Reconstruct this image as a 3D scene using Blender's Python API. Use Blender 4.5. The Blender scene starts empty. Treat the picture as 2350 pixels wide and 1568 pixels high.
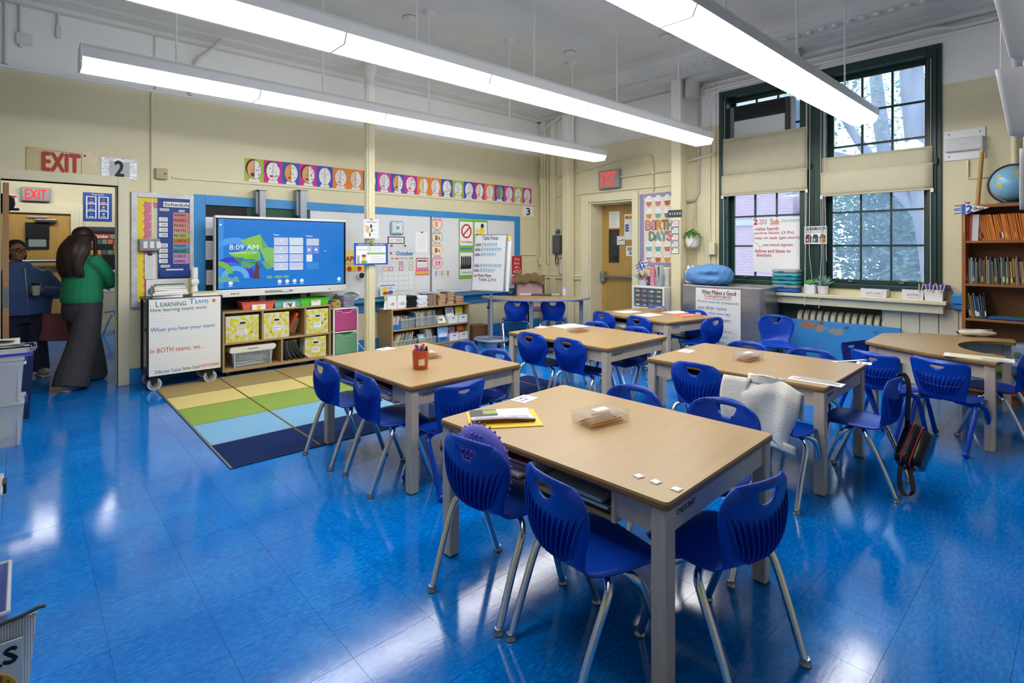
import bpy, bmesh, math, random
from mathutils import Vector, Matrix
from mathutils.geometry import delaunay_2d_cdt
random.seed(7)
S = bpy.context.scene
COL = S.collection
PI = math.pi
# ---------------------------------------------------------------- camera
EYE = 1.47            # eye height in metres
FPX, HORIZON = 1224.0, 571.0
AZ = math.radians(47.5)
cam = bpy.data.cameras.new('camera')
cam.sensor_width = 36.0
cam.lens = FPX / 2350 * 36
cam.shift_y = -(784 - HORIZON) / 2350
cam.clip_start = 0.02
camo = bpy.data.objects.new('camera', cam)
camo.location = (0, 0, EYE)
camo.rotation_euler = (PI / 2, 0, AZ - PI / 2)
COL.objects.link(camo)
S.camera = camo
# ---------------------------------------------------------------- world and exposure
S.view_settings.view_transform = 'Standard'
S.view_settings.look = 'None'
S.view_settings.gamma = 1.0
S.view_settings.use_curve_mapping = False
S.view_settings.exposure = 0.78
W = bpy.data.worlds.new('sky')
S.world = W
W.use_nodes = True
bg = W.node_tree.nodes['Background']
bg.inputs[0].default_value = (0.62, 0.78, 1.0, 1)
bg.inputs[1].default_value = 2.6
C_ = S.cycles
C_.max_bounces = 7; C_.diffuse_bounces = 4; C_.glossy_bounces = 3; C_.transmission_bounces = 4; C_.transparent_max_bounces = 10
C_.caustics_reflective = False; C_.caustics_refractive = False
C_.use_adaptive_sampling = True; C_.adaptive_threshold = .06
LAMP = 9.0            # radiance of the ceiling lamps' lenses
# ---------------------------------------------------------------- measuring: a pixel on a known plane gives metres
_F = (math.cos(AZ), math.sin(AZ)); _R = (math.sin(AZ), -math.cos(AZ))
WY, WX, CEIL = 7.06, 7.16, 4.15
def ray(px, py):
    u = (px - 1175) / FPX
    return (_F[0] + u * _R[0], _F[1] + u * _R[1], (HORIZON - py) / FPX)
def at(px, py, X=None, Y=None, Z=None):
    q = ray(px, py)
    t = X / q[0] if X is not None else Y / q[1] if Y is not None else (Z - EYE) / q[2]
    return (q[0] * t, q[1] * t, EYE + q[2] * t)
def wa(px, py, y=WY): p = at(px, py, Y=y); return p[0], p[2]
def wb(px, py, x=WX): p = at(px, py, X=x); return p[1], p[2]
# ---------------------------------------------------------------- materials
def lin(h):
    h = h.lstrip('#')
    c = [int(h[i:i + 2], 16) / 255 for i in (0, 2, 4)]
    return tuple((x / 12.92 if x <= .04045 else ((x + .055) / 1.055) ** 2.4) for x in c) + (1,)
_MC = {}
def M(hexc, rough=.55, metal=0.0, emit=0.0, alpha=1.0, trans=0.0, spec=.5, var=0.0, vscale=8.0, bump=0.0, bscale=60.0, stretch=None, sub=0.0):
    key = (hexc, rough, metal, emit, alpha, trans, spec, var, vscale, bump, bscale, stretch)
    if key in _MC: return _MC[key]
    m = bpy.data.materials.new('mat_' + hexc.strip('#'))
    m.use_nodes = True
    nt = m.node_tree; b = nt.nodes['Principled BSDF']
    b.inputs['Base Color'].default_value = lin(hexc)
    b.inputs['Roughness'].default_value = rough
    b.inputs['Metallic'].default_value = metal
    b.inputs['Specular IOR Level'].default_value = spec
    b.inputs['Transmission Weight'].default_value = trans
    b.inputs['Alpha'].default_value = alpha
    if emit:
        b.inputs['Emission Color'].default_value = lin(hexc)
        b.inputs['Emission Strength'].default_value = emit
    if var or bump:
        tc = nt.nodes.new('ShaderNodeTexCoord'); mp = nt.nodes.new('ShaderNodeMapping')
        nt.links.new(tc.outputs['Object'], mp.inputs[0])
        if stretch: mp.inputs['Scale'].default_value = stretch
    if var:
        n = nt.nodes.new('ShaderNodeTexNoise'); n.inputs['Scale'].default_value = vscale; n.inputs['Detail'].default_value = 5
        nt.links.new(mp.outputs[0], n.inputs['Vector'])
        mr = nt.nodes.new('ShaderNodeMapRange')
        mr.inputs[1].default_value = .3; mr.inputs[2].default_value = .7
        mr.inputs[3].default_value = 1 - var; mr.inputs[4].default_value = 1 + var
        nt.links.new(n.outputs[0], mr.inputs[0])
        mx = nt.nodes.new('ShaderNodeMix'); mx.data_type = 'RGBA'; mx.blend_type = 'MULTIPLY'; mx.inputs[0].default_value = 1
        mx.inputs[6].default_value = lin(hexc)
        nt.links.new(mr.outputs[0], mx.inputs[7])
        nt.links.new(mx.outputs[2], b.inputs['Base Color'])
    if bump:
        n2 = nt.nodes.new('ShaderNodeTexNoise'); n2.inputs['Scale'].default_value = bscale; n2.inputs['Detail'].default_value = 4
        nt.links.new(mp.outputs[0], n2.inputs['Vector'])
        bp = nt.nodes.new('ShaderNodeBump'); bp.inputs['Strength'].default_value = bump; bp.inputs['Distance'].default_value = .01
        nt.links.new(n2.outputs[0], bp.inputs['Height'])
        nt.links.new(bp.outputs[0], b.inputs['Normal'])
    _MC[key] = m
    return m
def glassy(name, tint, clear, rough=.1):
    """see-through sheet: part clear, part glossy plastic"""
    m = bpy.data.materials.new(name); m.use_nodes = True
    nt = m.node_tree; nt.nodes.clear()
    o = nt.nodes.new('ShaderNodeOutputMaterial'); mx = nt.nodes.new('ShaderNodeMixShader')
    t = nt.nodes.new('ShaderNodeBsdfTransparent'); p = nt.nodes.new('ShaderNodeBsdfPrincipled')
    p.inputs['Base Color'].default_value = lin(tint); p.inputs['Roughness'].default_value = rough
    t.inputs[0].default_value = tuple(min(1, .35 + .65 * c) for c in lin(tint)[:3]) + (1,)
    mx.inputs[0].default_value = 1 - clear
    nt.links.new(t.outputs[0], mx.inputs[1]); nt.links.new(p.outputs[0], mx.inputs[2]); nt.links.new(mx.outputs[0], o.inputs[0])
    return m
# ---------------------------------------------------------------- mesh building
class MB:
    def __init__(s): s.v = []; s.f = []; s.m = []; s.cur = 0
    def add(s, vs, fs):
        o = len(s.v); s.v += [tuple(v) for v in vs]; s.f += [tuple(i + o for i in f) for f in fs]; s.m += [s.cur] * len(fs); return s
    def box(s, x0, y0, z0, x1, y1, z1):
        return s.add([(x, y, z) for x in (x0, x1) for y in (y0, y1) for z in (z0, z1)],
                     [(0, 1, 3, 2), (4, 6, 7, 5), (0, 4, 5, 1), (2, 3, 7, 6), (0, 2, 6, 4), (1, 5, 7, 3)])
    def cbox(s, c, d, mat=None):
        vs = [(x * d[0] / 2, y * d[1] / 2, z * d[2] / 2) for x in (-1, 1) for y in (-1, 1) for z in (-1, 1)]
        vs = [(mat @ Vector(v) if mat else Vector(v)) + Vector(c) for v in vs]
        return s.add(vs, [(0, 1, 3, 2), (4, 6, 7, 5), (0, 4, 5, 1), (2, 3, 7, 6), (0, 2, 6, 4), (1, 5, 7, 3)])
    def tube(s, pts, r, n=8, caps=True):
        pts = [Vector(p) for p in pts]; rs = r if isinstance(r, (list, tuple)) else [r] * len(pts)
        up = None; rings = []
        for i, p in enumerate(pts):
            d = (pts[min(i + 1, len(pts) - 1)] - pts[max(i - 1, 0)]).normalized()
            if up is None:
                up = Vector((0, 0, 1)) if abs(d.z) < .9 else Vector((1, 0, 0))
            a = d.cross(up)
            if a.length < 1e-5: a = d.orthogonal()
            a.normalize(); b = a.cross(d).normalized(); up = b
            rings.append([p + (a * math.cos(2 * PI * k / n) + b * math.sin(2 * PI * k / n)) * rs[i] for k in range(n)])
        vs = [v for ring in rings for v in ring]
        fs = [(i * n + k, i * n + (k + 1) % n, (i + 1) * n + (k + 1) % n, (i + 1) * n + k) for i in range(len(pts) - 1) for k in range(n)]
        if caps: fs += [tuple(range(n))[::-1], tuple((len(pts) - 1) * n + k for k in range(n))]
        return s.add(vs, fs)
    def lathe(s, prof, n=20, c=(0, 0, 0), sy=1.0):
        vs = [(c[0] + r * math.cos(2 * PI * k / n), c[1] + sy * r * math.sin(2 * PI * k / n), c[2] + z) for r, z in prof for k in range(n)]
        fs = [(i * n + k, i * n + (k + 1) % n, (i + 1) * n + (k + 1) % n, (i + 1) * n + k) for i in range(len(prof) - 1) for k in range(n)]
        fs += [tuple(range(n))[::-1], tuple((len(prof) - 1) * n + k for k in range(n))]
        return s.add(vs, fs)
    def prism(s, pts, a0, a1, axis='z'):
        n = len(pts)
        f = {'z': lambda p, a: (p[0], p[1], a), 'y': lambda p, a: (p[0], a, p[1]), 'x': lambda p, a: (a, p[0], p[1])}[axis]
        vs = [f(p, a0) for p in pts] + [f(p, a1) for p in pts]
        fs = [tuple(range(n))[::-1], tuple(range(n, 2 * n))] + [(i, (i + 1) % n, n + (i + 1) % n, n + i) for i in range(n)]
        return s.add(vs, fs)
    def grid(s, fn, nu, nv):
        vs = [fn(i / nu, j / nv) for i in range(nu + 1) for j in range(nv + 1)]
        return s.add(vs, [(i * (nv + 1) + j, i * (nv + 1) + j + 1, (i + 1) * (nv + 1) + j + 1, (i + 1) * (nv + 1) + j) for i in range(nu) for j in range(nv)])
    def loft(s, rings, caps=True):
        n = len(rings[0]); vs = [v for r in rings for v in r]
        fs = [(i * n + k, i * n + (k + 1) % n, (i + 1) * n + (k + 1) % n, (i + 1) * n + k) for i in range(len(rings) - 1) for k in range(n)]
        if caps: fs += [tuple(range(n))[::-1], tuple((len(rings) - 1) * n + k for k in range(n))]
        return s.add(vs, fs)
    def ball(s, c, r, nu=14, nv=9):
        rx, ry, rz = r if isinstance(r, (list, tuple)) else (r, r, r)
        rings = [[(c[0] + rx * math.sin(PI * j / nv) * math.cos(2 * PI * k / nu), c[1] + ry * math.sin(PI * j / nv) * math.sin(2 * PI * k / nu), c[2] - rz * math.cos(PI * j / nv)) for k in range(nu)] for j in range(1, nv)]
        return s.loft(rings)
    def mesh(s, name, mat=None, smooth=None, recalc=True):
        me = bpy.data.meshes.new(name)
        me.from_pydata(s.v, [], s.f)
        if recalc:
            bm = bmesh.new(); bm.from_mesh(me); bmesh.ops.recalc_face_normals(bm, faces=bm.faces); bm.to_mesh(me); bm.free()
        for m in (mat if isinstance(mat, (list, tuple)) else [mat]):
            if m: me.materials.append(m)
        if any(s.m): me.polygons.foreach_set('material_index', s.m)
        if smooth:
            me.polygons.foreach_set('use_smooth', [True] * len(me.polygons))
            me.set_sharp_from_angle(angle=math.radians(smooth))
        me.update()
        return me
    def build(s, name, mat, parent=None, smooth=None, bevel=0, loc=None, rot=None, subd=0, solid=0, off=0, recalc=True):
        o = bpy.data.objects.new(name, s.mesh(name, mat, smooth, recalc)); COL.objects.link(o)
        if parent: o.parent = parent
        if loc: o.location = loc
        if rot: o.rotation_euler = rot
        if solid:
            md = o.modifiers.new('thick', 'SOLIDIFY'); md.thickness = solid; md.offset = off
        if bevel:
            md = o.modifiers.new('edge', 'BEVEL'); md.width = bevel; md.segments = 2; md.limit_method = 'ANGLE'
        if subd:
            md = o.modifiers.new('round', 'SUBSURF'); md.levels = subd; md.render_levels = subd
        return o
def place(mesh, name, parent=None, loc=(0, 0, 0), rot=(0, 0, 0), scale=(1, 1, 1)):
    o = bpy.data.objects.new(name, mesh); COL.objects.link(o); o.parent = parent
    o.location = loc; o.rotation_euler = rot; o.scale = scale
    return o
def tag(o, label, cat, group=None):
    o['label'] = label; o['category'] = cat
    if group: o['group'] = group
    return o
def thing(name, label, cat, loc=(0, 0, 0), rz=0.0, group=None):
    o = bpy.data.objects.new(name, None); COL.objects.link(o)
    o.empty_display_size = .1; o.location = loc; o.rotation_euler = (0, 0, rz)
    return tag(o, label, cat, group)
def struct(o): o['kind'] = 'structure'; return o
def copy_tree(o, parent=None):
    c = o.copy(); COL.objects.link(c); c.parent = parent
    for ch in list(o.children): copy_tree(ch, c)
    return c
def again(o, loc, rz, label, group=None):
    c = copy_tree(o); c.location = loc; c.rotation_euler = (0, 0, rz); c['label'] = label
    if group: c['group'] = group
    return c
def spline(pts, k=6):
    """smooth path through points"""
    P = [Vector(p) for p in pts]; P = [P[0] * 2 - P[1]] + P + [P[-1] * 2 - P[-2]]; out = []
    for i in range(1, len(P) - 2):
        for j in range(k):
            t = j / k
            out.append(.5 * ((2 * P[i]) + (P[i + 1] - P[i - 1]) * t + (2 * P[i - 1] - 5 * P[i] + 4 * P[i + 1] - P[i + 2]) * t * t + (3 * P[i] - P[i - 1] - 3 * P[i + 1] + P[i + 2]) * t ** 3))
    return out + [P[-2]]
# ---------------------------------------------------------------- flat print: lettering, lines and shapes on sheets
INK = M('#1c1c1e', .6)
_TXT = {}
def glyphs(body, bold=0.0, shear=0.0):
    k = (body, bold, shear)
    if k in _TXT: return _TXT[k]
    cu = bpy.data.curves.new('lettering', 'FONT'); cu.body = body; cu.resolution_u = 2; cu.offset = bold; cu.shear = shear
    ob = bpy.data.objects.new('lettering', cu)
    me = bpy.data.meshes.new_from_object(ob)
    V = [tuple(v.co) for v in me.vertices]; Fc = [tuple(p.vertices) for p in me.polygons]
    bpy.data.objects.remove(ob); bpy.data.curves.remove(cu); bpy.data.meshes.remove(me)
    _TXT[k] = (V, Fc)
    return _TXT[k]
def letters(parent, body, x0, x1, z0, z1, mat=INK, y=-.0035, bold=0.0, wob=0.0, tilt=0.0, shear=0.0, name='lettering', thick=0.0):
    """lettering filling the box x0..x1, z0..z1 in the parent's upright plane (facing local -y)"""
    V, Fc = glyphs(body, 0.0, shear)
    if not V: return None
    ax, bx_ = min(v[0] for v in V), max(v[0] for v in V); ay, by = min(v[1] for v in V), max(v[1] for v in V)
    o = MB()
    vs = []
    for v in V:
        u = (v[0] - ax) / max(1e-6, bx_ - ax)
        vs.append((x0 + u * (x1 - x0), y, z0 + (v[1] - ay) / max(1e-6, by - ay) * (z1 - z0) + tilt * u + wob * math.sin(u * 17)))
    o.add(vs, Fc)
    if bold > .011:      # heavier stroke: the same letters again, a hair aside and a hair nearer
        b_ = bold * (z1 - z0) / max(1e-6, by - ay)
        for k, (dx, dz) in enumerate(((b_, 0), (-b_, 0), (0, b_), (0, -b_))):
            o.add([(v[0] + dx, v[1] - .00012 * (k + 1), v[2] + dz) for v in vs], Fc)
    return o.build(name, mat, parent, recalc=False, solid=thick)
class Sheet:
    """a flat sheet (poster, sign, page): origin in its middle, x right, z up, print on its local -y side; u,v run 0..1 from its top left"""
    def __init__(s, name, label, cat, p0, p1, mat, wall='A', off=.0, thick=.004, group=None, plane=None, bevel=0, sheet_tilt=0.0, part_of=None):
        if wall == 'A':
            y = WY if plane is None else plane
            a, b = wa(*p0, y=y), wa(*p1, y=y); s.w = b[0] - a[0]; s.h = a[1] - b[1]
            loc = ((a[0] + b[0]) / 2, y - off - thick / 2, (a[1] + b[1]) / 2); rz = 0
        elif wall == 'B':
            x = WX if plane is None else plane
            a, b = wb(*p0, x=x), wb(*p1, x=x); s.w = a[0] - b[0]; s.h = a[1] - b[1]
            loc = (x - off - thick / 2, (a[0] + b[0]) / 2, (a[1] + b[1]) / 2); rz = -PI / 2
        else:       # wall given as (loc, rz), p0 = (w, h)
            s.w, s.h = p0; loc, rz = wall
        s.t = thick; s.n = 0
        s.o = MB().box(-s.w / 2, -thick / 2, -s.h / 2, s.w / 2, thick / 2, s.h / 2).build(name, mat, part_of, bevel=bevel)
        s.o.location = loc; s.o.rotation_euler = (0, sheet_tilt, rz)
        if label: tag(s.o, label, cat, group)
    def X(s, u): return (u - .5) * s.w
    def Z(s, v): return (.5 - v) * s.h
    def y(s, lay): return -s.t / 2 - .0007 * lay
    def text(s, body, u0, u1, v0, v1, mat=INK, lay=3, **k):
        return letters(s.o, body, s.X(u0), s.X(u1), s.Z(v1), s.Z(v0), mat, s.y(lay), **k)
    def poly(s, name, pts, mat, lay=1):
        o = MB().add([(s.X(u), s.y(lay), s.Z(v)) for u, v in pts], [tuple(range(len(pts)))])
        return o.build(name, mat, s.o, recalc=False)
    def rect(s, name, u0, u1, v0, v1, mat, lay=1): return s.poly(name, [(u0, v0), (u0, v1), (u1, v1), (u1, v0)], mat, lay)
    def disc(s, name, u, v, ru, rv, mat, lay=1, n=20, a0=0, a1=2 * PI):
        pts = [(u + ru * math.cos(a0 + (a1 - a0) * k / n), v + rv * math.sin(a0 + (a1 - a0) * k / n)) for k in range(n if a1 - a0 > 6.2 else n + 1)]
        return s.poly(name, pts[::-1], mat, lay)
    def strokes(s, name, lines, width, mat, lay=2):
        """pen strokes: each a list of (u, v)"""
        o = MB()
        for L in lines:
            P = [Vector((s.X(u), s.Z(v))) for u, v in L]
            for a, b in zip(P, P[1:]):
                d = b - a
                if d.length < 1e-6: continue
                n = Vector((-d.y, d.x)).normalized() * width / 2; e = d.normalized() * width * .3
                q = [a + n - e, a - n - e, b - n + e, b + n + e]
                o.add([(p.x, s.y(lay) - 1.5e-5 * (len(o.f) % 40), p.y) for p in q], [(0, 1, 2, 3)])
        return o.build(name, mat, s.o, recalc=False)
    def ring(s, name, u, v, ru, rv, width, mat, lay=2, n=28):
        o = MB(); vs = []
        for k in range(n):
            a = 2 * PI * k / n
            for q in (-1, 1):
                vs.append((s.X(u) + (ru * s.w + q * width / 2) * math.cos(a), s.y(lay), s.Z(v) + (rv * s.h + q * width / 2) * math.sin(a)))
        o.add(vs, [(2 * k, 2 * k + 1, (2 * k + 3) % (2 * n), (2 * k + 2) % (2 * n)) for k in range(n)])
        return o.build(name, mat, s.o, recalc=False)
    def lines(s, u0, u1, v0, v1, n, mat, width=.002, ragged=.3, name='printed_text', lay=2):
        return s.strokes(name, [[(u0, v0 + (v1 - v0) * (k + .5) / n), (u1 - random.random() * ragged * (u1 - u0), v0 + (v1 - v0) * (k + .5) / n)] for k in range(n)], width, mat, lay)
def GLOW(hexc, k=.52):
    key = ('glow', hexc, k)
    if key not in _MC:
        m = M(hexc, .25, emit=k).copy(); m.node_tree.nodes['Principled BSDF'].inputs['Base Color'].default_value = (.004, .004, .005, 1); m.cycles.emission_sampling = 'NONE'; _MC[key] = m
    return _MC[key]
ORD = ['first', 'second', 'third', 'fourth', 'fifth', 'sixth', 'seventh', 'eighth', 'ninth', 'tenth', '11th', '12th', '13th', '14th', '15th', '16th', '17th', '18th', '19th', '20th'] + ['%d%s' % (k, {1: 'st', 2: 'nd', 3: 'rd'}.get(k % 10, 'th')) for k in range(21, 100)]
# ================================================================ the room
def nodes_of(m): return m.node_tree.nodes, m.node_tree.links
def wall_paint():
    """cream paint up to about 3.2 m, white-grey above it"""
    m = M('#e0d6b0', .5, var=.04, vscale=1.6, bump=.06, bscale=9)
    nd, lk = nodes_of(m); b = nd['Principled BSDF']
    src = b.inputs['Base Color'].links[0].from_socket
    g = nd.new('ShaderNodeNewGeometry'); sp = nd.new('ShaderNodeSeparateXYZ'); lk.new(g.outputs['Position'], sp.inputs[0])
    gt = nd.new('ShaderNodeMath'); gt.operation = 'GREATER_THAN'; gt.inputs[1].default_value = 3.20; lk.new(sp.outputs['Z'], gt.inputs[0])
    mx = nd.new('ShaderNodeMix'); mx.data_type = 'RGBA'; lk.new(gt.outputs[0], mx.inputs[0]); lk.new(src, mx.inputs[6])
    mx.inputs[7].default_value = lin('#efeeea'); lk.new(mx.outputs[2], b.inputs['Base Color'])
    return m
WALL = wall_paint()
CREAM = M('#e2dab8', .42, var=.04, vscale=3, bump=.04, bscale=25)
CEILM = M('#dddcd7', .6, bump=.55, bscale=9, var=.04, vscale=2)
GREY_PAINT = M('#dcdbd5', .5, var=.04, vscale=4)
BLUE_PAINT = M('#2f8acb', .4, var=.07, vscale=5)
GREEN_PAINT = M('#1d3a34', .38, var=.12, vscale=6)
MAPLE = M('#ae9061', .33, var=.05, vscale=3, stretch=(1, 9, 9))
BIRCH = M('#cfbca2', .5, var=.08, vscale=5, stretch=(8, 8, 1))
PLYDOOR = M('#c39a52', .4, var=.10, vscale=3, stretch=(6, 6, .8))
CHROME = M('#e2e4e8', .14, 1.0)
STEEL = M('#9a9da3', .32, 1.0)
GREYMET = M('#8f959c', .35, .4)
WHITEPL = M('#ecebea', .35)
PAPER = M('#eeedeb', .7)
BLACK = M('#17181a', .5)
# floor: blue vinyl tiles, waxed, with streaky marbling
def vinyl():
    m = bpy.data.materials.new('blue_vinyl'); m.use_nodes = True
    nd, lk = nodes_of(m); b = nd['Principled BSDF']
    g = nd.new('ShaderNodeNewGeometry'); oi = nd.new('ShaderNodeObjectInfo')
    mp = nd.new('ShaderNodeMapping'); mp.inputs['Scale'].default_value = (30, 75, 1); lk.new(g.outputs['Position'], mp.inputs[0])
    n = nd.new('ShaderNodeTexNoise'); n.inputs['Scale'].default_value = 1; n.inputs['Detail'].default_value = 6; n.inputs['Roughness'].default_value = .7
    lk.new(mp.outputs[0], n.inputs['Vector'])
    n2 = nd.new('ShaderNodeTexNoise'); n2.inputs['Scale'].default_value = 1.6; n2.inputs['Detail'].default_value = 7; n2.inputs['Roughness'].default_value = .65; lk.new(g.outputs['Position'], n2.inputs['Vector'])
    cr = nd.new('ShaderNodeValToRGB'); e = cr.color_ramp.elements
    e[0].position = .3; e[0].color = lin('#0057ac'); e[1].position = .75; e[1].color = lin('#1f8ede')
    el = cr.color_ramp.elements.new(.52); el.color = lin('#006ec4')
    ad = nd.new('ShaderNodeMath'); ad.operation = 'MULTIPLY_ADD'; lk.new(n2.outputs[0], ad.inputs[0]); ad.inputs[1].default_value = .5
    sb = nd.new('ShaderNodeMath'); sb.operation = 'MULTIPLY_ADD'; lk.new(n.outputs[0], sb.inputs[0]); sb.inputs[1].default_value = .9; sb.inputs[2].default_value = -.19
    lk.new(sb.outputs[0], ad.inputs[2])
    rd = nd.new('ShaderNodeMath'); rd.operation = 'MULTIPLY_ADD'; lk.new(oi.outputs['Random'], rd.inputs[0]); rd.inputs[1].default_value = .05; lk.new(ad.outputs[0], rd.inputs[2])
    lk.new(rd.outputs[0], cr.inputs[0]); lk.new(cr.outputs[0], b.inputs['Base Color'])
    rr = nd.new('ShaderNodeMapRange'); rr.inputs[1].default_value = .35; rr.inputs[2].default_value = .7; rr.inputs[3].default_value = .05; rr.inputs[4].default_value = .15
    lk.new(n2.outputs[0], rr.inputs[0]); lk.new(rr.outputs[0], b.inputs['Roughness'])
    b.inputs['Specular IOR Level'].default_value = .45
    bp = nd.new('ShaderNodeBump'); bp.inputs['Strength'].default_value = .035; bp.inputs['Distance'].default_value = .004
    lk.new(n.outputs[0], bp.inputs['Height']); lk.new(bp.outputs[0], b.inputs['Normal'])
    return m
VINYL = vinyl()
floor = struct(MB().box(-2.6, -2.7, -.06, 7.6, 12.2, -.0012).build('floor', M('#123a6e', .7)))
TP = .3205
tile_mesh = MB().box(-TP / 2 + .0006, -TP / 2 + .0006, -.004, TP / 2 - .0006, TP / 2 - .0006, 0).mesh('floor_tile', VINYL)
near, rest = [], MB()
for i in range(-8, 22):
    for j in range(-8, 37):
        cx, cy = .233 + TP * (i + .5), .513 + TP * (j + .5)
        if cx > 7.3 or (cy > 7.2 and cx > 3.2): continue
        t = cx * _F[0] + cy * _F[1]; r = cx * _R[0] + cy * _R[1]
        seen = t > .9 and abs(r / t) < 1.0 and 1.47 / t < .87
        near.append((t if seen else 99 + t, cx, cy))
near.sort()
for k, (t, cx, cy) in enumerate(near):
    if k < 300 and t < 99: place(tile_mesh, 'floor_tile', floor, (cx, cy, 0))
    else: rest.box(cx - TP / 2 + .0006, cy - TP / 2 + .0006, -.004, cx + TP / 2 - .0006, cy + TP / 2 - .0006, 0)
o = rest.build('floor_tiles_beyond', VINYL, floor); o['kind'] = 'stuff'
# walls
DX0, DX1, DZ = -.16, .745, 2.14      # doorway in the left wall
w = MB().box(-2.6, WY, 0, DX0, WY + .14, CEIL).box(DX0, WY, DZ, DX1, WY + .14, CEIL).box(DX1, WY, 0, WX + .4, WY + .14, CEIL)
struct(w.build('wall_left', WALL))
NY0, NY1 = 1.62, 3.02                 # radiator niche
VY0, VY1, VZ0, VZ1 = 1.085, 3.53, 1.0, 3.645    # window opening
BY0, BY1, BZ = 4.965, 5.855, 2.26     # door recess in the far wall
w = MB()
for a, b_, z0, z1 in [(-2.7, VY0, 0, CEIL), (VY0, VY1, VZ1, CEIL), (VY0, NY0, 0, VZ0), (NY1, VY1, 0, VZ0), (NY0, NY1, .86, VZ0), (VY1, BY0, 0, CEIL), (BY0, BY1, BZ, CEIL), (BY1, WY, 0, CEIL)]:
    w.box(WX, a, z0, WX + .4, b_, z1)
struct(w.build('wall_right', WALL))
struct(MB().box(WX + .28, NY0, 0, WX + .42, NY1, .86).build('wall_niche', M('#8fa28c', .5, var=.1, vscale=5)))
struct(MB().box(-2.6, -2.7, 0, -2.5, WY, CEIL).build('wall_rear', WALL))
struct(MB().box(-2.6, -2.7, 0, WX + .4, -2.6, CEIL).build('wall_side', WALL))
struct(MB().box(-2.6, -2.7, CEIL, WX + .4, 12.2, CEIL + .1).build('ceiling', CEILM))
# dropped cornice round the ceiling: stepped mouldings
prof = [(0, 3.83), (.10, 3.83), (.11, 3.87), (.30, 3.88), (.31, 3.91), (.36, 3.91), (.37, 3.885), (.62, 3.90), (.63, 3.94), (.70, 3.94), (.71, 3.91), (.92, 3.93), (.95, 4.0), (1.02, 4.04), (1.06, CEIL), (0, CEIL)]
struct(MB().prism([(WY - d, z) for d, z in prof], -2.5, WX, 'x').build('trim_1', M('#dedcd6', .55, var=.05, vscale=2, bump=.1, bscale=20)))
struct(MB().prism([(WX - d * .75, z) for d, z in prof], -2.6, WY, 'y').build('trim_2', M('#dad9d4', .55, var=.05, vscale=2, bump=.3, bscale=26)))
tb = MB()
for k in range(60):     # egg and dart band of the far cornice
    tb.ball((WX - .60, 6.2 - k * .13, 3.925), (.05, .045, .03), 8, 5)
o = tb.build('cornice_ornament', M('#dad9d4', .55), bpy.data.objects['trim_2'], smooth=60); o['kind'] = 'stuff'
# horizontal rails and skirting on the left wall
a0 = wa(395, 405)[0]
struct(MB().box(a0, WY - .018, 2.268, WX - .02, WY, 2.295).build('trim_3', CREAM, bevel=.004))
struct(MB().box(DX1 + .1, WY - .022, 0, WX, WY, .17).build('baseboard_left', BLUE_PAINT, bevel=.004))
struct(MB().box(WX - .02, BY1 + .12, 0, WX, WY - .02, .16).build('baseboard_right', BLUE_PAINT, bevel=.004))
# door frame of the left doorway
c = MB()
c.box(DX1, WY - .03, 0, DX1 + .10, WY + .16, DZ + .10).box(DX0 - .1, WY - .03, DZ, DX1, WY + .16, DZ + .10).box(DX0 - .1, WY - .03, 0, DX0, WY + .16, DZ)
c.box(DX1 - .015, WY + .04, 0, DX1, WY + .10, DZ)
struct(c.build('trim_4', CREAM, bevel=.006))
# ---------------------------------------------------------------- far door (door_1) in its deep recess
d1 = struct(bpy.data.objects.new('door_1', None)); COL.objects.link(d1); d1.location = (WX + .33, (BY0 + BY1) / 2, 0); d1.rotation_euler = (0, 0, -PI / 2)
hw_ = (BY1 - BY0) / 2
MB().box(-hw_, 0, 0, hw_, .05, BZ - .03).build('door_leaf', M('#b8944f', .4, var=.12, vscale=3, stretch=(5, 5, .7)), d1)
def dl(px, py): p = at(px, py, X=WX + .33); return (BY0 + BY1) / 2 - p[1], p[2]
x0, z1 = dl(1398, 527); x1, z0 = dl(1421, 603)
wf = MB().box(x0, -.012, z0, x1, 0, z1).build('window_frame', M('#3a2c22', .5), d1, bevel=.003)
MB().box(x0 + .03, -.015, z0 + .04, x1 - .03, -.0125, z1 - .04).build('pane', M('#20262c', .08, spec=.8), wf)
x0, z0 = dl(1386, 637); x1, z1 = dl(1452, 628)
pb = MB().tube([(x0 + .03, -.07, z0 + .02), (hw_ - .06, -.07, z0 + .02)], .022, 10).build('push_bar', STEEL, d1, smooth=40)
MB().box(x0 - .02, -.085, z0 - .075, x0 + .06, 0, z0 + .115).build('bar_housing', GREYMET, pb, bevel=.02)
MB().box(hw_ - .1, -.085, z0 - .04, hw_ - .02, 0, z0 + .08).build('bar_housing', GREYMET, pb, bevel=.015)
c = MB()
for (ya, yb) in ((BY1, BY1 + .16), (BY0 - .11, BY0)): c.box(WX - .03, ya, 0, WX, yb, BZ + .13)
c.box(WX - .03, BY0, BZ, WX, BY1, BZ + .13)
c.box(WX, BY1 - .03, 0, WX + .33, BY1, BZ - .03).box(WX, BY0, 0, WX + .33, BY0 + .02, BZ - .03).box(WX, BY0, BZ - .03, WX + .33, BY1, BZ)
struct(c.build('trim_5', CREAM, bevel=.006))
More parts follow.
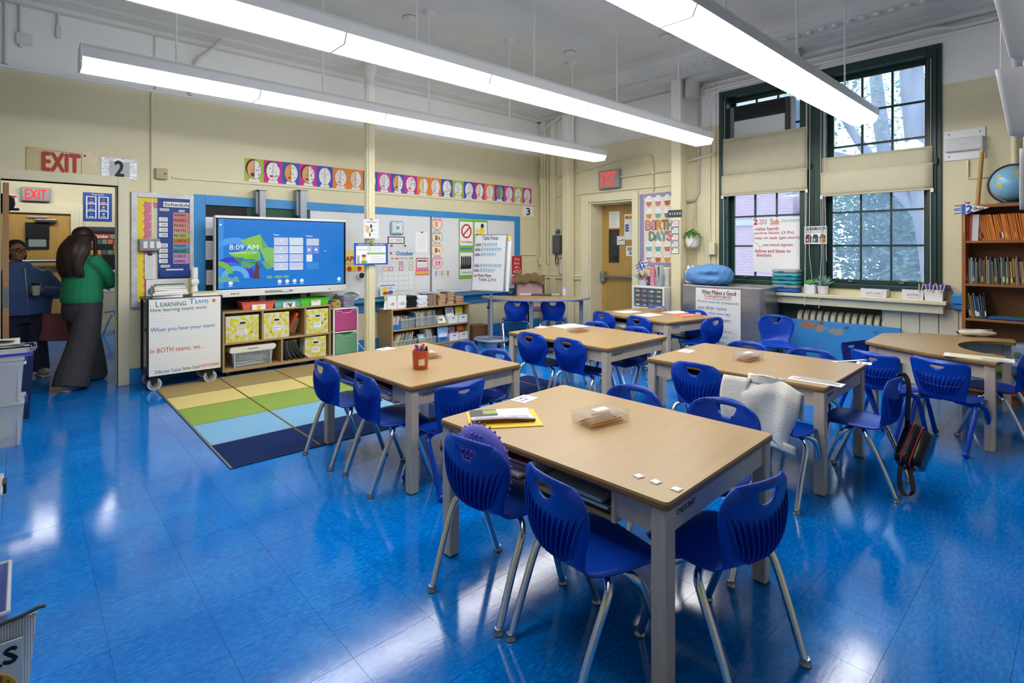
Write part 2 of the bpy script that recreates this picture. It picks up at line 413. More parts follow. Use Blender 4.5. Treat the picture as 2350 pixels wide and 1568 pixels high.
# wainscot pieces, ledges and flat pilasters of the far wall
c = MB()
c.box(WX - .05, BY1 + .17, .98, WX, WY - .05, 1.0).box(WX - .035, BY1 + .17, .93, WX, WY - .05, .98).box(WX - .05, 6.35, 2.02, WX, 6.37, 2.05)
struct(c.build('trim_6', CREAM, bevel=.005))
c = MB()
for ya, yb in ((6.62, 6.74), (6.86, 6.98)): c.box(WX - .04, ya, 0, WX, yb, 3.83)
struct(c.build('trim_7', WALL, bevel=.006))
struct(MB().box(WX - .03, BY0 - .75, 2.415, WX, WY, 2.43).build('trim_8', CREAM))
struct(MB().box(WX - .02, 3.58, 0, WX, 3.86, 3.83).build('trim_9', WALL, bevel=.006))
struct(MB().box(WX - .03, .3, 0, WX, .44, 3.83).box(WX - .05, .34, 0, WX - .03, .40, 3.83).build('trim_10', WALL, bevel=.006))
# beadboard under the sill: planks one by one
def planks(n, ya, yb, z0, z1, idx):
    p = struct(MB().box(WX - .006, ya, z0, WX - .001, yb, z1).build('trim_%d' % idx, M('#8d8870', .7)))
    wd = (yb - ya) / n
    me = MB().box(-.016, -wd / 2 + .003, z0, 0, wd / 2 - .003, z1).mesh('plank', M('#e4dcbd', .42, var=.04, vscale=4))
    for k in range(n):
        place(me, 'plank', p, (WX - .006, ya + wd * (k + .5), 0)).modifiers.new('e', 'BEVEL').width = .003
planks(6, .62, 1.60, 0, .83, 11)
planks(3, 3.03, 3.45, 0, .83, 12)
# ---------------------------------------------------------------- columns
def column_sq(ya, yb, x0, idx, label):
    o = MB().box(x0, ya, 0, x0 + .16, yb, 3.93).build('square_column', WALL, bevel=.008)
    return tag(o, label, 'column')
column_sq(3.965, 4.12, 6.88, 1, 'cream square column between the birthday board and the hanging plant')
column_sq(6.15, 6.29, 6.95, 2, 'cream square column in the corner beside the wall phone')
col = thing('iron_column', 'slim fluted cream iron column in front of the whiteboard wall', 'column', (3.365, 6.45, 0))
n = 36
def fl(r): return [(r * (1 + .07 * math.cos(k * PI * 2 / 3 * 1)) * math.cos(2 * PI * k / n), r * (1 + .07 * math.cos(k * PI * 2 / 3)) * math.sin(2 * PI * k / n)) for k in range(n)]
c = MB(); c.loft([[(x, y, z) for x, y in fl(.064)] for z in (0.06, 3.6)])
c.build('shaft', WALL, col, smooth=50)
MB().lathe([(.09, 0), (.09, .04), (.075, .06), (.068, .1)], 20).build('base', CREAM, col, smooth=30)
MB().lathe([(.066, 3.58), (.075, 3.6), (.075, 3.64), (.066, 3.66), (.07, 3.72), (.095, 3.8), (.1, 3.86), (.1, 3.9)], 24).build('capital', GREY_PAINT, col, smooth=35)
# ---------------------------------------------------------------- windows
def pane_mat():
    """dusty glass: mostly clear with a pale film"""
    m = bpy.data.materials.new('dusty_glass'); m.use_nodes = True
    nt = m.node_tree; nt.nodes.clear(); nd, lk = nt.nodes, nt.links
    o = nd.new('ShaderNodeOutputMaterial'); tr = nd.new('ShaderNodeBsdfTransparent'); tr.inputs[0].default_value = (.86, .93, 1, 1)
    tl = nd.new('ShaderNodeBsdfTranslucent'); tl.inputs[0].default_value = (.6, .72, 1, 1)
    gl = nd.new('ShaderNodeBsdfGlossy'); gl.inputs['Roughness'].default_value = .05
    n = nd.new('ShaderNodeTexNoise'); n.inputs['Scale'].default_value = 3; n.inputs['Detail'].default_value = 6
    mr = nd.new('ShaderNodeMapRange'); mr.inputs[1].default_value = .3; mr.inputs[2].default_value = .7; mr.inputs[3].default_value = .10; mr.inputs[4].default_value = .26
    tc = nd.new('ShaderNodeTexCoord'); lk.new(tc.outputs['Object'], n.inputs['Vector']); lk.new(n.outputs[0], mr.inputs[0])
    m1 = nd.new('ShaderNodeMixShader'); lk.new(mr.outputs[0], m1.inputs[0]); lk.new(tr.outputs[0], m1.inputs[1]); lk.new(tl.outputs[0], m1.inputs[2])
    fr = nd.new('ShaderNodeFresnel'); m2 = nd.new('ShaderNodeMixShader'); lk.new(fr.outputs[0], m2.inputs[0]); lk.new(m1.outputs[0], m2.inputs[1]); lk.new(gl.outputs[0], m2.inputs[2])
    lk.new(m2.outputs[0], o.inputs[0]); return m
PANE = pane_mat()
GX = WX + .14
def window(idx, ya, yb, frame_y):
    """double-hung sash window, ya < yb the glass limits; frame_y the casing limits"""
    w = struct(bpy.data.objects.new('window_%d' % idx, None)); COL.objects.link(w); w.location = (WX, (ya + yb) / 2, VZ0); w.rotation_euler = (0, 0, -PI / 2)
    cy = (ya + yb) / 2; L = lambda y: cy - y
    l0, l1 = L(yb), L(ya); f0, f1 = L(frame_y[1]), L(frame_y[0])
    g = GX - WX
    cs = MB()
    cs.box(f0, -.02, 0, l0 - .05, g + .14, VZ1 - VZ0).box(l1 + .05, -.02, 0, f1, g + .14, VZ1 - VZ0)
    cs.box(l0 - .05, -.02, 2.55, l1 + .05, g + .14, VZ1 - VZ0).box(l0 - .05, -.02, 0, l1 + .05, g + .14, .055)
    cs.box(f0 + .04, -.035, 0, f0 + .07, -.02, 2.6).box(f1 - .07, -.035, 0, f1 - .04, -.02, 2.6)
    cs.build('casing', GREEN_PAINT, w, bevel=.006)
    for nm, z0, z1, dy in (('lower_sash', 1.105 - VZ0, 2.31 - VZ0, 0), ('upper_sash', 2.31 - VZ0, 3.50 - VZ0, .045)):
        s = MB(); y0, y1 = g + dy - .02, g + dy + .02
        s.box(l0 - .05, y0, z0 - .05, l0, y1, z1 + .05).box(l1, y0, z0 - .05, l1 + .05, y1, z1 + .05)
        s.box(l0, y0, z0 - .05, l1, y1, z0).box(l0, y0, z1, l1, y1, z1 + .05)
        so = s.build(nm, GREEN_PAINT, w, bevel=.004)
        pw, ph = (l1 - l0) / 3, (z1 - z0) / 3
        for k in (1, 2):
            MB().box(l0 + pw * k - .011, y0 + .006, z0, l0 + pw * k + .011, y1 - .006, z1).build('muntin', GREEN_PAINT, so)
            MB().box(l0, y0 + .007, z0 + ph * k - .011, l1, y1 - .007, z0 + ph * k + .011).build('muntin', GREEN_PAINT, so)
        pm = MB().box(-pw / 2 + .011, g + dy - .002, -ph / 2 + .011, pw / 2 - .011, g + dy + .002, ph / 2 - .011).mesh('pane', PANE)
        for i in range(3):
            for j in range(3):
                place(pm, 'pane', so, (l0 + pw * (i + .5), 0, z0 + ph * (j + .5)))
    for s_ in (-1, 1):      # sash lift hooks and cords
        MB().box(s_ * .25 - .025, g - .05, .075, s_ * .25 + .025, g - .02, .095).build('sash_lift', STEEL, w)
    return w
y1, y0 = wb(1687, 560, GX)[0], wb(1836, 560, GX)[0]
ym0, ym1 = wb(1838, 500, WX + .02)[0], wb(1905, 500, WX + .02)[0]
mid = (ym0 + ym1) / 2
window(1, y0, y1, (mid, VY1))
y1b, y0b = wb(1912, 560, GX)[0], wb(2121, 560, GX)[0]
window(2, y0b, y1b, (VY0, mid))
# deep plaster reveal round the windows is the wall itself; sill, apron
sy0, sy1 = wb(2172, 690, 7.0)[0], 3.45
struct(MB().box(6.98, sy0, .885, WX + .02, sy1, .925).box(7.03, sy0 + .03, .79, WX, sy1, .885).build('trim_13', CREAM, bevel=.006))
struct(MB().box(7.06, .70, .90, WX, sy0 - .03, 1.0).box(7.08, .70, .84, WX, sy0 - .03, .90).build('trim_14', BLUE_PAINT, bevel=.012))
# ---------------------------------------------------------------- the room next door
struct(MB().box(-2.6, 12.0, 0, 3.4, 12.15, CEIL).build('wall_next_far', WALL))
struct(MB().box(-2.6, WY + .14, 0, -2.45, 12.1, CEIL).build('wall_next_left', WALL))
struct(MB().box(3.3, WY + .14, 0, 3.4, 12.1, CEIL).build('wall_next_right', WALL))
NB = 12.0
nx0, nz1 = wa(15, 487, NB); nx1, _ = wa(162, 487, NB)
d2 = struct(bpy.data.objects.new('door_2', None)); COL.objects.link(d2); d2.location = (0, NB, 0)
MB().box(nx0 - .3, -.02, 0, nx1, .0, nz1).build('door_leaf', PLYDOOR, d2)
x0, z1 = wa(58, 545, NB); x1, z0 = wa(113, 572, NB)
f = MB().box(x0, -.035, z0, x1, -.02, z1 + .25).build('window_frame', M('#201f20', .5), d2, bevel=.004)
MB().box(x0 + .04, -.04, z0 + .04, x1 - .04, -.036, z1).build('pane', M('#9aa39a', .2), f)
MB().box(x0 + .0, -.05, z1 - .02, x1, -.041, z1 + .25).build('paper_cover', BLACK, f)
x0, z0 = wa(32, 600, NB)
MB().tube([(x0, -.1, z0), (nx1 - .02, -.1, z0)], .028, 10).build('push_bar', STEEL, d2, smooth=40)
x0, z0 = wa(80, 507, NB); x1, _ = wa(130, 507, NB)
MB().box(x0, -.09, z0 - .02, x1, -.02, z0 + .03).box(x0 - .1, -.06, z0 + .06, x1 - .1, -.045, z0 + .075).build('door_closer', STEEL, d2, bevel=.006)
c = MB()
for k, e in enumerate((.03, .02, .012)):
    q = .055 * k; c.box(nx1 + q, -.03 - e, 0, nx1 + q + .055, 0, nz1 + q + .055).box(nx0 - .5, -.03 - e, nz1 + q, nx1 + q, 0, nz1 + q + .055)
o = struct(c.build('trim_15', CREAM, bevel=.004)); o.location = (0, NB, 0)
struct(MB().box(nx1 + .2, NB - .05, .92, 3.3, NB, .98).box(nx1 + .2, NB - .02, 0, 3.3, NB, .15).build('trim_16', CREAM))
# open leaf of the near doorway, seen edge on
d3 = struct(bpy.data.objects.new('door_3', None)); COL.objects.link(d3); d3.location = (DX0 + .035, WY + .05, 0); d3.rotation_euler = (0, 0, math.radians(91))
MB().box(0, -.0225, .01, .9, .0225, DZ - .03).build('door_leaf', M('#a97f55', .5, var=.1, vscale=3, stretch=(6, 6, .8)), d3)
MB().box(-.004, -.0235, .9, .0, .0235, 1.1).build('latch_plate', STEEL, d3)
# ================================================================ ceiling lamps
LENS = M('#ffffff', .4, emit=LAMP)
HOUS = M('#e4e4e2', .35)
def lamp(x0, x1, yc, zb, nseg, label, rods=True, ztop=None):
    t = thing('linear_pendant_lamp', label, 'lamp', (x0, yc, zb), 0, 'linear ceiling lamps')
    L = x1 - x0; sg = L / nseg
    hs = MB().prism([(-.138, .062), (-.138, .135), (-.115, .165), (.115, .165), (.138, .135), (.138, .062)], 0, L, 'x').build('housing', HOUS, t, bevel=.003)
    for e in (0, L):
        MB().prism([(-.14, .06), (-.14, .137), (-.115, .167), (.115, .167), (.14, .137), (.14, .06), (.105, -.004), (-.105, -.004)], e - .006, e + .006, 'x').build('end_cap', WHITEPL, t)
    lm = MB().prism([(-.134, .064), (-.104, .0), (.104, .0), (.134, .064)], .008, sg - .004, 'x').mesh('lens', LENS)
    jm = MB().prism([(-.137, .064), (-.106, -.002), (.106, -.002), (.137, .064)], -.006, .006, 'x').mesh('joint_band', HOUS)
    for k in range(nseg):
        place(lm, 'lens', t, (k * sg, 0, 0))
        if k: place(jm, 'joint_band', t, (k * sg, 0, 0))
        if rods:
            xr = (k + .5) * sg; zt = (ztop or CEIL) - zb
            r = MB().tube([(xr, 0, .16), (xr, 0, zt)], .008, 6).build('hanger_rod', WHITEPL, t)
            MB().lathe([(.012, zt - .06), (.05, zt - .045), (.07, zt - .02), (.075, zt)], 14, (xr, 0, 0)).build('canopy', CEILM, r, smooth=40)
lamp(.31, 6.44, 5.07, 2.80, 5, 'long white linear lamp nearest the whiteboard wall, both ends in view')
lamp(.31, 6.44, 3.39, 2.80, 5, 'long white linear lamp in the middle row, crossing above the tables')
lamp(.31, 6.60, 1.66, 2.80, 5, 'long white linear lamp running toward the two windows')
lamp(-.6, 1.9, 11.0, 2.80, 2, 'linear lamp of the room beyond the doorway, mirrored in the floor')
# ================================================================ tables
EDGE = M('#8f6a3a', .45, var=.08, vscale=6)
def make_table(label, w=.93, d=1.21, h=.65):
    """activity table: long side along local y, open cubbies on the local -x side"""
    t = thing('activity_table', label, 'table', (0, 0, 0), 0, 'maple activity tables')
    def rr(w, d, r):
        return [(sx * (w / 2 - r) + r * math.cos(a), sy * (d / 2 - r) + r * math.sin(a)) for sx, sy, a0 in ((1, 1, 0), (-1, 1, PI / 2), (-1, -1, PI), (1, -1, 1.5 * PI)) for a in [a0 + k * PI / 8 for k in range(5)]]
    tp = MB().prism(rr(w, d, .022), h - .029, h - .002).build('tabletop', EDGE, t, bevel=.007)
    MB().prism(rr(w - .008, d - .008, .02), h - .002, h).build('laminate', MAPLE, tp)
    lg = MB().box(-.03, -.03, .004, .03, .03, h - .03).mesh('leg', BIRCH)
    gl = MB().lathe([(.02, 0), (.02, .004)], 10).mesh('glide', BLACK)
    for sx in (-1, 1):
        for sy in (-1, 1):
            l = place(lg, 'leg', t, (sx * (w / 2 - .04), sy * (d / 2 - .04), 0))
            l.modifiers.new('e', 'BEVEL').width = .005
            place(gl, 'glide', l, (0, 0, 0))
    z0, z1 = h - .125, h - .03
    for sy in (-1, 1): MB().box(-w / 2 + .07, sy * (d / 2 - .035) - .011, z0, w / 2 - .07, sy * (d / 2 - .035) + .011, z1).build('apron', BIRCH, t)
    MB().box(w / 2 - .05, -d / 2 + .07, z0, w / 2 - .028, d / 2 - .07, z1).build('apron', BIRCH, t)
    for sy in (-1, 1):
        q = sorted((sy * (d / 2 - .07), sy * (d / 2 - .225)))
        MB().box(-w / 2 + .028, q[0], z0, -w / 2 + .05, q[1], z1).build('apron', BIRCH, t)
    c0, c1 = -d / 2 + .225, d / 2 - .225; zf = h - .15
    MB().box(-w / 2 + .03, c0, zf, -.03, c1, zf + .012).build('cubby_floor', MAPLE, t)
    MB().box(-.03, c0, zf, -.018, c1, z1).build('cubby_back', BIRCH, t)
    for k in range(3):
        y = c0 + (c1 - c0) * k / 2
        MB().box(-w / 2 + .022, y - .008, zf, -.03, y + .008, z1).build('divider', BIRCH, t)
    s = MB()
    o = letters(t, 'CHILDCRAFT', -w / 2 + .10, -w / 2 + .235, z0 + .045, z0 + .065, INK, -d / 2 + .0235, bold=.012)
    return t
T1 = make_table('maple activity table nearest the camera, with pencil box and magazine')
TABLES = {}
def put(key, x, y, rz, label=None):
    t = T1 if label is None else again(T1, (0, 0, 0), 0, label)
    t.location = (x, y, 0); t.rotation_euler = (0, 0, math.radians(rz)); TABLES[key] = (x, y, math.radians(rz)); return t
put('T1', 1.965, 1.545, 2.2)
put('T2', 2.14, 3.345, 1.0, 'maple activity table beside the rug, holding the orange marker cup')
put('T3', 3.985, 3.30, 0.5, 'maple activity table in the middle, in front of the door side table')
put('T4', 3.925, 1.68, 1.5, 'maple activity table whose near corner stands by the backpack chair')
put('T5', 5.80, 3.72, -8, 'farthest maple activity table, in front of the far door and clear drawers')
# horseshoe table by the bookcase
HT = thing('horseshoe_table', 'wide maple table with a curved cut-out in front of the bookcase', 'table', (5.85, .93, 0))
def ht_outline(ins=0.0):
    P = [(-.72, -.46), (-.62, -.06), (-.36, .44), (.30, .46), (.60, .22), (.76, -.44), (.60, -.47)]
    arc = [(.10 + .42 * math.cos(a), -.47 + .33 * math.sin(a)) for a in [PI * k / 14 for k in range(15)]]
    P = P + arc + [(-.40, -.49)]
    return P
tp = MB().prism(ht_outline(), .621, .648).build('tabletop', EDGE, HT, bevel=.006)
MB().prism([(x * .994, y * .994 if y > -.4 else y + .003) for x, y in ht_outline()], .648, .6502).build('laminate', MAPLE, tp)
for x, y in ((-.66, -.42), (-.33, .38), (.30, .40), (.68, -.40), (-.52, .02)):
    MB().box(x - .03, y - .03, 0, x + .03, y + .03, .62).build('leg', BIRCH, HT, bevel=.005)
for a, b_ in (((-.66, -.42), (-.52, .02)), ((-.52, .02), (-.33, .38)), ((-.33, .38), (.30, .40)), ((.30, .40), (.68, -.40))):
    d = Vector((b_[0] - a[0], b_[1] - a[1], 0)); L = d.length; an = math.atan2(d.y, d.x)
    MB().cbox(((a[0] + b_[0]) / 2, (a[1] + b_[1]) / 2, .57), (L - .06, .02, .10), Matrix.Rotation(an, 3, 'Z')).build('apron', BIRCH, HT)
# half-round table in the corner
RT = thing('half_round_table', 'half-round grey-edged table in the corner below the whiteboard', 'table', (5.95, 5.95, 0), math.radians(-52))
# local x along the straight side, local -y the curved side toward the room
arc = [(.86 * math.cos(a), -.62 * math.sin(a)) for a in [PI * k / 24 for k in range(25)]]
tp = MB().prism(arc, .695, .72).build('tabletop', M('#7f8fb8', .5), RT, bevel=.006)
MB().prism([(x * .985, y * .985 - .004) for x, y in arc], .72, .7215).build('laminate', MAPLE, tp)
for x, y in ((-.72, -.06), (.72, -.06), (.0, -.50), (-.45, -.35), (.45, -.35))[:3]:
    MB().box(x - .03, y - .02, 0, x + .03, y + .02, .695).build('leg', M('#8b929c', .4, .3), RT, bevel=.006)
MB().box(-.72, -.08, .655, .72, -.04, .695).build('apron', M('#8b929c', .4, .3), RT)
# ================================================================ chairs
CB = M('#0341b2', .33, bump=.05, bscale=300)
CBL = M('#033aa6', .33)
def shell_mesh(name, hwf, hole, prof, smax, ny=14):
    """one-piece plastic seat: flat outline with a hand hole, bent along a side profile"""
    P = spline([(x, 0, z) for x, z in prof], 8); ls = [0]
    for a, b_ in zip(P, P[1:]): ls.append(ls[-1] + (b_ - a).length)
    T = ls[-1]
    def at_s(s):
        s = max(0, min(T, s * T))
        for i in range(len(ls) - 1):
            if s <= ls[i + 1] or i == len(ls) - 2:
                q = (s - ls[i]) / max(1e-9, ls[i + 1] - ls[i]); return P[i].lerp(P[i + 1], q)
    ss = [k / 40 for k in range(41)]
    ss = sorted(set(ss + [.985, .995, .97, .01, .02]))
    out = [(hwf(s), s) for s in ss]
    loop = [(-y, s) for y, s in out] + [(y, s) for y, s in reversed(out)]
    pts = [Vector((y, s)) for y, s in loop]; n = len(pts)
    edges = [(i, (i + 1) % n) for i in range(n)]
    h0 = len(pts); pts += [Vector(p) for p in hole]; edges += [(h0 + i, h0 + (i + 1) % len(hole)) for i in range(len(hole))]
    def in_hole(y, s):
        c = False
        for i in range(len(hole)):
            (x1, y1), (x2, y2) = hole[i - 1], hole[i]
            if (y1 > s) != (y2 > s) and y < (x2 - x1) * (s - y1) / (y2 - y1) + x1: c = not c
        return c
    for s in [k / 30 for k in range(1, 30)]:
        h = hwf(s)
        for k in range(1, ny):
            y = -h + 2 * h * k / ny
            if not in_hole(y, s): pts.append(Vector((y, s)))
    V, E_, F_, *_ = delaunay_2d_cdt(pts, edges, [], 0, 1e-5)
    vs = []
    for v in V:
        y, s = v; p = at_s(s); h = max(.02, hwf(min(.97, max(.03, s)))); q = (y / h) ** 2
        back = max(0, min(1, (s - .48) / .12)); seat = 1 - back
        vs.append((p.x + back * .045 * q - (0), y, p.z + seat * (.012 * q * max(0, min(1, (s - .1) / .2)) - .018 * max(0, q - .6))))
    fs = []
    for f in F_:
        y = sum(V[i][0] for i in f) / 3; s = sum(V[i][1] for i in f) / 3
        if in_hole(y, s) or abs(y) > hwf(s) + 1e-4: continue
        fs.append(tuple(f))
    o = MB().add(vs, fs)
    return o, at_s
def lerp_tab(tab):
    def f(s):
        for (a, x), (b_, y) in zip(tab, tab[1:]):
            if s <= b_:
                q = (s - a) / (b_ - a); q = q * q * (3 - 2 * q) if False else q
                return x + (y - x) * q
        return tab[-1][1]
    return f
PROF = [(.205, .368), (.195, .388), (.12, .395), (0, .384), (-.09, .382), (-.145, .40), (-.172, .45), (-.18, .53), (-.188, .62), (-.205, .70)]
HWA = lerp_tab([(0, .13), (.02, .16), (.06, .185), (.15, .20), (.30, .195), (.42, .175), (.50, .152), (.56, .142), (.62, .150), (.70, .170), (.78, .186), (.84, .190), (.89, .184), (.93, .168), (.96, .145), (.98, .115), (.99, .085), (1.0, .03)])
HOLE_A = [(-.050, .943), (-.053, .936), (-.050, .918), (-.041, .886), (-.024, .866), (0, .860), (.024, .866), (.041, .886), (.050, .918), (.053, .936), (.050, .943), (.03, .946), (0, .947), (-.03, .946)]
HWB = lerp_tab([(0, .13), (.02, .16), (.06, .185), (.15, .20), (.30, .195), (.42, .185), (.50, .165), (.56, .158), (.62, .165), (.70, .180), (.80, .195), (.90, .204), (.955, .206), (.975, .200), (.99, .188), (1.0, .17)])
HOLE_B = [(-.05, .935), (-.046, .92), (-.03, .905), (0, .90), (.03, .905), (.046, .92), (.05, .935), (.03, .938), (0, .939), (-.03, .938)]
def rib_mesh(y0, y1, z0, z1, at_s, dep):
    """one moulded rib up the back of the shell: bottom y0,z0 to top y1,z1"""
    o = MB(); n = 6; vs = []
    for k in range(n + 1):
        q = k / n; y = y0 + (y1 - y0) * q; z = z0 + (z1 - z0) * q
        s = .55
        for _ in range(22):
            s += (z - at_s(s).z) * .8
        h = .18; bx = at_s(s).x + .045 * (y / h) ** 2 - .003
        e = dep * math.sin(PI * min(1, q * .9 + .1)) ** .6 if q < .999 else .0005
        for dy in (-.0016, .0016):
            vs += [(bx + .002, y + dy, z), (bx - e, y + dy, z)]
    fs = []
    for k in range(n):
        a = 4 * k
        fs += [(a, a + 1, a + 5, a + 4), (a + 2, a + 3, a + 7, a + 6), (a + 1, a + 3, a + 7, a + 5)]
    fs += [(0, 1, 3, 2), (4 * n, 4 * n + 1, 4 * n + 3, 4 * n + 2)]
    return o.add(vs, fs)
def make_chair(kind, label):
    """local +x is where the sitter faces"""
    t = thing('school_chair', label, 'chair', (0, 0, 0), 0, 'blue school chairs')
    wide = kind == 'wide'
    sh, at_s = shell_mesh('shell', HWB if wide else HWA, HOLE_B if wide else HOLE_A, PROF, 1)
    s = sh.build('seat_shell', CB, t, smooth=50, solid=.007, off=0)
    nr = 12 if wide else 13
    for k in range(nr):
        q = (k - (nr - 1) / 2) / ((nr - 1) / 2)
        if wide: y0, y1, z0, z1 = .105 * q, .175 * q, .42 + .02 * q * q, .575 + .045 * q * q
        else: y0, y1, z0, z1 = .116 * q, .180 * q, .392 + .055 * q * q, .566 + .050 * q * q
        rib_mesh(y0, y1, z0, z1, at_s, .019).build('rib', CBL, t)
    if wide:
        pts = []
        for k in range(13):
            y = -.15 + .3 * k / 12; pts.append((at_s(.77).x + .045 * (y / .18) ** 2 - .008, y, .50 + .018 * (y / .15) ** 2))
        MB().tube(pts, .004, 6).build('cross_ridge', CBL, t)
    r = .0175 if wide else .0150
    lm = CB if wide else CHROME
    for sx in (-1, 1):
        for sy in (-1, 1):
            path = spline([(sx * .02, sy * .05, .368), (sx * .03, sy * .13, .366), (sx * .055, sy * .185, .352), (sx * .085, sy * .202, .312), (sx * .138, sy * .199, .19), (sx * .205, sy * .195, .012)], 4)
            l = MB().tube(path, r, 10).build('leg', lm, t, smooth=50)
            if wide: MB().ball((sx * .208, sy * .195, .022), .022, 12, 8).build('ball_foot', CB, l, smooth=60)
            else: MB().lathe([(.021, 0), (.022, .004), (.017, .012), (.0158, .024)], 12, (sx * .207, sy * .195, 0)).build('glide', STEEL, l, smooth=40)
    MB().box(-.06, -.10, .366, .06, .10, .376).build('seat_bracket', CBL, t, bevel=.003)
    return t
CH = {'a': None, 'wide': None}
def chair(kind, x, y, deg, label):
    if CH[kind] is None: c = CH[kind] = make_chair(kind, label)
    else: c = again(CH[kind], (0, 0, 0), 0, label)
    c.location = (x, y, 0); c.rotation_euler = (0, 0, math.radians(deg))
    if kind == 'wide': c.scale = (.935, .935, .935)
    return c
chair('a', 1.522, 1.750, 6, 'blue chair at the nearest table with a bumpy lilac cushion on it')
chair('a', 1.515, 1.250, -12, 'blue chair at the open-cubby side of the nearest table, closer to its front corner')
chair('a', 1.885, .930, 79, 'blue chair at the short side of the nearest table, rightmost foreground chair')
chair('a', 2.36, 1.735, 180, 'blue chair tucked behind the nearest table, only its top arc left of the other')
chair('a', 2.475, 1.27, 182, 'blue chair behind the nearest table, between it and the white hoodie')
chair('a', 3.55, 1.85, 2, 'blue chair at the table with a pencil box, left of the hoodie chair')
HOOD = (3.37, 1.31)
chair('a', HOOD[0], HOOD[1], 0, 'blue chair with a white hoodie draped over its back')
PACK = (3.92, .99)
chair('a', PACK[0], PACK[1], 92, 'blue chrome-legged chair with a black backpack hanging from its back')
chair('a', 4.27, 1.95, 178, 'blue chair behind the backpack table, arc beside the pencil box')
chair('a', 4.32, 1.47, 180, 'blue chair behind the backpack table, arc nearer the table corner')
chair('a', 1.70, 3.62, 2, 'blue chair beside the rug, leftmost of all the chairs')
chair('a', 1.73, 3.07, -4, 'second blue chair beside the rug, at the marker-cup table corner')
chair('wide', 1.97, 2.76, 91, 'wide-backed blue chair at the near short side of the marker-cup table')
chair('a', 2.555, 3.53, 180, 'blue chair behind the marker-cup table, nearer the low bookshelf')
chair('a', 2.50, 3.07, 181, 'blue chair behind the marker-cup table, seat showing under its right end')
chair('a', 3.64, 3.55, 3, 'blue chair at the middle table, left of the two showing their ribbed backs')
chair('a', 3.655, 3.09, 0, 'blue chair at the middle table, right of the two showing their ribbed backs')
chair('a', 4.31, 3.55, 180, 'blue chair behind the middle table, its arc beside stacked papers')
chair('a', 4.31, 3.06, 178, 'blue chair behind the middle table, arc in front of the farthest table')
chair('a', 5.46, 4.10, -6, 'blue chair at the farthest table, left of its two ribbed backs')
chair('a', 5.38, 3.53, -8, 'blue chair at the farthest table, right of its two ribbed backs')
chair('a', 5.78, 3.06, 78, 'blue chair at the short side of the farthest table, before the compliment poster')
chair('a', 6.17, 4.00, 172, 'blue chair behind the farthest table, below the clear drawers')
chair('a', 6.11, 3.42, 172, 'blue chair behind the farthest table, beside the metal cabinet')
chair('a', 6.31, 2.44, 203, 'blue chair facing the room in front of the blue radiator cover')
chair('a', 5.55, 5.98, 55, 'blue chair at the corner half-round table, left one under the easel board')
chair('a', 6.02, 5.62, 38, 'blue chair at the corner half-round table, right one')
chair('wide', 5.11, .73, -16, 'wide-backed blue chair in front of the horseshoe table, nearest the camera')
chair('wide', 5.08, 1.12, -20, 'wide-backed blue chair between the backpack chair and the horseshoe table')
chair('wide', 5.34, 1.28, -108, 'blue chair with plain back turned, between radiator cover and horseshoe table')
chair('a', 5.60, .50, 84, 'blue chrome-legged chair in the cut-out of the horseshoe table')
nc = wa(262, 742, 11.6)
chair('a', nc[0] + .1, 11.45, 150, 'blue chair seen through the doorway below the calendar')
# ================================================================ left wall: signs, boards and screen
RED = M('#b3312a', .5); YEL = M('#f0d23c', .6); PINK = M('#d9759b', .6); NAVY = M('#1d3f8c', .55, var=.06, vscale=9)
GREY = M('#8a8a88', .6); BLU = M('#2a62c0', .5); ORANGE = M('#ee7f2c', .6); GREEN = M('#6fb544', .6); MAG = M('#d6268c', .6); TEAL = M('#3f9f9c', .6); PURP = M('#7a5aa8', .6)
s = Sheet('exit_sign', 'old wide tan EXIT plate with red letters above the open doorway', 'sign', (60, 336), (222, 408), M('#cdb886', .25, var=.08, vscale=5), off=.001, thick=.008, bevel=.002)
s.rect('panel', .18, .78, .06, .94, M('#e3cf9a', .4), 1)
s.strokes('border', [[(.19, .09), (.77, .09), (.77, .92), (.19, .92), (.19, .09)]], .006, M('#a8894e', .5), 2)
s.text('EXIT', .22, .745, .16, .86, RED, bold=.035)
for u, v in ((.03, .06), (.97, .06), (.03, .93), (.97, .93)): s.disc('screw', u, v, .012, .025, GREY, 2, 8)
s.rect('red_edge', .80, .84, .12, .2, RED, 2)
s = Sheet('number_sign', 'crinkled foil sheet with a black 2 above the doorway', 'sign', (232, 360), (314, 413), M('#c8cace', .22, .75, bump=.9, bscale=26, stretch=(.4, 1, 3)), thick=.006)
s.rect('backing', .22, .8, .16, .9, M('#bfc1c4', .5), 1)
s.text('2', .38, .62, .14, .88, INK, bold=.03)
s = Sheet('number_sign', 'white card with a black 3 beside the whiteboard corner', 'sign', (1199, 473), (1224, 498), PAPER, thick=.004)
s.text('3', .33, .68, .16, .86, INK, bold=.02)
# sensor box, conduit, switch box
x, z = wa(360, 411); x1, z1 = wa(380, 388)
t = thing('wall_sensor', 'small beige sensor box on the wall above the bulletin board', 'sensor', ((x + x1) / 2, WY, z))
MB().box(-.06, -.05, 0, .055, 0, z1 - z).build('case', M('#b7a783', .5), t, bevel=.006)
MB().box(.02, -.055, .05, .035, -.05, .07).build('button', BLACK, t)
def pipe(name, label, pts, r=.012, mat=CREAM, cat='conduit', n=8, boxes=()):
    o = thing(name, label, cat, pts[0]); B = Vector(pts[0])
    MB().tube([Vector(p) - B for p in pts], r, n).build('pipe', mat, o, smooth=50)
    for p, d in boxes:
        p = Vector(p) - B; MB().box(p.x - d[0] / 2, p.y - d[1] / 2, p.z - d[2] / 2, p.x + d[0] / 2, p.y + d[1] / 2, p.z + d[2] / 2).build('junction_box', mat, o, bevel=.006)
    return o
xc = wa(348, 300)[0]
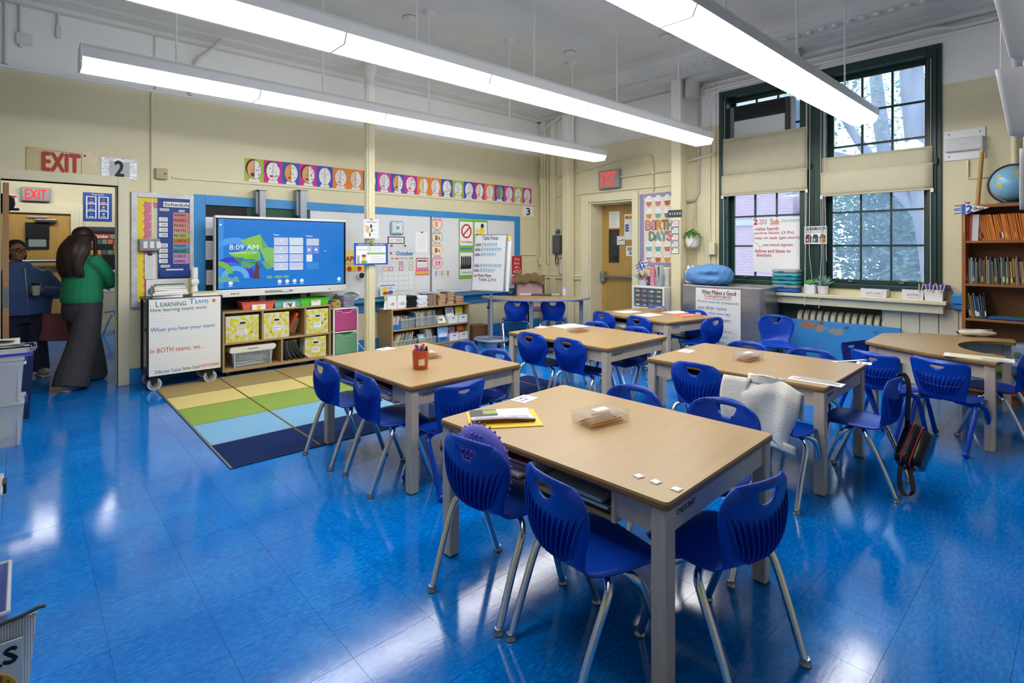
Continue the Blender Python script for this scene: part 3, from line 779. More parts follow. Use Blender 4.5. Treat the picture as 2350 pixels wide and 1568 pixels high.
pipe('conduit', 'thin cream conduit dropping down the wall to the light switches', [(xc, WY - .014, 3.2), (xc, WY - .014, wa(348, 548)[1])], .012)
x0, z1 = wa(317, 548); x1, z0 = wa(364, 576)
t = thing('light_switch', 'grey metal triple light switch box on the bulletin board', 'switch', ((x0 + x1) / 2, WY - .03, z0))
wd = x1 - x0; MB().box(-wd / 2, -.05, 0, wd / 2, 0, z1 - z0).build('box', STEEL, t, bevel=.004)
for k in range(3): MB().box(-wd / 2 + .035 + k * .06, -.056, .03, -wd / 2 + .075 + k * .06, -.05, z1 - z0 - .03).build('rocker', WHITEPL, t, bevel=.002)
pipe('conduit', 'painted conduit along the paint line of the whiteboard wall', [(-2.4, WY - .019, 3.22), (7.0, WY - .019, 3.22), (7.06, WY - .02, 3.18), (7.08, WY - .02, 3.0)], .016, WALL)
for k, (px, py, bx_) in enumerate(((13, 0, None), (47, 0, (37, 75, 75, 108)), (134, 0, (128, 58, 141, 88)))):
    x, _ = wa(px, 50)
    z1 = 3.84; z0 = 3.24 if bx_ is None else wa(bx_[0], bx_[3])[1]
    p = pipe('conduit', ('grey conduit in the top left corner bending to the paint line', 'grey conduit ending in a square box high on the left wall', 'short grey conduit stub with a small end box high on the wall')[k], [(x, WY - .016, z0), (x, WY - .016, z1)], .016, GREY_PAINT)
    if bx_:
        xa, za = wa(bx_[0], bx_[1]); xb, zb = wa(bx_[2], bx_[3])
        MB().box(xa - x, -.03 + .016, zb - z0, xb - x, .014, za - z0).build('box', GREY_PAINT, p, bevel=.004)
pipe('conduit', 'grey conduit slanting off the cornice above the left lamp', [(1.42, WY - .02, 3.24), (1.42, WY - .02, 3.5), (1.5, WY - .05, 3.68), (1.62, WY - .2, 3.80), (1.64, WY - .5, 3.82)], .02, GREY_PAINT)
pipe('conduit', 'thin dark-lined conduit falling from the cornice behind the left lamp', [(1.08, WY - .012, 3.22), (1.08, WY - .012, 3.83)], .009, GREY_PAINT)
# ---------------------------------------------------------------- bulletin board with scalloped borders
s = Sheet('bulletin_board', 'cream bulletin board in a chipped grey frame with yellow and pink scallops', 'board', (300, 440), (446, 697), M('#d8d1b4', .7), thick=.02)
fm = M('#c6c7c8', .45, .2, var=.15, vscale=12)
fw, fh = .055 / s.w, .055 / s.h
for nm, r in (('frame_side', (0, fw, 0, 1)), ('frame_side', (1 - fw, 1, 0, 1)), ('frame_top', (fw, 1 - fw, 0, fh)), ('frame_bottom', (fw, 1 - fw, 1 - fh * 1.1, 1))):
    MB().box(s.X(r[0]), -.03, s.Z(r[3]), s.X(r[1]), -.008, s.Z(r[2])).build(nm, fm, s.o, bevel=.003)
def scallop(nm, along, base, depth, n, mat, lay, vert=True):
    pts = [(base, along[0])]; pts2 = []
    for k in range(n):
        for q in range(7):
            a = PI * q / 6; t_ = along[0] + (along[1] - along[0]) * (k + (1 - math.cos(a)) / 2) / n
            pts2.append((base + depth * (.7 + .3 * math.sin(a)), t_))
    P = pts + pts2 + [(base, along[1])]
    s.poly(nm, P if vert else [(b_, a_) for a_, b_ in P][::-1], mat, lay)
DPINK = M('#c0567f', .6)
for lay, (nm, dep, mt) in enumerate((('scallop_edge', .30, DPINK), ('pink_border', .28, PINK), ('scallop_edge', .165, M('#b5583a', .6)), ('yellow_border', .15, YEL))):
    scallop(nm, (fh, 1 - fh), fw, dep * .75, 13, mt, 1 + lay)
    scallop(nm, (fw, 1 - fw), fh, dep * .30, 7, mt, 1.35 + lay, False)
    s.poly(nm, [(fw, 1 - fh), (1 - fw, 1 - fh), (1 - fw, 1 - fh - dep * .3), (fw, 1 - fh - dep * .3)], mt, 1.6 + lay)
# schedule pocket chart
s = Sheet('schedule_chart', 'navy pocket chart headed Schedule with a column of coloured subject cards', 'chart', (361, 451), (443, 637), NAVY, off=.022, thick=.006)
def card(u0, u1, v0, v1, mat, txt=None, ink=INK, tu=(.06, .62), nm='card'):
    s.rect(nm, u0, u1, v0, v1, mat, 2)
    if txt: s.text(txt, u0 + (u1 - u0) * tu[0], u0 + (u1 - u0) * tu[1], v0 + (v1 - v0) * .22, v0 + (v1 - v0) * .78, ink, bold=.02)
card(.15, .93, .06, .125, PAPER, 'Schedule', tu=(.04, .96))
card(.05, .31, .145, .175, PAPER, '8:20 AM', tu=(.1, .9)); card(.57, .74, .155, .18, PAPER, 'FOCUS', tu=(.1, .9))
rows = [('MORNING', '#e58f7c'), ('PHONICS', '#e08579'), ('PHONICS', '#e29a86'), ('MATH', '#e4a596'), ('RECESS', '#b6d867'), ('LUNCH', '#e8832e'), ('READING', '#8fa3dc'), ('READ ALOUD', '#3f9e94'), ('SCIENCE', '#e39fd0'), ('DISMISSAL', '#dba6d9')]
for k, (w_, c_) in enumerate(rows):
    v = .19 + k * .0635
    card(.42, .96, v, v + .060, M(c_, .6), w_, tu=(.05, .66))
    u = .80
    s.strokes('icon', [[(u + .02, v + .045), (u + .02, v + .02), (u + .07, v + .012), (u + .12, v + .02), (u + .12, v + .045), (u + .02, v + .045)]], .003, M('#5a3a30', .6), 3)
    if k not in (0, 5): card(.03, .27, v, v + .05, PAPER, '%d:%02d' % (8 + k if k < 5 else k - 4, (k * 17) % 60), GREY, (.3, .85), 'time_card')
card(.08, .33, .835, .865, PAPER, '3:15 PM', tu=(.1, .9))
MB().box(-s.w * .46, -.02, s.Z(.99), s.w * .46, -.006, s.Z(.90)).build('pocket', M('#193a86', .5), s.o, bevel=.008)
MB().box(-s.w * .28, -.016, s.Z(.915), s.w * .2, -.01, s.Z(.885)).build('paper_strip', PAPER, s.o)
for p0, p1, lb, clip in (((331, 584), (355, 640), 'long white list clipped on the bulletin board below the switches', 1), ((334, 642), (436, 676), 'wide white printed sheets at the bottom of the bulletin board', 0)):
    s = Sheet('printed_sheet', lb, 'paper', p0, p1, PAPER, off=.034, thick=.002)
    s.lines(.1, .9, .08, .95, 22 if clip else 7, GREY, .0015)
    if clip: MB().box(-.02, -.012, s.h / 2 - .01, .02, 0, s.h / 2 + .015).build('binder_clip', BLACK, s.o)
    else: s.rect('blue_square', .04, .11, .55, .75, BLU, 2); s.rect('yellow_edge', .94, 1, 0, 1, YEL, 2)
# ---------------------------------------------------------------- chalkboard in its blue frame, whiteboards
cb = thing('chalkboard', 'long chalkboard in a wide sky-blue painted wooden frame', 'board', (0, WY, 0))
X0, X1, XR0, XR1 = 1.452, 1.573, 6.50, 6.63
MB().box(X0, -.045, .66, X1, 0, 2.10).build('frame_side', BLUE_PAINT, cb, bevel=.006)
MB().box(XR0, -.045, .66, XR1, 0, 2.05).build('frame_side', BLUE_PAINT, cb, bevel=.006)
MB().add([(X1, y, z) for y in (0, -.045) for z in (1.985, 2.10)] + [(XR0, y, z) for y in (0, -.045) for z in (1.965, 2.05)], [(0, 1, 3, 2), (4, 5, 7, 6), (0, 4, 6, 2), (1, 5, 7, 3), (0, 1, 5, 4), (2, 3, 7, 6)]).build('frame_top', BLUE_PAINT, cb)
MB().box(X1, -.03, .56, XR0, 0, .70).box(X1, -.12, .70, XR0, 0, .735).build('ledge', BLUE_PAINT, cb, bevel=.01)
xg = wa(565, 470)[0]; xw = wa(709, 478)[0]
MB().box(X1, -.02, .735, xg, 0, 1.985).build('black_panel', M('#16181d', .7), cb)
MB().box(xg, -.022, .735, xw, 0, 1.985).build('green_panel', M('#1c4a35', .55, var=.12, vscale=4), cb)
bz = .76
xm = wa(985, 494)[0]
WB = M('#dfe0e0', .16, var=.015, vscale=2)
for a, b_, lb in ((xw, xm, 'white dry-erase board with the calendar and timer'), (xm + .02, XR0, 'white dry-erase board with the four round signs and green poster')):
    t = thing('whiteboard', lb, 'whiteboard', ((a + b_) / 2, WY - .02, bz), 0, 'dry-erase boards'); h_ = (b_ - a) / 2
    MB().box(-h_ + .008, -.012, .008, h_ - .008, 0, 1.222).build('surface', WB, t)
    for q in ((-h_, 0, -h_ + .01, 1.23), (h_ - .01, 0, h_, 1.23), (-h_, 1.22, h_, 1.232), (-h_, 0, h_, .01)):
        MB().box(q[0], -.016, q[1], q[2], 0, q[3]).build('rim', M('#b9bcc6', .4, .3), t)
for p0, p1, lb in (((469, 498), (493, 541), 'printed notice pinned highest on the black panel beside the screen'), ((470, 553), (494, 596), 'lined sheet hanging in the middle of the black panel'), ((472, 620), (494, 653), 'lowest small grey sheet on the black panel beside the screen')):
    s = Sheet('notice_sheet', lb, 'paper', p0, p1, PAPER, off=.022, thick=.002); s.lines(.12, .88, .1, .9, 9, GREY, .002)
# round class rules
for k, ((cx, cy), c1, c2, w_, what) in enumerate((((1000.5, 513), '#c8605a', '#f1d0c0', 'RESTROOM', 'red-rimmed'), ((1000.5, 544), '#2f7f86', '#f0dcc4', 'WATER', 'teal-rimmed'), ((1000, 572.5), '#dd9a4f', '#f6e0bc', 'PLEASE', 'orange-rimmed'), ((1001, 602), '#c8607c', '#f3c8cf', 'QUESTION', 'pink-rimmed'))):
    s = Sheet('hand_signal_sign', '%s round hand-signal sign in the column of four on the whiteboard' % what, 'sign', (cx - 12.5, cy - 15.5), (cx + 12.5, cy + 15.5), WB, off=.033, thick=.001)
    me = s.o.data; bm = bmesh.new(); bmesh.ops.create_circle(bm, cap_ends=True, segments=32, radius=s.w / 2, matrix=Matrix.Rotation(PI / 2, 4, 'X')); bm.to_mesh(me); bm.free()
    me.materials.clear(); me.materials.append(M(c1, .5))
    s.disc('face', .5, .5, .46, .46 * s.w / s.h, M(c2, .6), 1)
    s.text(w_, .2, .8, .16, .30, M(c1, .5), bold=.02)
    s.disc('hand', .42, .62, .12, .15, M('#9a6238' if k in (1, 2) else '#d8a06c', .6), 2, 12)
    s.strokes('fingers', [[(.36 + .04 * q, .58), (.33 + .06 * q, .42)] for q in range(4)], .014, M('#9a6238' if k in (1, 2) else '#d8a06c', .6), 3)
    if k == 3: s.text('?', .62, .74, .44, .70, INK, bold=.03)
    else: s.disc('object', .68, .6, .09, .13, M(('#f4f1e8', '#4aa07a', '#9c8cd0')[k], .6), 2, 12)
# timer
x0, z1 = wa(892, 507); x1, z0 = wa(921, 539)
t = thing('visual_timer', 'square light-blue timer with a round dial on the whiteboard', 'timer', ((x0 + x1) / 2, WY - .035, z0)); q = (x1 - x0) / 2
MB().box(-q, -.04, 0, q, 0, z1 - z0).build('case', M('#7fb4cf', .35), t, bevel=.02)
MB().box(-q + .02, -.043, .025, q - .02, -.035, z1 - z0 - .02).build('dial_face', M('#e9e6dc', .4), t, bevel=.012)
zc = (z1 - z0) / 2
MB().cbox((0, -.05, zc), (.05, .02, .05)).build('knob', M('#6fa9cc', .35), t, bevel=.012)
o = MB()
for k in range(12): o.cbox((math.sin(k * PI / 6) * q * .66, -.0445, zc + math.cos(k * PI / 6) * q * .66), (.012, .001, .018))
o.build('dial_marks', GREY, t)
# october, calendar, list, laptop sign, cards
s = Sheet('month_card', 'white OCTOBER strip in a checked black border on the whiteboard', 'sign', (887, 543), (926, 560), INK, off=.033, thick=.002)
s.rect('face', .06, .94, .12, .88, PAPER, 1)
for k, (ch, c_) in enumerate(zip('OCTOBER', ('#d06a4a', '#e0a23c', '#c0c4cc', '#5a9fc0', '#c76a7a', '#d8784a', '#7aa86a'))): s.text(ch, .11 + k * .114, .11 + k * .114 + .09, .3, .72, M(c_, .6), bold=.01)
s = Sheet('pocket_calendar', 'clear pocket calendar with number cards on the whiteboard behind the column', 'calendar', (862, 563), (948, 666), M('#d6d7d3', .4), off=.033, thick=.003)
s.text('October', .5, .97, .13, .22, M('#3d7ab8', .6), bold=.04)
s.disc('sticker', .36, .17, .035, .03, M('#c85a6a', .6), 2, 10)
for k in range(5): s.text('ABCDE'[k], .35 + .13 * k, .45 + .13 * k, .27, .30, M(('#c85a6a', '#d8784a', '#5a9fc0', '#e0a23c', '#7aa86a')[k], .6), bold=.05)
cols = ['#c84a5a', '#b8c8d8', '#d8a24a', '#b8c8d8', '#e09a3c', '#b85a7a', '#c8d0d8', '#c04a5a', '#c8d0d8', '#c8806a', '#c8d0d8']
for k in range(11):
    cell = k + 4; r_, c_ = divmod(cell, 7); u, v = .03 + c_ * .137, .35 + r_ * .115
    s.rect('number_card', u, u + .11, v, v + .09, M(cols[k], .6), 1); s.rect('card_face', u + .02, u + .09, v + .014, v + .076, PAPER, 2)
    s.text(str(k + 1), u + .035, u + .075, v + .022, v + .068, GREY, bold=.01)
for r_ in range(2, 6):
    for c_ in range(7):
        if r_ == 2 and c_ == 0: continue
        u, v = .03 + c_ * .137, .35 + r_ * .108; s.rect('pocket', u, u + .11, v, v + .085, M('#e4e5e2', .3), 1)
for u in (.37, .73): MB().tube([(s.X(u), -.004, s.h / 2 - .005), (s.X(u), -.03, s.h / 2 - .005)], .012, 10).build('magnet', M('#55524c', .4), s.o)
s = Sheet('printed_list', 'plain white printed list held by a magnet on the whiteboard', 'paper', (951, 533), (979, 579), PAPER, off=.033, thick=.002); s.lines(.12, .9, .12, .9, 12, M('#b9bac4', .6), .0015)
MB().tube([(0, 0, s.h / 2), (0, -.02, s.h / 2)], .012, 10).build('magnet', M('#55524c', .4), s.o)
s = Sheet('laptop_cutout', 'laptop-shaped paper sign counting the days in school on the whiteboard', 'sign', (952, 592), (980, 616), M('#c2465a', .6), off=.033, thick=.002)
s.rect('screen', .06, .94, .1, .92, PAPER, 1); s.text('DAYS IN SCHOOL', .12, .88, .18, .38, INK, bold=.04)
for k in range(3): s.rect('count_card', .1 + .28 * k, .34 + .28 * k, .5, .88, M(('#c6dcea', '#f2c9ae', '#dcd0ea')[k], .6), 2)
s.poly('keyboard', [(-.02, 1.05), (-.08, 1.62), (1.1, 1.62), (1.03, 1.05)], M('#d86a86', .6), 0); s.poly('key_row', [(-.02, 1.25), (-.06, 1.52), (1.07, 1.52), (1.03, 1.25)], M('#e8b04a', .6), 1)
s = Sheet('small_cards', 'little strip of pastel cards below the round signs on the whiteboard', 'card', (994, 620), (1028, 637), M('#dcd9d6', .5), off=.033, thick=.002)
for k in range(5): s.rect('card', .04 + .2 * k, .18 + .2 * k, .1, .75, M(('#a7a0d0', '#c4dba0', '#8fb8cc', '#e8d9a0', '#d48a9a')[k], .6), 1)
# green anti-bullying poster
GRN = M('#7ab83f', .5)
s = Sheet('bullying_poster', 'green panelled No Bullying poster on the whiteboard behind the easel', 'poster', (1050, 503), (1116, 637), GRN, off=.036, thick=.003)
s.rect('panel', .03, .47, .04, .44, PAPER, 1); s.ring('red_ring', .25, .2, .155, .108, .028, M('#c5342f', .5), 2); s.strokes('red_bar', [[(.14, .265), (.36, .135)]], .028, M('#c5342f', .5), 3)
s.text('No Bullying', .08, .43, .365, .405, M('#c5342f', .5), bold=.03)
s.rect('panel', .03, .47, .56, .94, PAPER, 1); s.rect('blue_strip', .04, .44, .48, .515, M('#4a86c8', .5), 1)
for k in range(6): s.strokes('people_silhouette', [[(.09 + .06 * k, .64 + .01 * (k % 2)), (.09 + .06 * k, .82)], [(.09 + .06 * k, .74), (.07 + .06 * k, .83)]], .03, INK, 2); s.disc('head', .09 + .06 * k, .63 + .01 * (k % 2), .02, .018, INK, 3, 8)
s.text('include others', .08, .44, .875, .91, GRN, bold=.02)
s.rect('panel', .53, .97, .04, .44, PAPER, 1); s.disc('yellow_shirt', .78, .2, .1, .08, YEL, 2, 12); s.disc('hair', .8, .1, .055, .04, INK, 3, 10); s.disc('child_head', .62, .19, .05, .035, YEL, 3, 10); s.rect('jeans', .7, .86, .26, .36, BLU, 2); s.rect('child_coat', .56, .68, .24, .36, NAVY, 2)
s = Sheet('hole_book_poster', 'red paper reading The Book with a Hole beside the easel', 'poster', (1171, 588), (1193, 628), M('#c1272d', .5), off=.05, thick=.003)
for k, w_ in enumerate(('The', 'Book', 'with a', 'HOLE')): s.text(w_, .2 if k < 3 else .1, .75 if k < 3 else .9, .1 + k * .22, .25 + k * .22 + (.05 if k == 3 else 0), PAPER, shear=.2)
s = Sheet('pink_tag', 'tiny pink tag under the red paper on the blue frame', 'tag', (1170, 634), (1179, 650), M('#e0527f', .6), off=.05, thick=.003); s.rect('face', .2, .8, .3, .8, M('#e98aa6', .6), 1)
s = Sheet('apple_poster', 'yellow poster with red and yellow apples between screen and column', 'poster', (768, 574), (840, 622), M('#ecd777', .6), off=.036, thick=.003)
s.text('APP!', .30, .68, .3, .52, M('#b3282a', .6), bold=.04); s.lines(.3, .9, .6, .68, 1, INK, .004)
for k in range(5): s.disc('apple', .26 + .16 * k, .88, .075, .12, M(('#e8c02c', '#c82a22')[k % 2 ^ 0], .5), 1, 14)
x, z = wa(824, 632)
o = thing('round_camera', 'small round black speaker on the whiteboard left of the column', 'speaker', (x, WY - .03, z)); MB().tube([(0, 0, 0), (0, -.05, 0)], .052, 20).build('body', WHITEPL, o, smooth=40); MB().tube([(0, -.05, 0), (0, -.055, 0)], .04, 20).build('grille', BLACK, o)
# column notices
PC = 6.365
s = Sheet('quiet_signal_poster', 'white Quiet Signal poster with a hand and 1 2 3 clipped to the column', 'poster', (834, 503), (869, 548), PAPER, plane=PC, thick=.003)
s.strokes('border', [[(.07, .07), (.93, .07), (.93, .95), (.07, .95), (.07, .07)]], .003, INK, 1)
s.text('QUIET SIGNAL', .16, .86, .12, .19, INK, bold=.03)
for k in range(3): s.text(str(k + 1), (.44, .46, .34)[k], (.54, .6, .46)[k], .27 + k * .22, .43 + k * .22, INK, bold=.05); s.lines(.62, .9, .28 + .22 * k, .4 + .22 * k, 2, GREY, .004)
s.disc('palm', .26, .6, .12, .12, M('#e6ab72', .6), 2, 14); s.strokes('fingers', [[(.22, .55), (.14, .33)], [(.26, .52), (.26, .32)], [(.32, .54), (.36, .4)]], .02, M('#e6ab72', .6), 3)
MB().tube([(0, .0, s.h / 2 + .005), (0, -.02, s.h / 2 + .005)], .012, 10).build('magnet_hook', STEEL, s.o)
s = Sheet('spelling_poster', 'blue-bordered Sammy Loves Friendly Zebras poster clipped to the column', 'poster', (812, 558), (890, 607), M('#2350b4', .5), plane=PC, thick=.004)
s.rect('face', .06, .93, .13, .93, PAPER, 1); s.text('Sammy Loves Friendly Zebras', .12, .9, .03, .11, PAPER, bold=.02)
s.text('Does it have', .1, .36, .25, .33, GREY); s.text('{', .38, .42, .17, .42, BLU); s.rect('green_bar', .37, .92, .44, .52, GREEN, 2)
s.lines(.48, .88, .16, .42, 4, GREY, .003); s.lines(.48, .9, .58, .9, 4, GREY, .003)
for k in range(3): s.disc('bullet', .46, .2 + .07 * k, .018, .03, GREEN, 3, 8)
s.disc('boy_face', .28, .68, .06, .12, M('#efb98c', .6), 3, 12); s.disc('boy_hair', .28, .58, .07, .06, M('#7a4a2a', .6), 4, 12); s.disc('boy_shirt', .29, .86, .1, .07, GREEN, 2, 12)
s.disc('zebra_head', .15, .7, .05, .14, PAPER, 3, 12); s.strokes('zebra_stripes', [[(.09, .58 + .06 * k), (.15, .6 + .06 * k)] for k in range(6)], .008, INK, 4)
MB().box(-.02, -.02, s.h / 2 - .02, .02, .004, s.h / 2 + .03).build('binder_clip', M('#8a8a3a', .4), s.o)
# ---------------------------------------------------------------- the row of half-face portraits
fc = ['#a9c23a', '#d6268c', '#3f56b8', '#d6268c', '#3f56b8', '#f08a2c', '#f08a2c', '#3f56b8', '#d63aa0', '#3f56b8', '#d6268c', '#f08a2c', '#f08a2c', '#3f56b8', '#a9c23a', '#3f56b8', '#c02a7c', '#f08a2c', '#3f56b8', '#d63aa0', '#a9c23a', '#d63aa0']
nmc = {'#a9c23a': 'green', '#d6268c': 'magenta', '#3f56b8': 'blue', '#f08a2c': 'orange', '#d63aa0': 'pink', '#c02a7c': 'dark pink'}
skin = ['#e8a765', '#f0ece8', '#e09a4a', '#e2a05a', '#e6e6ea', '#f3d9c8', '#e8c4a0', '#eeeeee', '#ead2dc', '#e8a05c', '#f3dfe4', '#e2cf9a', '#f0d9c8', '#f4f2ee', '#e9e9dc', '#f0f0f0', '#f0dada', '#f2d8d0', '#b56a78', '#ecd6dc', '#f0ece0', '#f2e2ea']
mouth = ['#5a2a24', '#b3242c', '#c22a2a', '#7a2a6a', None, '#d88a7a', None, None, '#b88a9a', '#8a1f28', '#d6286a', None, '#c8a090', '#e0a03c', '#d8c04a', '#c22a3a', '#c86a6a', None, '#3a7a4a', '#c08aa0', '#d0503c', '#c84a9a']
px0, px1 = wa(561, 388)[0], wa(1219, 450)[0]; pitch = (px1 - px0) / 22
LN = M('#2a2624', .7)
rng = random.Random(3)
for k in range(22):
    t = Sheet('portrait_drawing', 'half-face portrait drawing on %s paper, %s from the left in the row' % (nmc[fc[k]], ORD[k]), 'drawing', (pitch * .985, .283 - .0002 * k), None, M(fc[k], .65), wall=((px0 + pitch * (k + .5), WY - .004, 2.447), 0), thick=.003, group='portrait drawings above the whiteboard')
    t.poly('shirt', [(.2, 1), (.27, .86), (.73, .86), (.8, 1)][::-1], PAPER, 1)
    if k in (1, 3, 0): t.disc('hair', .44, .42, .40, .40, M('#4a2a1c', .7), 1, 22)
    t.disc('head', .5, .48, .385, .42, PAPER if k not in (18,) else M('#8fc07a', .6), 2, 26)
    t.disc('head_half', .5, .48, .385, .42, M(skin[k], .6), 3, 14, PI / 2, 1.5 * PI)
    t.ring('outline', .5, .48, .385, .42, .004, LN, 4, 26)
    t.strokes('middle_line', [[(.5, .06), (.5, .9)]], .004, LN, 5)
    t.disc('eye', .32, .36, .05, .035, PAPER, 4, 10); t.disc('pupil', .33, .36, .025, .025, INK, 5, 8)
    if mouth[k]: t.disc('mouth', .40, .70, .10, .05 if k else .09, M(mouth[k], .6), 5, 12)
    t.strokes('nose', [[(.47, .42), (.42, .54), (.48, .56)]], .003, LN, 5)
    for q in range(8 if k in (1, 3, 10, 13, 0, 15, 20) else 4):
        u, v = .57 + rng.random() * .23, .2 + rng.random() * .52
        c_ = M(rng.choice(('#3a4a9a', '#b3242c', '#7a8ab0', '#2a2a3a', '#c86a9a', '#4a8a5a') if k not in (4, 5, 6, 8, 11, 12, 17) else ('#a9b0c0', '#c8b8a8', '#b8a0a8')), .6)
        t.disc('doodle', u, v, .02 + rng.random() * .02, .02 + rng.random() * .025, c_, 4, 6)
# ---------------------------------------------------------------- interactive screen on wall posts
for k, (pa, pb_) in enumerate(((588, 608), (681, 702))):
    xa, xb = wa(pa, 450, 6.92)[0], wa(pb_, 450, 6.92)[0]
    t = thing('mounting_post', 'grey steel post rising behind the screen, %s' % ('left of the two' if k == 0 else 'right of the two'), 'post', ((xa + xb) / 2, 6.9, 0))
    q = (xb - xa) / 2
    MB().box(-q * .5, -.03, .05, q * .9, .02, wa(pa, 437, 6.92)[1]).build('upright', GREYMET, t, bevel=.003)
    MB().box(-q * 1.1, -.05, wa(pa, 437, 6.92)[1], q * 1.2, .14, wa(pa, 437, 6.92)[1] + .008).build('top_plate', GREYMET, t)
    MB().box(-q * 1.0, .02, 1.9, -q * .4, .13, wa(pa, 437, 6.92)[1]).build('wall_bracket', GREYMET, t)
    MB().box(-q, -.04, 0, q, .06, .05).build('foot', GREYMET, t)
TY = 6.72
a = at(493, 494, Y=TY); b_ = at(793, 668, Y=TY)
TX0, TX1, TZ0, TZ1 = a[0], b_[0], b_[2] + .005, a[2]
tv = thing('interactive_screen', 'large interactive flat screen on the wall showing 8:09 AM over a faceted green tree', 'screen', ((TX0 + TX1) / 2, TY, TZ0))
tw, th = (TX1 - TX0) / 2, TZ1 - TZ0
MB().box(-tw, 0, .02, tw, .09, th).build('case', WHITEPL, tv, bevel=.01)
MB().box(-tw + .01, -.012, .085, tw - .004, 0, th - .028).build('bezel', M('#101114', .2), tv, bevel=.003)
lb_ = MB().box(-tw, -.03, 0, tw, .02, .085).build('lower_panel', M('#e4e2de', .35), tv, bevel=.008)
MB().box(-.25, -.034, .03, .08, -.03, .055).build('pen_tray', M('#8d8f92', .4), lb_, bevel=.006)
MB().box(-.06, -.045, .035, .03, -.034, .05).build('pen', WHITEPL, lb_, bevel=.004)
for x in (-.62, -.60, -.58, -.55, .54): MB().box(x, -.032, .03, x + .012, -.03, .042).build('port', BLACK, lb_)
MB().box(-tw, -.016, th - .028, tw, .02, th).build('top_strip', WHITEPL, tv, bevel=.004)
sw, shh = tw - .032, th - .028 - .085 - .02
E1 = lambda h: GLOW(h)
s = Sheet('display', None, None, (2 * sw, shh), None, E1('#1b7ddb'), wall=((0, -.0145, .085 + .01 + shh / 2), 0), thick=.003, part_of=tv)
def D(pts, h, lay, nm='picture'): s.poly(nm, [(max(0, min(1, u)), max(0, min(.985, v))) for u, v in pts], E1(h), lay)
ar = lambda cx, cy, r0, r1, a0, a1, n=12: [(cx + r0 * math.cos(a0 + (a1 - a0) * k / n), cy + r0 * 1.78 * math.sin(a0 + (a1 - a0) * k / n)) for k in range(n + 1)] + [(cx + r1 * math.cos(a1 + (a0 - a1) * k / n), cy + r1 * 1.78 * math.sin(a1 + (a0 - a1) * k / n)) for k in range(n + 1)]
D([(0, .0), (0, 1), (.035, 1), (.035, 0)], '#3f94e6', 1, 'side_bar')
D(ar(.11, .62, .20, .15, PI * 1.25, PI * 2.0), '#5aa6f0', 1); D(ar(.09, .85, .17, .13, PI * 1.0, PI * 2), '#4a34c8', 2); D(ar(.0, .78, .10, .06, PI * 1.5, PI * 2), '#7cc04a', 3)
D(ar(.12, .85, .10, .06, PI, PI * 2), '#6ab4f2', 2); D([(.0, .83), (.0, .9), (.15, .9), (.13, .82), (.09, .85), (.05, .8)], '#6ab0a8', 3)
for P, h in (([(.30, .21), (.15, .31), (.24, .42), (.32, .44)], '#8fca5a'), ([(.30, .21), (.32, .44), (.36, .40)], '#6aae74'), ([(.07, .50), (.20, .44), (.30, .46), (.24, .56), (.12, .55)], '#8cc94a'), ([(.16, .58), (.30, .47), (.30, .58)], '#79c23a'), ([(.30, .44), (.36, .40), (.41, .42), (.41, .72), (.34, .62)], '#8ac86a'), ([(.09, .53), (.16, .58), (.16, .66)], '#4c8a68'), ([(.16, .60), (.29, .60), (.22, .72), (.16, .68)], '#5fa878'), ([(.31, .62), (.41, .56), (.41, .70), (.35, .74)], '#6fb07a'), ([(.20, .62), (.32, .60), (.26, .66)], '#3f7a60')): D(P, h, 4)
D([(.27, .63), (.285, .63), (.295, .87), (.245, .87)], '#5a4048', 5); D([(.275, .72), (.31, .65), (.312, .66), (.28, .75)], '#5a4048', 5)
for u, w_ in ((.37, .05), (.44, .07), (.50, .05)): s.disc('shrub', u, .85, w_ / 2, .025, E1('#6ab09a'), 3, 12)
for r_ in range(4):
    for c_ in range(2):
        u, v = .405 + c_ * .122, .255 + r_ * .127; s.rect('app_tile', u, u + .113, v, v + .115, E1('#cdd6f4' if c_ == 0 or r_ > 1 else '#d8eaf8'), 5); s.rect('tile_caption', u + .01, u + .1, v + .095, v + .107, E1('#eef2fc'), 6)
        if c_ == 0: s.disc('tile_icon', u + .055, v + .045, .011, .02, E1('#e6ecfa'), 6, 10)
s.rect('app_tile', .668, .775, .265, .375, E1('#cfd8f2'), 5); s.rect('app_tile', .668, .718, .388, .50, E1('#8f9ce6'), 5); s.rect('app_tile', .725, .775, .388, .50, E1('#7f94ea'), 5); s.rect('app_tile', .668, .718, .515, .628, E1('#eef2fc'), 5); s.rect('app_tile', .668, .775, .64, .75, E1('#3b92e4'), 5)
for p_ in ((.690, .44), (.75, .44)): s.disc('tile_icon', p_[0], p_[1], .011, .02, E1('#ffffff'), 6, 10)
s.text('Recent', .405, .445, .205, .225, E1('#ffffff'), bold=.03); s.text('Favorites', .668, .718, .215, .235, E1('#ffffff'), bold=.03)
s.text('8:09 AM', .075, .285, .365, .44, E1('#ffffff'), lay=7); s.text('Tuesday, October 15, 2024', .075, .27, .475, .50, E1('#ffffff'), lay=7, bold=.02)
for u, v in ((.085, .93), (.45, .93), (.51, .93), (.57, .93), (.63, .93), (.955, .925)): s.disc('round_button', u, v - .01, .016, .028, E1('#f4f8ff'), 3, 16); s.rect('button_caption', u - .015, u + .015, v + .028, v + .038, E1('#e8f0fc'), 3)
s.disc('dot', .015, .085, .007, .013, E1('#ffffff'), 3, 10); s.poly('glint', [(.81, .455), (.84, .475), (.845, .455)], E1('#8fc8b0'), 3)
pipe('cable', 'black cable dangling from the underside of the screen', [(1.98, 6.74, .93), (1.97, 6.76, .85), (1.92, 6.80, .79), (1.88, 6.84, .76)], .005, BLACK, 'cable', 6)
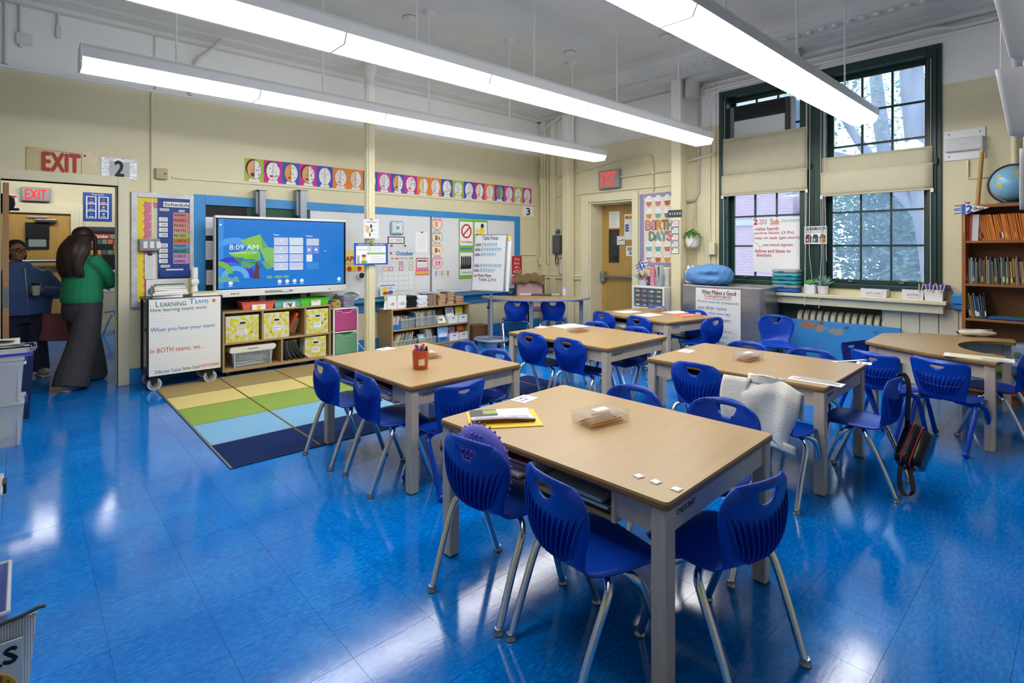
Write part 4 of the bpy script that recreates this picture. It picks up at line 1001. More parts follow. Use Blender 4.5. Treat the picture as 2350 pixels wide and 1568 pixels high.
# ================================================================ cart, shelves and their contents along the left wall
DARKM = M('#2c2d30', .4, .4)
def hand(sh, body, u0, u1, v0, v1, mat, bold=.008, **k):
    return sh.text(body, u0, u1, v0, v1, mat, bold=bold, **k)
ct = thing('rolling_cart', 'dark rolling cart on casters with the Learning Teams chart on its front', 'cart', (1.281, 6.74, 0))
cw = .337
for x in (-cw, cw):
    for y in (-.17, .20): MB().box(x - .012, y - .012, .16, x + .012, y + .012, .94).build('post', DARKM, ct, bevel=.003)
MB().box(-cw - .02, -.19, .93, cw + .02, .22, .955).build('top_tray', DARKM, ct, bevel=.006)
MB().box(-cw, -.18, .145, cw, .22, .17).build('bottom_frame', DARKM, ct, bevel=.004)
for x in (-cw + .06, cw - .1):
    for y in (-.15, .17):
        f = MB().prism([(x - .05, .145), (x + .03, .145), (x + .015, .055), (x - .02, .055)], y - .027, y - .019, 'y').prism([(x - .05, .145), (x + .03, .145), (x + .015, .055), (x - .02, .055)], y + .019, y + .027, 'y').box(x - .03, y - .05, .138, x + .03, y + .035, .146).build('caster_fork', DARKM, ct)
        MB().tube([(x, y - .016, .065), (x, y + .016, .065)], .064, 24).build('wheel', M('#c4c4c2', .5), f, smooth=40)
        MB().tube([(x, y - .018, .065), (x, y + .018, .065)], .047, 20).build('hub', M('#8e8f90', .4), f, smooth=40)
        MB().tube([(x, y - .031, .065), (x, y + .031, .065)], .010, 10).build('axle', STEEL, f)
for z in (.62, .2): MB().box(-cw - .025, -.17, z, -cw, -.13, z + .03).build('side_knob', BLACK, ct, bevel=.005)
s = Sheet('chart_paper', None, None, (2 * cw - .01, .79), None, M('#eceae6', .6), wall=((0, -.195, .55), 0), thick=.003, part_of=ct)
s.strokes('ruled_lines', [[(.01, .1 + .038 * k), (.99, .1 + .038 * k)] for k in range(23)], .0016, M('#c3c6c8', .6), 1)
gI, bI, oI = M('#3d6b5a', .6), M('#3a7cc0', .6), M('#d5622e', .6)
hand(s, 'L', .09, .13, .025, .10, gI); hand(s, 'EARNING', .15, .50, .045, .10, gI); hand(s, 'T', .54, .62, .012, .085, bI); hand(s, 'EAMS', .63, .82, .035, .085, bI)
s.poly('star', [(.90 + (.045 if k % 2 == 0 else .019) * math.sin(k * PI / 5), .055 - (.045 if k % 2 == 0 else .019) * .85 * math.cos(k * PI / 5)) for k in range(10)][::-1], M('#e4642c', .6), 2)
hand(s, 'How learning teams work:', .02, .80, .115, .175, gI); hand(s, 'When you hear your team:', .02, .92, .37, .44, bI); hand(s, 'In BOTH teams, we...', .02, .75, .64, .71, oI)
hand(s, 'Different Teams', .08, .43, .93, .975, bI); hand(s, 'Same Goal:', .45, .70, .925, .97, gI); hand(s, 'GROW OUR BRAINS', .71, .98, .92, .965, oI)
def flat(name, label, cat, x, y, z, w, d, h, rz, mat, edge=None, group=None, bevel=.002):
    """a book, pad or box lying flat"""
    o = thing(name, label, cat, (x, y, z), math.radians(rz), group)
    MB().box(-w / 2 + .003, -d / 2 + .003, .002, w / 2 - .003, d / 2 - .003, h - .002).build('pages', edge or PAPER, o)
    MB().box(-w / 2, -d / 2, 0, w / 2, d / 2, .002).build('back_cover', mat, o); MB().box(-w / 2, -d / 2, h - .002, w / 2, d / 2, h).build('front_cover', mat, o)
    return o
z = .955
for k, (w_, d_, h_, c_, nm) in enumerate(((.27, .22, .030, '#f0efed', 'thick white pad'), (.33, .25, .020, '#d9cfae', 'cream folder'), (.30, .22, .030, '#eceae6', 'white binder'), (.28, .22, .018, '#d8d2b8', 'beige pad'), (.29, .22, .022, '#b9bfc4', 'grey-white notebook'), (.27, .21, .014, '#5d7a55', 'green spiral notebook'))):
    flat('stacked_pad', '%s in the pile on the rolling cart, %s from the bottom' % (nm, ORD[k]), 'notebook', 1.13 + .012 * (k % 3), 6.68, z, w_, d_, h_, (k * 7) % 11 - 5, M(c_, .6), group='pile on the rolling cart'); z += h_
flat('manila_folder', 'open manila folder lying on the right of the rolling cart top', 'folder', 1.49, 6.70, .955, .26, .25, .035, -6, M('#d9c98a', .6))
o = thing('white_dispenser', 'tall white plastic dispenser standing on the rolling cart', 'dispenser', (1.42, 6.84, .955))
MB().lathe([(.034, 0), (.036, .01), (.036, .06), (.03, .09), (.036, .1), (.036, .30), (.03, .305)], 18).build('body', WHITEPL, o, smooth=40)
MB().box(-.04, -.04, .12, .04, -.02, .17).build('nozzle', WHITEPL, o, bevel=.01)
# ---------------------------------------------------------------- maple shelf with leaf-patterned bins
SX0, SX1, SY0, SY1 = 1.674, 2.952, 6.71, 7.03
s1 = thing('cubby_shelf', 'low maple cubby shelf under the screen holding leaf-print bins', 'shelf', (SX0, SY0, 0)); L = SX1 - SX0; dp = SY1 - SY0
for nm, q in (('side_panel', (0, 0, .05, .022, dp, .745)), ('side_panel', (L - .022, 0, .05, L, dp, .745)), ('top_panel', (.022, 0, .723, L - .022, dp, .745)), ('bottom_panel', (.022, 0, .05, L - .022, dp, .085)), ('shelf_board', (.022, 0, .362, L - .022, dp, .384)), ('divider', (.425, 0, .384, .447, dp, .723)), ('divider', (.935, 0, .384, .957, dp, .723)), ('divider', (.65, 0, .085, .672, dp, .362))):
    MB().box(*q).build(nm, MAPLE, s1, bevel=.003)
MB().box(.022, dp - .008, .085, L - .022, dp, .723).build('back_panel', M('#b8986a', .5), s1)
for x in (.06, L - .06):
    for y in (.05, dp - .05): MB().tube([(x - .012, y, .025), (x + .012, y, .025)], .025, 12).build('caster', BLACK, s1); MB().box(x - .02, y - .02, .04, x + .02, y + .02, .05).build('caster_plate', STEEL, s1)
LEAFBG = M('#d9d5c8', .8, bump=.1, bscale=200); LEAF = M('#d8cf2e', .7, var=.08, vscale=9)
def leaf_bin(label, x, y, z, w, d, h, rz, words, seed):
    t = thing('leaf_print_bin', label, 'storage bin', (x, y, z), math.radians(rz), 'leaf-print fabric bins')
    th = .008; b_ = MB()
    b_.box(-w / 2, 0, 0, w / 2, d, th).box(-w / 2, 0, th, w / 2, th, h).box(-w / 2, d - th, th, w / 2, d, h).box(-w / 2, th, th, -w / 2 + th, d - th, h).box(w / 2 - th, th, th, w / 2, d - th, h)
    b_.build('fabric_body', LEAFBG, t, bevel=.004)
    rg = random.Random(seed); o = MB(); pts = []
    for _ in range(400):
        u, v = rg.uniform(-w / 2 + .02, w / 2 - .02), rg.uniform(.02, h - .02)
        if all((u - a) ** 2 + (v - b2) ** 2 > .052 ** 2 for a, b2 in pts) and len(pts) < 40:
            pts.append((u, v))
    def lf(cx, cy, an, l=.034, wd=.0165, f=lambda a, b2: (a, -.0012, b2), lim=None):
        P = [(l * math.cos(q) * (1 if abs(math.cos(q)) < .99 else 1.15), wd * math.sin(q)) for q in [2 * PI * k / 12 for k in range(12)]]
        R_ = [(cx + a * math.cos(an) - b2 * math.sin(an), cy + a * math.sin(an) + b2 * math.cos(an)) for a, b2 in P]
        R_ = [(max(lim[0], min(lim[1], a)), max(.001, min(h - .001, b2))) for a, b2 in R_]
        o.add([f(a, b2) for a, b2 in R_], [tuple(range(12))])
    for u, v in pts: lf(u, v, rg.choice((.3, 1.5, 1.2, 2.2, 2.7, .8)), .036, .021, lim=(-w / 2 + .001, w / 2 - .001))
    for _ in range(16):
        a, v = rg.uniform(.02, d - .02), rg.uniform(.02, h - .02); lf(a, v, rg.uniform(0, 3), f=lambda a, b2: (-w / 2 - .0012, a, b2), lim=(.001, d - .001))
    lp = o.build('leaf_print', LEAF, t, recalc=False); lp['kind'] = 'stuff'
    ring = [(.042 * math.copysign(1, math.cos(q)) * .45 + .026 * math.cos(q), .022 * math.sin(q)) for q in [2 * PI * k / 24 for k in range(24)]]
    hz = h * .72
    MB().prism([(a * 1.0, hz + b2) for a, b2 in ring], -.005, 0, 'y').build('handle_rim', WHITEPL, t)
    MB().prism([(a * .75, hz + b2 * .58) for a, b2 in ring], -.0062, -.004, 'y').build('handle_hole', M('#2c2620', .8), t)
    cz = h * .36; MB().box(-.05, -.004, cz - .035, .05, -.0015, cz + .035).build('name_card', PAPER, t)
    for k, wd in enumerate(words): letters(t, wd, -.04, -.04 + .016 * len(wd) if len(wd) < 5 else .035, cz + .012 - .022 * k, cz + .024 - .022 * k, INK, -.005, bold=.01)
    return t
leaf_bin('yellow leaf-print bin in the top left cubby under the screen', SX0 + .215, SY0 + .012, .384, .36, .28, .305, 0, ('more', 'Student', 'Art Supply'), 1)
leaf_bin('yellow leaf-print bin in the top middle cubby, left of the red book', SX0 + .600, SY0 + .012, .384, .30, .28, .31, 0, ('Student', 'Art', 'Supplies'), 2)
leaf_bin('yellow leaf-print bin in the top right cubby next to the pink drawer', SX0 + 1.105, SY0 + .012, .384, .285, .28, .315, 0, ('Student', 'Supplies'), 5)
leaf_bin('yellow leaf-print bin turned askew in the bottom right cubby', SX0 + 1.085, SY0 - .0 + .02, .085, .26, .25, .262, -9, ('Student', 'Work'), 8)
o = thing('tilted_book', 'red and brown picture book leaning in the cubby between two leaf bins', 'book', (SX0 + .80, SY0 + .04, .388), 0)
for nm, m_, q in (('cover', M('#c8441f', .45), (-.006, .007)), ('pages', PAPER, (-.005, .004)), ):
    b_ = MB(); b_.cbox((.0, .08, .15), (.022 if nm == 'pages' else .03, .19 if nm == 'pages' else .2, .27 if nm == 'pages' else .28), Matrix.Rotation(math.radians(24), 3, 'Y')); b_.build(nm, m_, o, bevel=.002)
MB().cbox((-.03, -.0215, .12), (.001, .001, .001)).build('corner', BLACK, o)
pm = MB().add([(-.05, -.022, .05), (.02, -.022, .03), (.075, -.022, .20), (.03, -.022, .235)], [(0, 1, 2, 3)]).build('cover_picture', M('#6b4a2e', .6, var=.4, vscale=30), o)
# notebooks
for k in range(5):
    c_ = ('#3a3f4a', '#5a6068', '#4a4a50', '#2f4a48', '#525a62')[k]
    o = thing('spiral_notebook', 'grey spiral notebook sagging in the bottom cubby, %s from the left' % ORD[k], 'notebook', (SX0 + .70 + k * .034, SY0 + .03, .087), 0, 'notebooks in the cubby shelf')
    lean = .02 + .018 * k
    f = lambda a, b2, off=0: (off + lean * (1 - b2) ** 2 * 1.6, a * .2, b2 * .235)
    MB().grid(lambda u, v: f(u, v), 2, 8).build('cover', M(c_, .5), o, smooth=60, solid=.004)
    MB().grid(lambda u, v: f(u, v, .008), 2, 8).build('pages', PAPER, o, smooth=60, solid=.010)
    MB().tube([f(0, v / 8, .008) for v in range(9)], .006, 6).build('wire_binding', M('#3c4046', .4, .6), o)
# clear box with lid and flat white carton
CLEAR = glassy('clear_plastic', '#e6ecee', .84, .12); CLEARW = glassy('cloudy_plastic', '#e6e9ea', .45, .25)
def clear_box(name, label, cat, x, y, z, w, d, h, rz=0, mat=None, taper=.9, lid=None, group=None):
    t = thing(name, label, cat, (x, y, z), math.radians(rz), group); mt = mat or CLEAR
    def rng_(k, z_): return [(sx * w / 2 * k, sy * d / 2 * k, z_) for sx, sy in ((-1, -1), (1, -1), (1, 1), (-1, 1))]
    b_ = MB(); b_.loft([rng_(taper, .003), rng_(1, h)], caps=False); b_.add(rng_(taper, .003), [(0, 1, 2, 3)])
    b_.build('tub', mt, t, solid=.003, off=-1)
    r = MB()
    for a, b2 in (((-1, -1), (1, -1)), ((1, -1), (1, 1)), ((1, 1), (-1, 1)), ((-1, 1), (-1, -1))): r.tube([(a[0] * w / 2, a[1] * d / 2, h), (b2[0] * w / 2, b2[1] * d / 2, h)], .006, 6)
    r.build('rim', CLEARW, t)
    if lid: MB().box(-w / 2 - .006, -d / 2 - .006, h, w / 2 + .006, d / 2 + .006, h + .018).build('lid', lid, t, bevel=.005)
    return t
bx1 = clear_box('storage_box', 'clear plastic box of papers in the bottom left cubby', 'box', SX0 + .33, SY0 + .13, .087, .46, .24, .17, 0, mat=CLEAR)
for x in (-.2, .2): MB().box(x - .006, -.124, .0, x + .006, -.116, .165).build('corner_rib', CLEARW, bx1)
MB().box(-.26, -.05, .13, -.228, .05, .155).build('blue_handle', M('#2b3a86', .4), bx1, bevel=.006)
rg = random.Random(4)
for k in range(7): MB().cbox((rg.uniform(-.04, .04), rg.uniform(-.02, .02), .02 + .016 * k), (.30, .16, .006), Matrix.Rotation(rg.uniform(-.25, .25), 3, 'Z') @ Matrix.Rotation(rg.uniform(-.08, .08), 3, 'Y')).build('loose_paper', M(rg.choice(('#f0efee', '#dfe6ea', '#c9d8d2', '#e7cfc8', '#a9c4cf')), .6), bx1)
o = thing('white_carton', 'flat white carton lying on the clear box in the bottom cubby', 'box', (SX0 + .33, SY0 + .13, .262))
MB().prism([(-.25, 0), (.25, 0), (.265, .035), (.25, .06), (-.235, .06), (-.25, .035)], -.12, .12, 'y').build('body', M('#e6e2da', .6), o, bevel=.003)
MB().box(-.06, -.1225, .03, .06, -.12, .036).build('tuck_slot', M('#5a5650', .7), o)
# trays on top
def tray(label, x, w, d, h, mat, rz, cardfn):
    t = thing('paper_tray', label, 'tray', (x, SY0 + .15, .745), math.radians(rz), 'letter trays on the cubby shelf')
    def rg_(k, z_, e=0): return [(sx * (w / 2 * k + e), sy * (d / 2 * k + e), z_) for sx, sy in ((-1, -1), (1, -1), (1, 1), (-1, 1))]
    b_ = MB(); b_.loft([rg_(.9, .003), rg_(.97, h * .72), rg_(1.0, h * .74), rg_(1.0, h)], caps=False); b_.add(rg_(.9, .003), [(0, 1, 2, 3)])
    b_.loft([rg_(1, h, 0), rg_(1, h, .014)], caps=False)
    b_.build('tub', mat, t, solid=.004, off=0); cardfn(t, d); return t
def c1(t, d):
    MB().box(-.075, -d / 2 - .012, -.012, .075, -d / 2 - .009, .062).build('label_card', PAPER, t); MB().box(-.022, -d / 2 - .0135, .0, .022, -d / 2 - .012, .05).build('yellow_square', YEL, t)
    for x in (-.1, .09): MB().cbox((x, 0, .045), (.12, .16, .003), Matrix.Rotation(.45, 3, 'Y')).build('paper', PAPER, t)
def c2(t, d):
    MB().box(-.07, -d / 2 - .012, -.02, .075, -d / 2 - .009, .066).build('label_card', PAPER, t); b_ = MB()
    for q in ((-.03, -.006, -.025, .048), (.025, -.006, .03, .048), (-.03, -.006, .03, -.001), (-.03, .043, .03, .048)): b_.box(q[0], -d / 2 - .0135, q[1], q[2], -d / 2 - .012, q[3])
    b_.build('check_box', INK, t); letters(t, 'v', -.015, .04, .008, .05, INK, -d / 2 - .0145, bold=.02, name='check_mark'); letters(t, 'Unfinished Work', -.06, .065, .053, .061, INK, -d / 2 - .0135)
def c3(t, d):
    MB().box(-.06, -d / 2 - .012, .0, .065, -d / 2 - .009, .07).build('label_card', PAPER, t); letters(t, 'paper', -.04, .045, .045, .064, M('#c06a4a', .6), -d / 2 - .0135, bold=.02)
tray('coral plastic tray with papers, left of three on the cubby shelf', 2.075, .36, .26, .095, M('#ea6a58', .4), -3, c1)
tray('teal plastic tray with a tick-mark label, middle of three', 2.42, .34, .26, .09, M('#6bbab0', .4), 0, c2)
tray('lime green plastic tray, right of three on the cubby shelf', 2.745, .38, .26, .095, M('#5bd02c', .4), 4, c3)
# ---------------------------------------------------------------- white drawer tower
dt = thing('drawer_tower', 'white plastic tower with a pink and a green see-through drawer', 'drawer unit', (3.16, 6.72, 0))
for x in (-.165, .165):
    for y in (0, .28): MB().box(x - .01, y - .01, 0, x + .01, y + .01, .68).build('post', WHITEPL, dt)
for z in (.05, .36, .665): MB().box(-.175, -.01, z, .175, .29, z + .018).build('rail_frame', WHITEPL, dt, bevel=.004)
for z, c_, c2_, nm in ((.385, '#d05c9c', '#d81b90', 'pink'), (.075, '#7fbd97', '#2f9a5a', 'green')):
    m_ = glassy(nm + '_plastic', c_, .25, .3)
    d_ = MB().box(-.15, -.02, z, .15, .26, z + .265).build('drawer', m_, dt, bevel=.012); d_['label'] = nm + ' frosted drawer'
    MB().prism([(-.075, z + .27), (-.055, z + .235), (.055, z + .235), (.075, z + .27)], -.026, -.02, 'y').build('finger_cutout', M(c2_, .5), d_)
    MB().tube([(-.15, -.025, z + .268), (-.075, -.025, z + .268), (-.055, -.025, z + .235), (.055, -.025, z + .235), (.075, -.025, z + .268), (.15, -.025, z + .268)], .004, 6).build('drawer_lip', M('#eadfe6', .4), d_)
o = thing('wicker_basket', 'small tan woven basket on the drawer tower', 'basket', (3.06, 6.80, .683))
MB().lathe([(.05, 0), (.062, .01), (.07, .06), (.066, .085), (.06, .085), (.055, .02)], 18, sy=.8).build('bowl', M('#c9a565', .7, bump=.6, bscale=120), o, smooth=50)
MB().box(-.02, -.06, .055, .02, -.05, .063).build('handle_slot', M('#3a2f22', .8), o)
for k in range(5): MB().ball((.03 * math.cos(k * 1.3), .02 * math.sin(k * 1.3), .09 + .012 * (k % 2)), (.026, .02, .018), 8, 6).build('toy', M(('#d8b23c', '#6a9a4a', '#c8a04a', '#8aa04a', '#d0b060')[k], .6), o, smooth=60)
pb = clear_box('pompom_box', 'clear box of pastel pom-poms on the drawer tower', 'box', 3.235, 6.84, .683, .15, .15, .15, 0, mat=glassy('clear_tub', '#d8e0ee', .8, .08), taper=.92)
rg = random.Random(9)
for k in range(22):
    MB().ball((rg.uniform(-.045, .045), rg.uniform(-.045, .045), .022 + .028 * (k // 8)), .020, 8, 6).build('pompom', M(rg.choice(('#f07aa8', '#f2d06a', '#9fd8c4', '#e8e0d0', '#e85a90', '#f0b8c8')), .8), pb, smooth=70)
for k in range(3):
    o = thing('crumpled_sheet', 'pile of loose white sheets behind the pom-pom box, %s layer' % ('bottom', 'middle', 'top')[k], 'paper', (3.28, 6.99, .735 + .02 * k))
    MB().grid(lambda u, v: ((u - .5) * .34 + .02 * k, (v - .5) * .08, .02 + .03 * math.sin(u * 7 + k * 2) * (.5 + .5 * math.sin(v * 5 + k)) + .03 * k), 10, 5).build('sheet', PAPER, o, smooth=20, solid=.002)
pipe('cable', 'white cable hanging to the floor beside the iron column', [(3.36, 6.98, .5), (3.40, 6.9, .2), (3.5, 6.8, .03), (3.6, 6.75, .01), (3.8, 6.55, .008)], .006, WHITEPL, 'cable', 6)
# ---------------------------------------------------------------- low bookshelf
BX0, BX1, BY_0, BY_1 = 3.79, 5.166, 6.62, 7.0
s2 = thing('low_bookshelf', 'low maple bookshelf full of books below the calendar', 'bookshelf', (BX0, BY_0, 0)); L = BX1 - BX0; dp = BY_1 - BY_0
for nm, q in (('side_panel', (0, 0, 0, .022, dp, .62)), ('side_panel', (L - .022, 0, 0, L, dp, .62)), ('top_panel', (.022, 0, .60, L - .022, dp, .62)), ('shelf_board', (.022, 0, .305, L - .022, dp, .327)), ('bottom_panel', (.022, 0, .035, L - .022, dp, .06)), ('toe_board', (.022, .01, 0, L - .022, .03, .035))):
    MB().box(*q).build(nm, MAPLE, s2, bevel=.003)
MB().box(.022, dp - .01, .06, L - .022, dp, .60).build('back_panel', M('#8a7458', .6), s2)
_BM = {}
def book(label, x, y, z, w, d, h, lean, col, group, rz=0, band=None):
    """upright book: spine faces local -y; w thickness, d depth, h height"""
    k = (round(w, 3), round(d, 2), round(h, 2), col)
    o = thing('book', label, 'book', (x, y, z), math.radians(rz), group); o.rotation_euler = (0, math.radians(lean), math.radians(rz))
    if k not in _BM:
        c_ = MB().box(-w / 2, 0, 0, -w / 2 + .0015, d, h).box(w / 2 - .0015, 0, 0, w / 2, d, h).box(-w / 2, 0, 0, w / 2, .0015, h).mesh('cover', M(col, .45))
        p_ = MB().box(-w / 2 + .0015, .0015, .003, w / 2 - .0015, d - .003, h - .003).mesh('pages', PAPER)
        _BM[k] = (c_, p_)
    place(_BM[k][0], 'cover', o); place(_BM[k][1], 'pages', o)
    if band: MB().box(-w / 2 - .0003, -.0006, h * band[0], w / 2 + .0003, 0, h * band[1]).build('spine_label', M(band[2], .5), o)
    return o
def row(where, group, x0, x1, y, z, cols, tmin, tmax, hmin, hmax, d, lean0=0, lean1=0, seed=1, rz=0, vert=False):
    """a run of books; x runs along the shelf (or world -y when vert)"""
    rg = random.Random(seed); x = x0; k = 0
    while x < x1:
        w = rg.uniform(tmin, tmax); h = rg.uniform(hmin, hmax); c_ = rg.choice(cols); q = (x - x0) / max(.01, x1 - x0)
        ln = lean0 + (lean1 - lean0) * q + rg.uniform(-.8, .8)
        pos = (x + w / 2, y + rg.uniform(0, .015)) if not vert else (y + rg.uniform(0, .015), -(x + w / 2))
        book('%s book, %s from the left %s' % (c_[1], ORD[k], where), pos[0], pos[1], z + abs(math.sin(math.radians(ln))) * w / 2 + .0005, w, d, h, ln, c_[0], group, -90 if vert else 0, band=(.1, .3, rg.choice(('#e8e4da', '#2a2a30', '#d8b84a'))) if rg.random() < .4 else None)
        x += w / max(.5, math.cos(math.radians(ln))) + .0012; k += 1
MIX = [('#c8c4b8', 'cream'), ('#8a9ab0', 'grey-blue'), ('#d8d4cc', 'white'), ('#7a6a58', 'brown'), ('#a8b08a', 'sage'), ('#b0a090', 'taupe'), ('#5a7a9a', 'blue'), ('#d8c87a', 'pale yellow')]
x_ = lambda px, py=740: at(px, py, Y=BY_0)[0]
row('in the blue tray on the low bookshelf', 'books in the blue tray', x_(902) + .01, x_(919), BY_0 + .05, .337, [('#e4e2de', 'white'), ('#d0d4d8', 'pale grey'), ('#a89aa8', 'mauve')], .012, .022, .15, .18, .2, 6, 6, 2)
tr = thing('blue_book_tray', 'bright blue open tray on the upper level of the low bookshelf', 'tray', (x_(911) , BY_0 + .01, .327)); q = (x_(922) - x_(900)) / 2
MB().box(-q, 0, 0, q, .25, .009).box(-q, 0, .009, q, .008, .07).box(-q, .008, .009, -q + .006, .25, .05).box(q - .006, .008, .009, q, .25, .05).build('tub', M('#1f6fd0', .4), tr, bevel=.002)
def cbin(label, pa, pb_, z, h, d=.24):
    xa, xb = x_(pa), x_(pb_); return clear_box('clear_book_bin', label, 'bin', (xa + xb) / 2, BY_0 + .01 + d / 2, z, xb - xa, d, h, 0, taper=.96, group='clear bins on the low bookshelf')
cbin('short clear bin of paperbacks on the upper level of the low bookshelf', 921, 953, .327, .13); cbin('long clear bin of tall books on the upper level of the low bookshelf', 955, 1008, .327, .14)
row('in the short clear bin', 'books in the short clear bin', x_(923), x_(951) - .02, BY_0 + .03, .335, MIX, .006, .011, .13, .17, .2, -3, -2, 3)
row('in the long clear bin', 'books in the long clear bin', x_(957), x_(1006) - .02, BY_0 + .03, .335, MIX + [('#6f8fb8', 'blue'), ('#9aa88a', 'green-grey')], .006, .012, .19, .225, .2, -2, -4, 4)
cbin('low clear bin of leaning books on the lower level of the low bookshelf', 901, 958, .06, .10); cbin('low clear bin with a landscape book on the lower level', 961, 1003, .06, .10)
row('leaning in the left lower clear bin', 'books in the left lower bin', x_(904), x_(953) - .06, BY_0 + .03, .066, MIX, .009, .015, .18, .215, .2, 26, 17, 5)
row('leaning in the right lower clear bin', 'books in the right lower bin', x_(986), x_(1001) - .03, BY_0 + .03, .066, [('#b8b4ac', 'grey'), ('#d0ccc4', 'pale'), ('#a8b0b8', 'blue-grey')], .009, .014, .20, .225, .2, -12, -12, 6)
def facing(label, pa, pb_, z, h, col, accents, y=BY_0 + .02, lean=8, group='books facing out on the low bookshelf'):
    xa, xb = x_(pa), x_(pb_); o = thing('picture_book', label, 'book', ((xa + xb) / 2, y + .02, z), 0, group); o.rotation_euler = (math.radians(-lean), 0, 0); q = (xb - xa) / 2
    MB().box(-q, 0, 0, q, .012, h).build('cover', M(col, .4), o, bevel=.001)
    for k, (u0, u1, v0, v1, c_) in enumerate(accents): MB().add([(-q + 2 * q * u0, -.0008 - .0003 * k, h * v0), (-q + 2 * q * u1, -.0008 - .0003 * k, h * v0), (-q + 2 * q * u1, -.0008 - .0003 * k, h * v1), (-q + 2 * q * u0, -.0008 - .0003 * k, h * v1)], [(0, 1, 2, 3)]).build('cover_picture', M(c_, .5, var=.25, vscale=40), o, recalc=False)
    return o
def wbin(label, pa, pb_, z, h=.115):
    xa, xb = x_(pa), x_(pb_); t = thing('white_book_bin', label, 'bin', ((xa + xb) / 2, BY_0 + .012, z), 0, 'white bins on the low bookshelf'); q = (xb - xa) / 2
    b_ = MB().box(-q, 0, 0, q, .22, .005).box(-q, 0, .005, q, .005, h).box(-q, .215, .005, q, .22, h).box(-q, .005, .005, -q + .005, .215, h).box(q - .005, .005, .005, q, .215, h); b_.build('tub', WHITEPL, t, bevel=.003)
    MB().box(-.025, -.001, h * .62, .025, .0, h * .75).build('handle_slot', M('#6a6450', .8), t)
    MB().box(-q - .004, -.005, h - .008, q + .004, .01, h).build('rim', WHITEPL, t, bevel=.002)
facing('small sloping picture book with a cartoon cover on the upper level', 1009, 1029, .335, .15, '#e9e6dc', [(.1, .9, .1, .85, '#f2efe6'), (.3, .7, .35, .6, '#b5563c'), (0, 1, 0, .12, '#8fae7a')], lean=38)
facing('picture book with red and black lettering standing in a white bin, upper level', 1031, 1049, .345, .225, '#d9d9dc', [(.1, .9, .6, .9, '#8f97a4'), (.15, .8, .1, .55, '#f0eeec'), (.4, .65, .2, .4, '#a8352f')], y=BY_0 + .05)
facing('yellow-topped picture book in the right white bin, upper level', 1053, 1069, .345, .225, '#c9c8c4', [(0, 1, .55, 1, '#c8c92c'), (.1, .9, .1, .5, '#9a9aa0')], y=BY_0 + .05)
wbin('white plastic bin on the upper level, left of the pair', 1031, 1052, .327); wbin('white plastic bin on the upper level, right of the pair', 1054, 1074, .327)
facing('large blue sea picture book facing out on the lower level', 1008, 1033, .065, .225, '#3f86cc', [(.05, .95, .55, .95, '#8fc0e6'), (.1, .9, .3, .55, '#dfe8ee'), (.2, .8, .1, .3, '#2a5aa8'), (.7, .85, .6, .72, '#d0503c')], lean=4)
facing('dark picture book with a pink creature in a white bin, lower level', 1034, 1053, .08, .21, '#55524e', [(.1, .9, .7, .92, '#8f8a84'), (.3, .85, .3, .62, '#d86aa0')], y=BY_0 + .05)
facing('orange-brown picture book in the right white bin, lower level', 1056, 1072, .08, .21, '#b0562e', [(.1, .9, .6, .9, '#c8784a'), (.2, .8, .2, .5, '#8a3a22')], y=BY_0 + .05)
facing('landscape picture book propped at a slant on the lower level', 966, 990, .075, .15, '#7fb0cc', [(0, 1, 0, .35, '#c08a4a'), (0, 1, .35, .55, '#8ab84a'), (.1, .6, .6, .9, '#cfe2ee')], lean=25)
wbin('white plastic bin on the lower level, left of the pair', 1034, 1054, .06); wbin('white plastic bin on the lower level, right of the pair', 1056, 1075, .06)
row('at the back right of the upper level', 'dark books behind', x_(1008), x_(1030) - .02, BY_0 + .14, .328, [('#4a3a34', 'dark brown'), ('#7a4a34', 'rust'), ('#3a3a34', 'black')], .012, .02, .2, .23, .2, 0, 0, 7)
row('at the back middle of the lower level', 'dark books behind below', x_(996), x_(1008) - .02, BY_0 + .10, .061, [('#4a4a34', 'olive'), ('#5a3a30', 'dark red'), ('#34383a', 'black')], .012, .02, .2, .22, .2, 0, 0, 8)
# on top of the low bookshelf
zt = .62
t = thing('card_stand', 'white and green stand holding the -ff and -zz spelling cards', 'card holder', (x_(915, 700), BY_0 + .08, zt))
MB().cbox((0, .05, .10), (.30, .006, .2), Matrix.Rotation(math.radians(-14), 3, 'X')).build('backboard', M('#a8c09a', .5), t, bevel=.002)
MB().prism([(-.2, .0), (.2, .0), (.185, .11), (.155, .12), (-.155, .12), (-.185, .11)], -.012, -.006, 'y').build('front_lip', WHITEPL, t, bevel=.003)
MB().box(-.2, -.03, 0, .2, .1, .006).build('base', WHITEPL, t)
for x, w_ in ((-.075, '-ff'), (.085, '-zz')):
    c_ = MB().box(x - .07, -.024, .008, x + .07, -.021, .185).build('spelling_card', PAPER, t); letters(c_, w_, x - .04, x + .04, .05, .085, INK, -.025, bold=.01)
t = thing('file_sorter', 'black step file sorter on the low bookshelf', 'file sorter', (x_(952, 690) - .02, BY_0 + .06, zt))
for k in range(7): MB().cbox((-.02 + .004 * k, .10, .015 + .024 * k), (.16, .24, .016), Matrix.Rotation(.2 if k % 2 else .05, 3, 'Z')).build('tray_step', BLACK, t)
def pile(nm, label, cat, x, y, w, d, n, th, cols, group, jit=6, seed=1):
    rg = random.Random(seed); z = zt
    for k in range(n):
        h_ = th * rg.uniform(.8, 1.2)
        flat(nm, label % ORD[k], cat, x + rg.uniform(-.006, .006), y + rg.uniform(-.008, .008), z + .0005, w, d, h_, rg.uniform(-jit, jit), M(rg.choice(cols), .6), M('#c6a27e', .8) if 'tan' in label else None, group); z += h_ + .0005
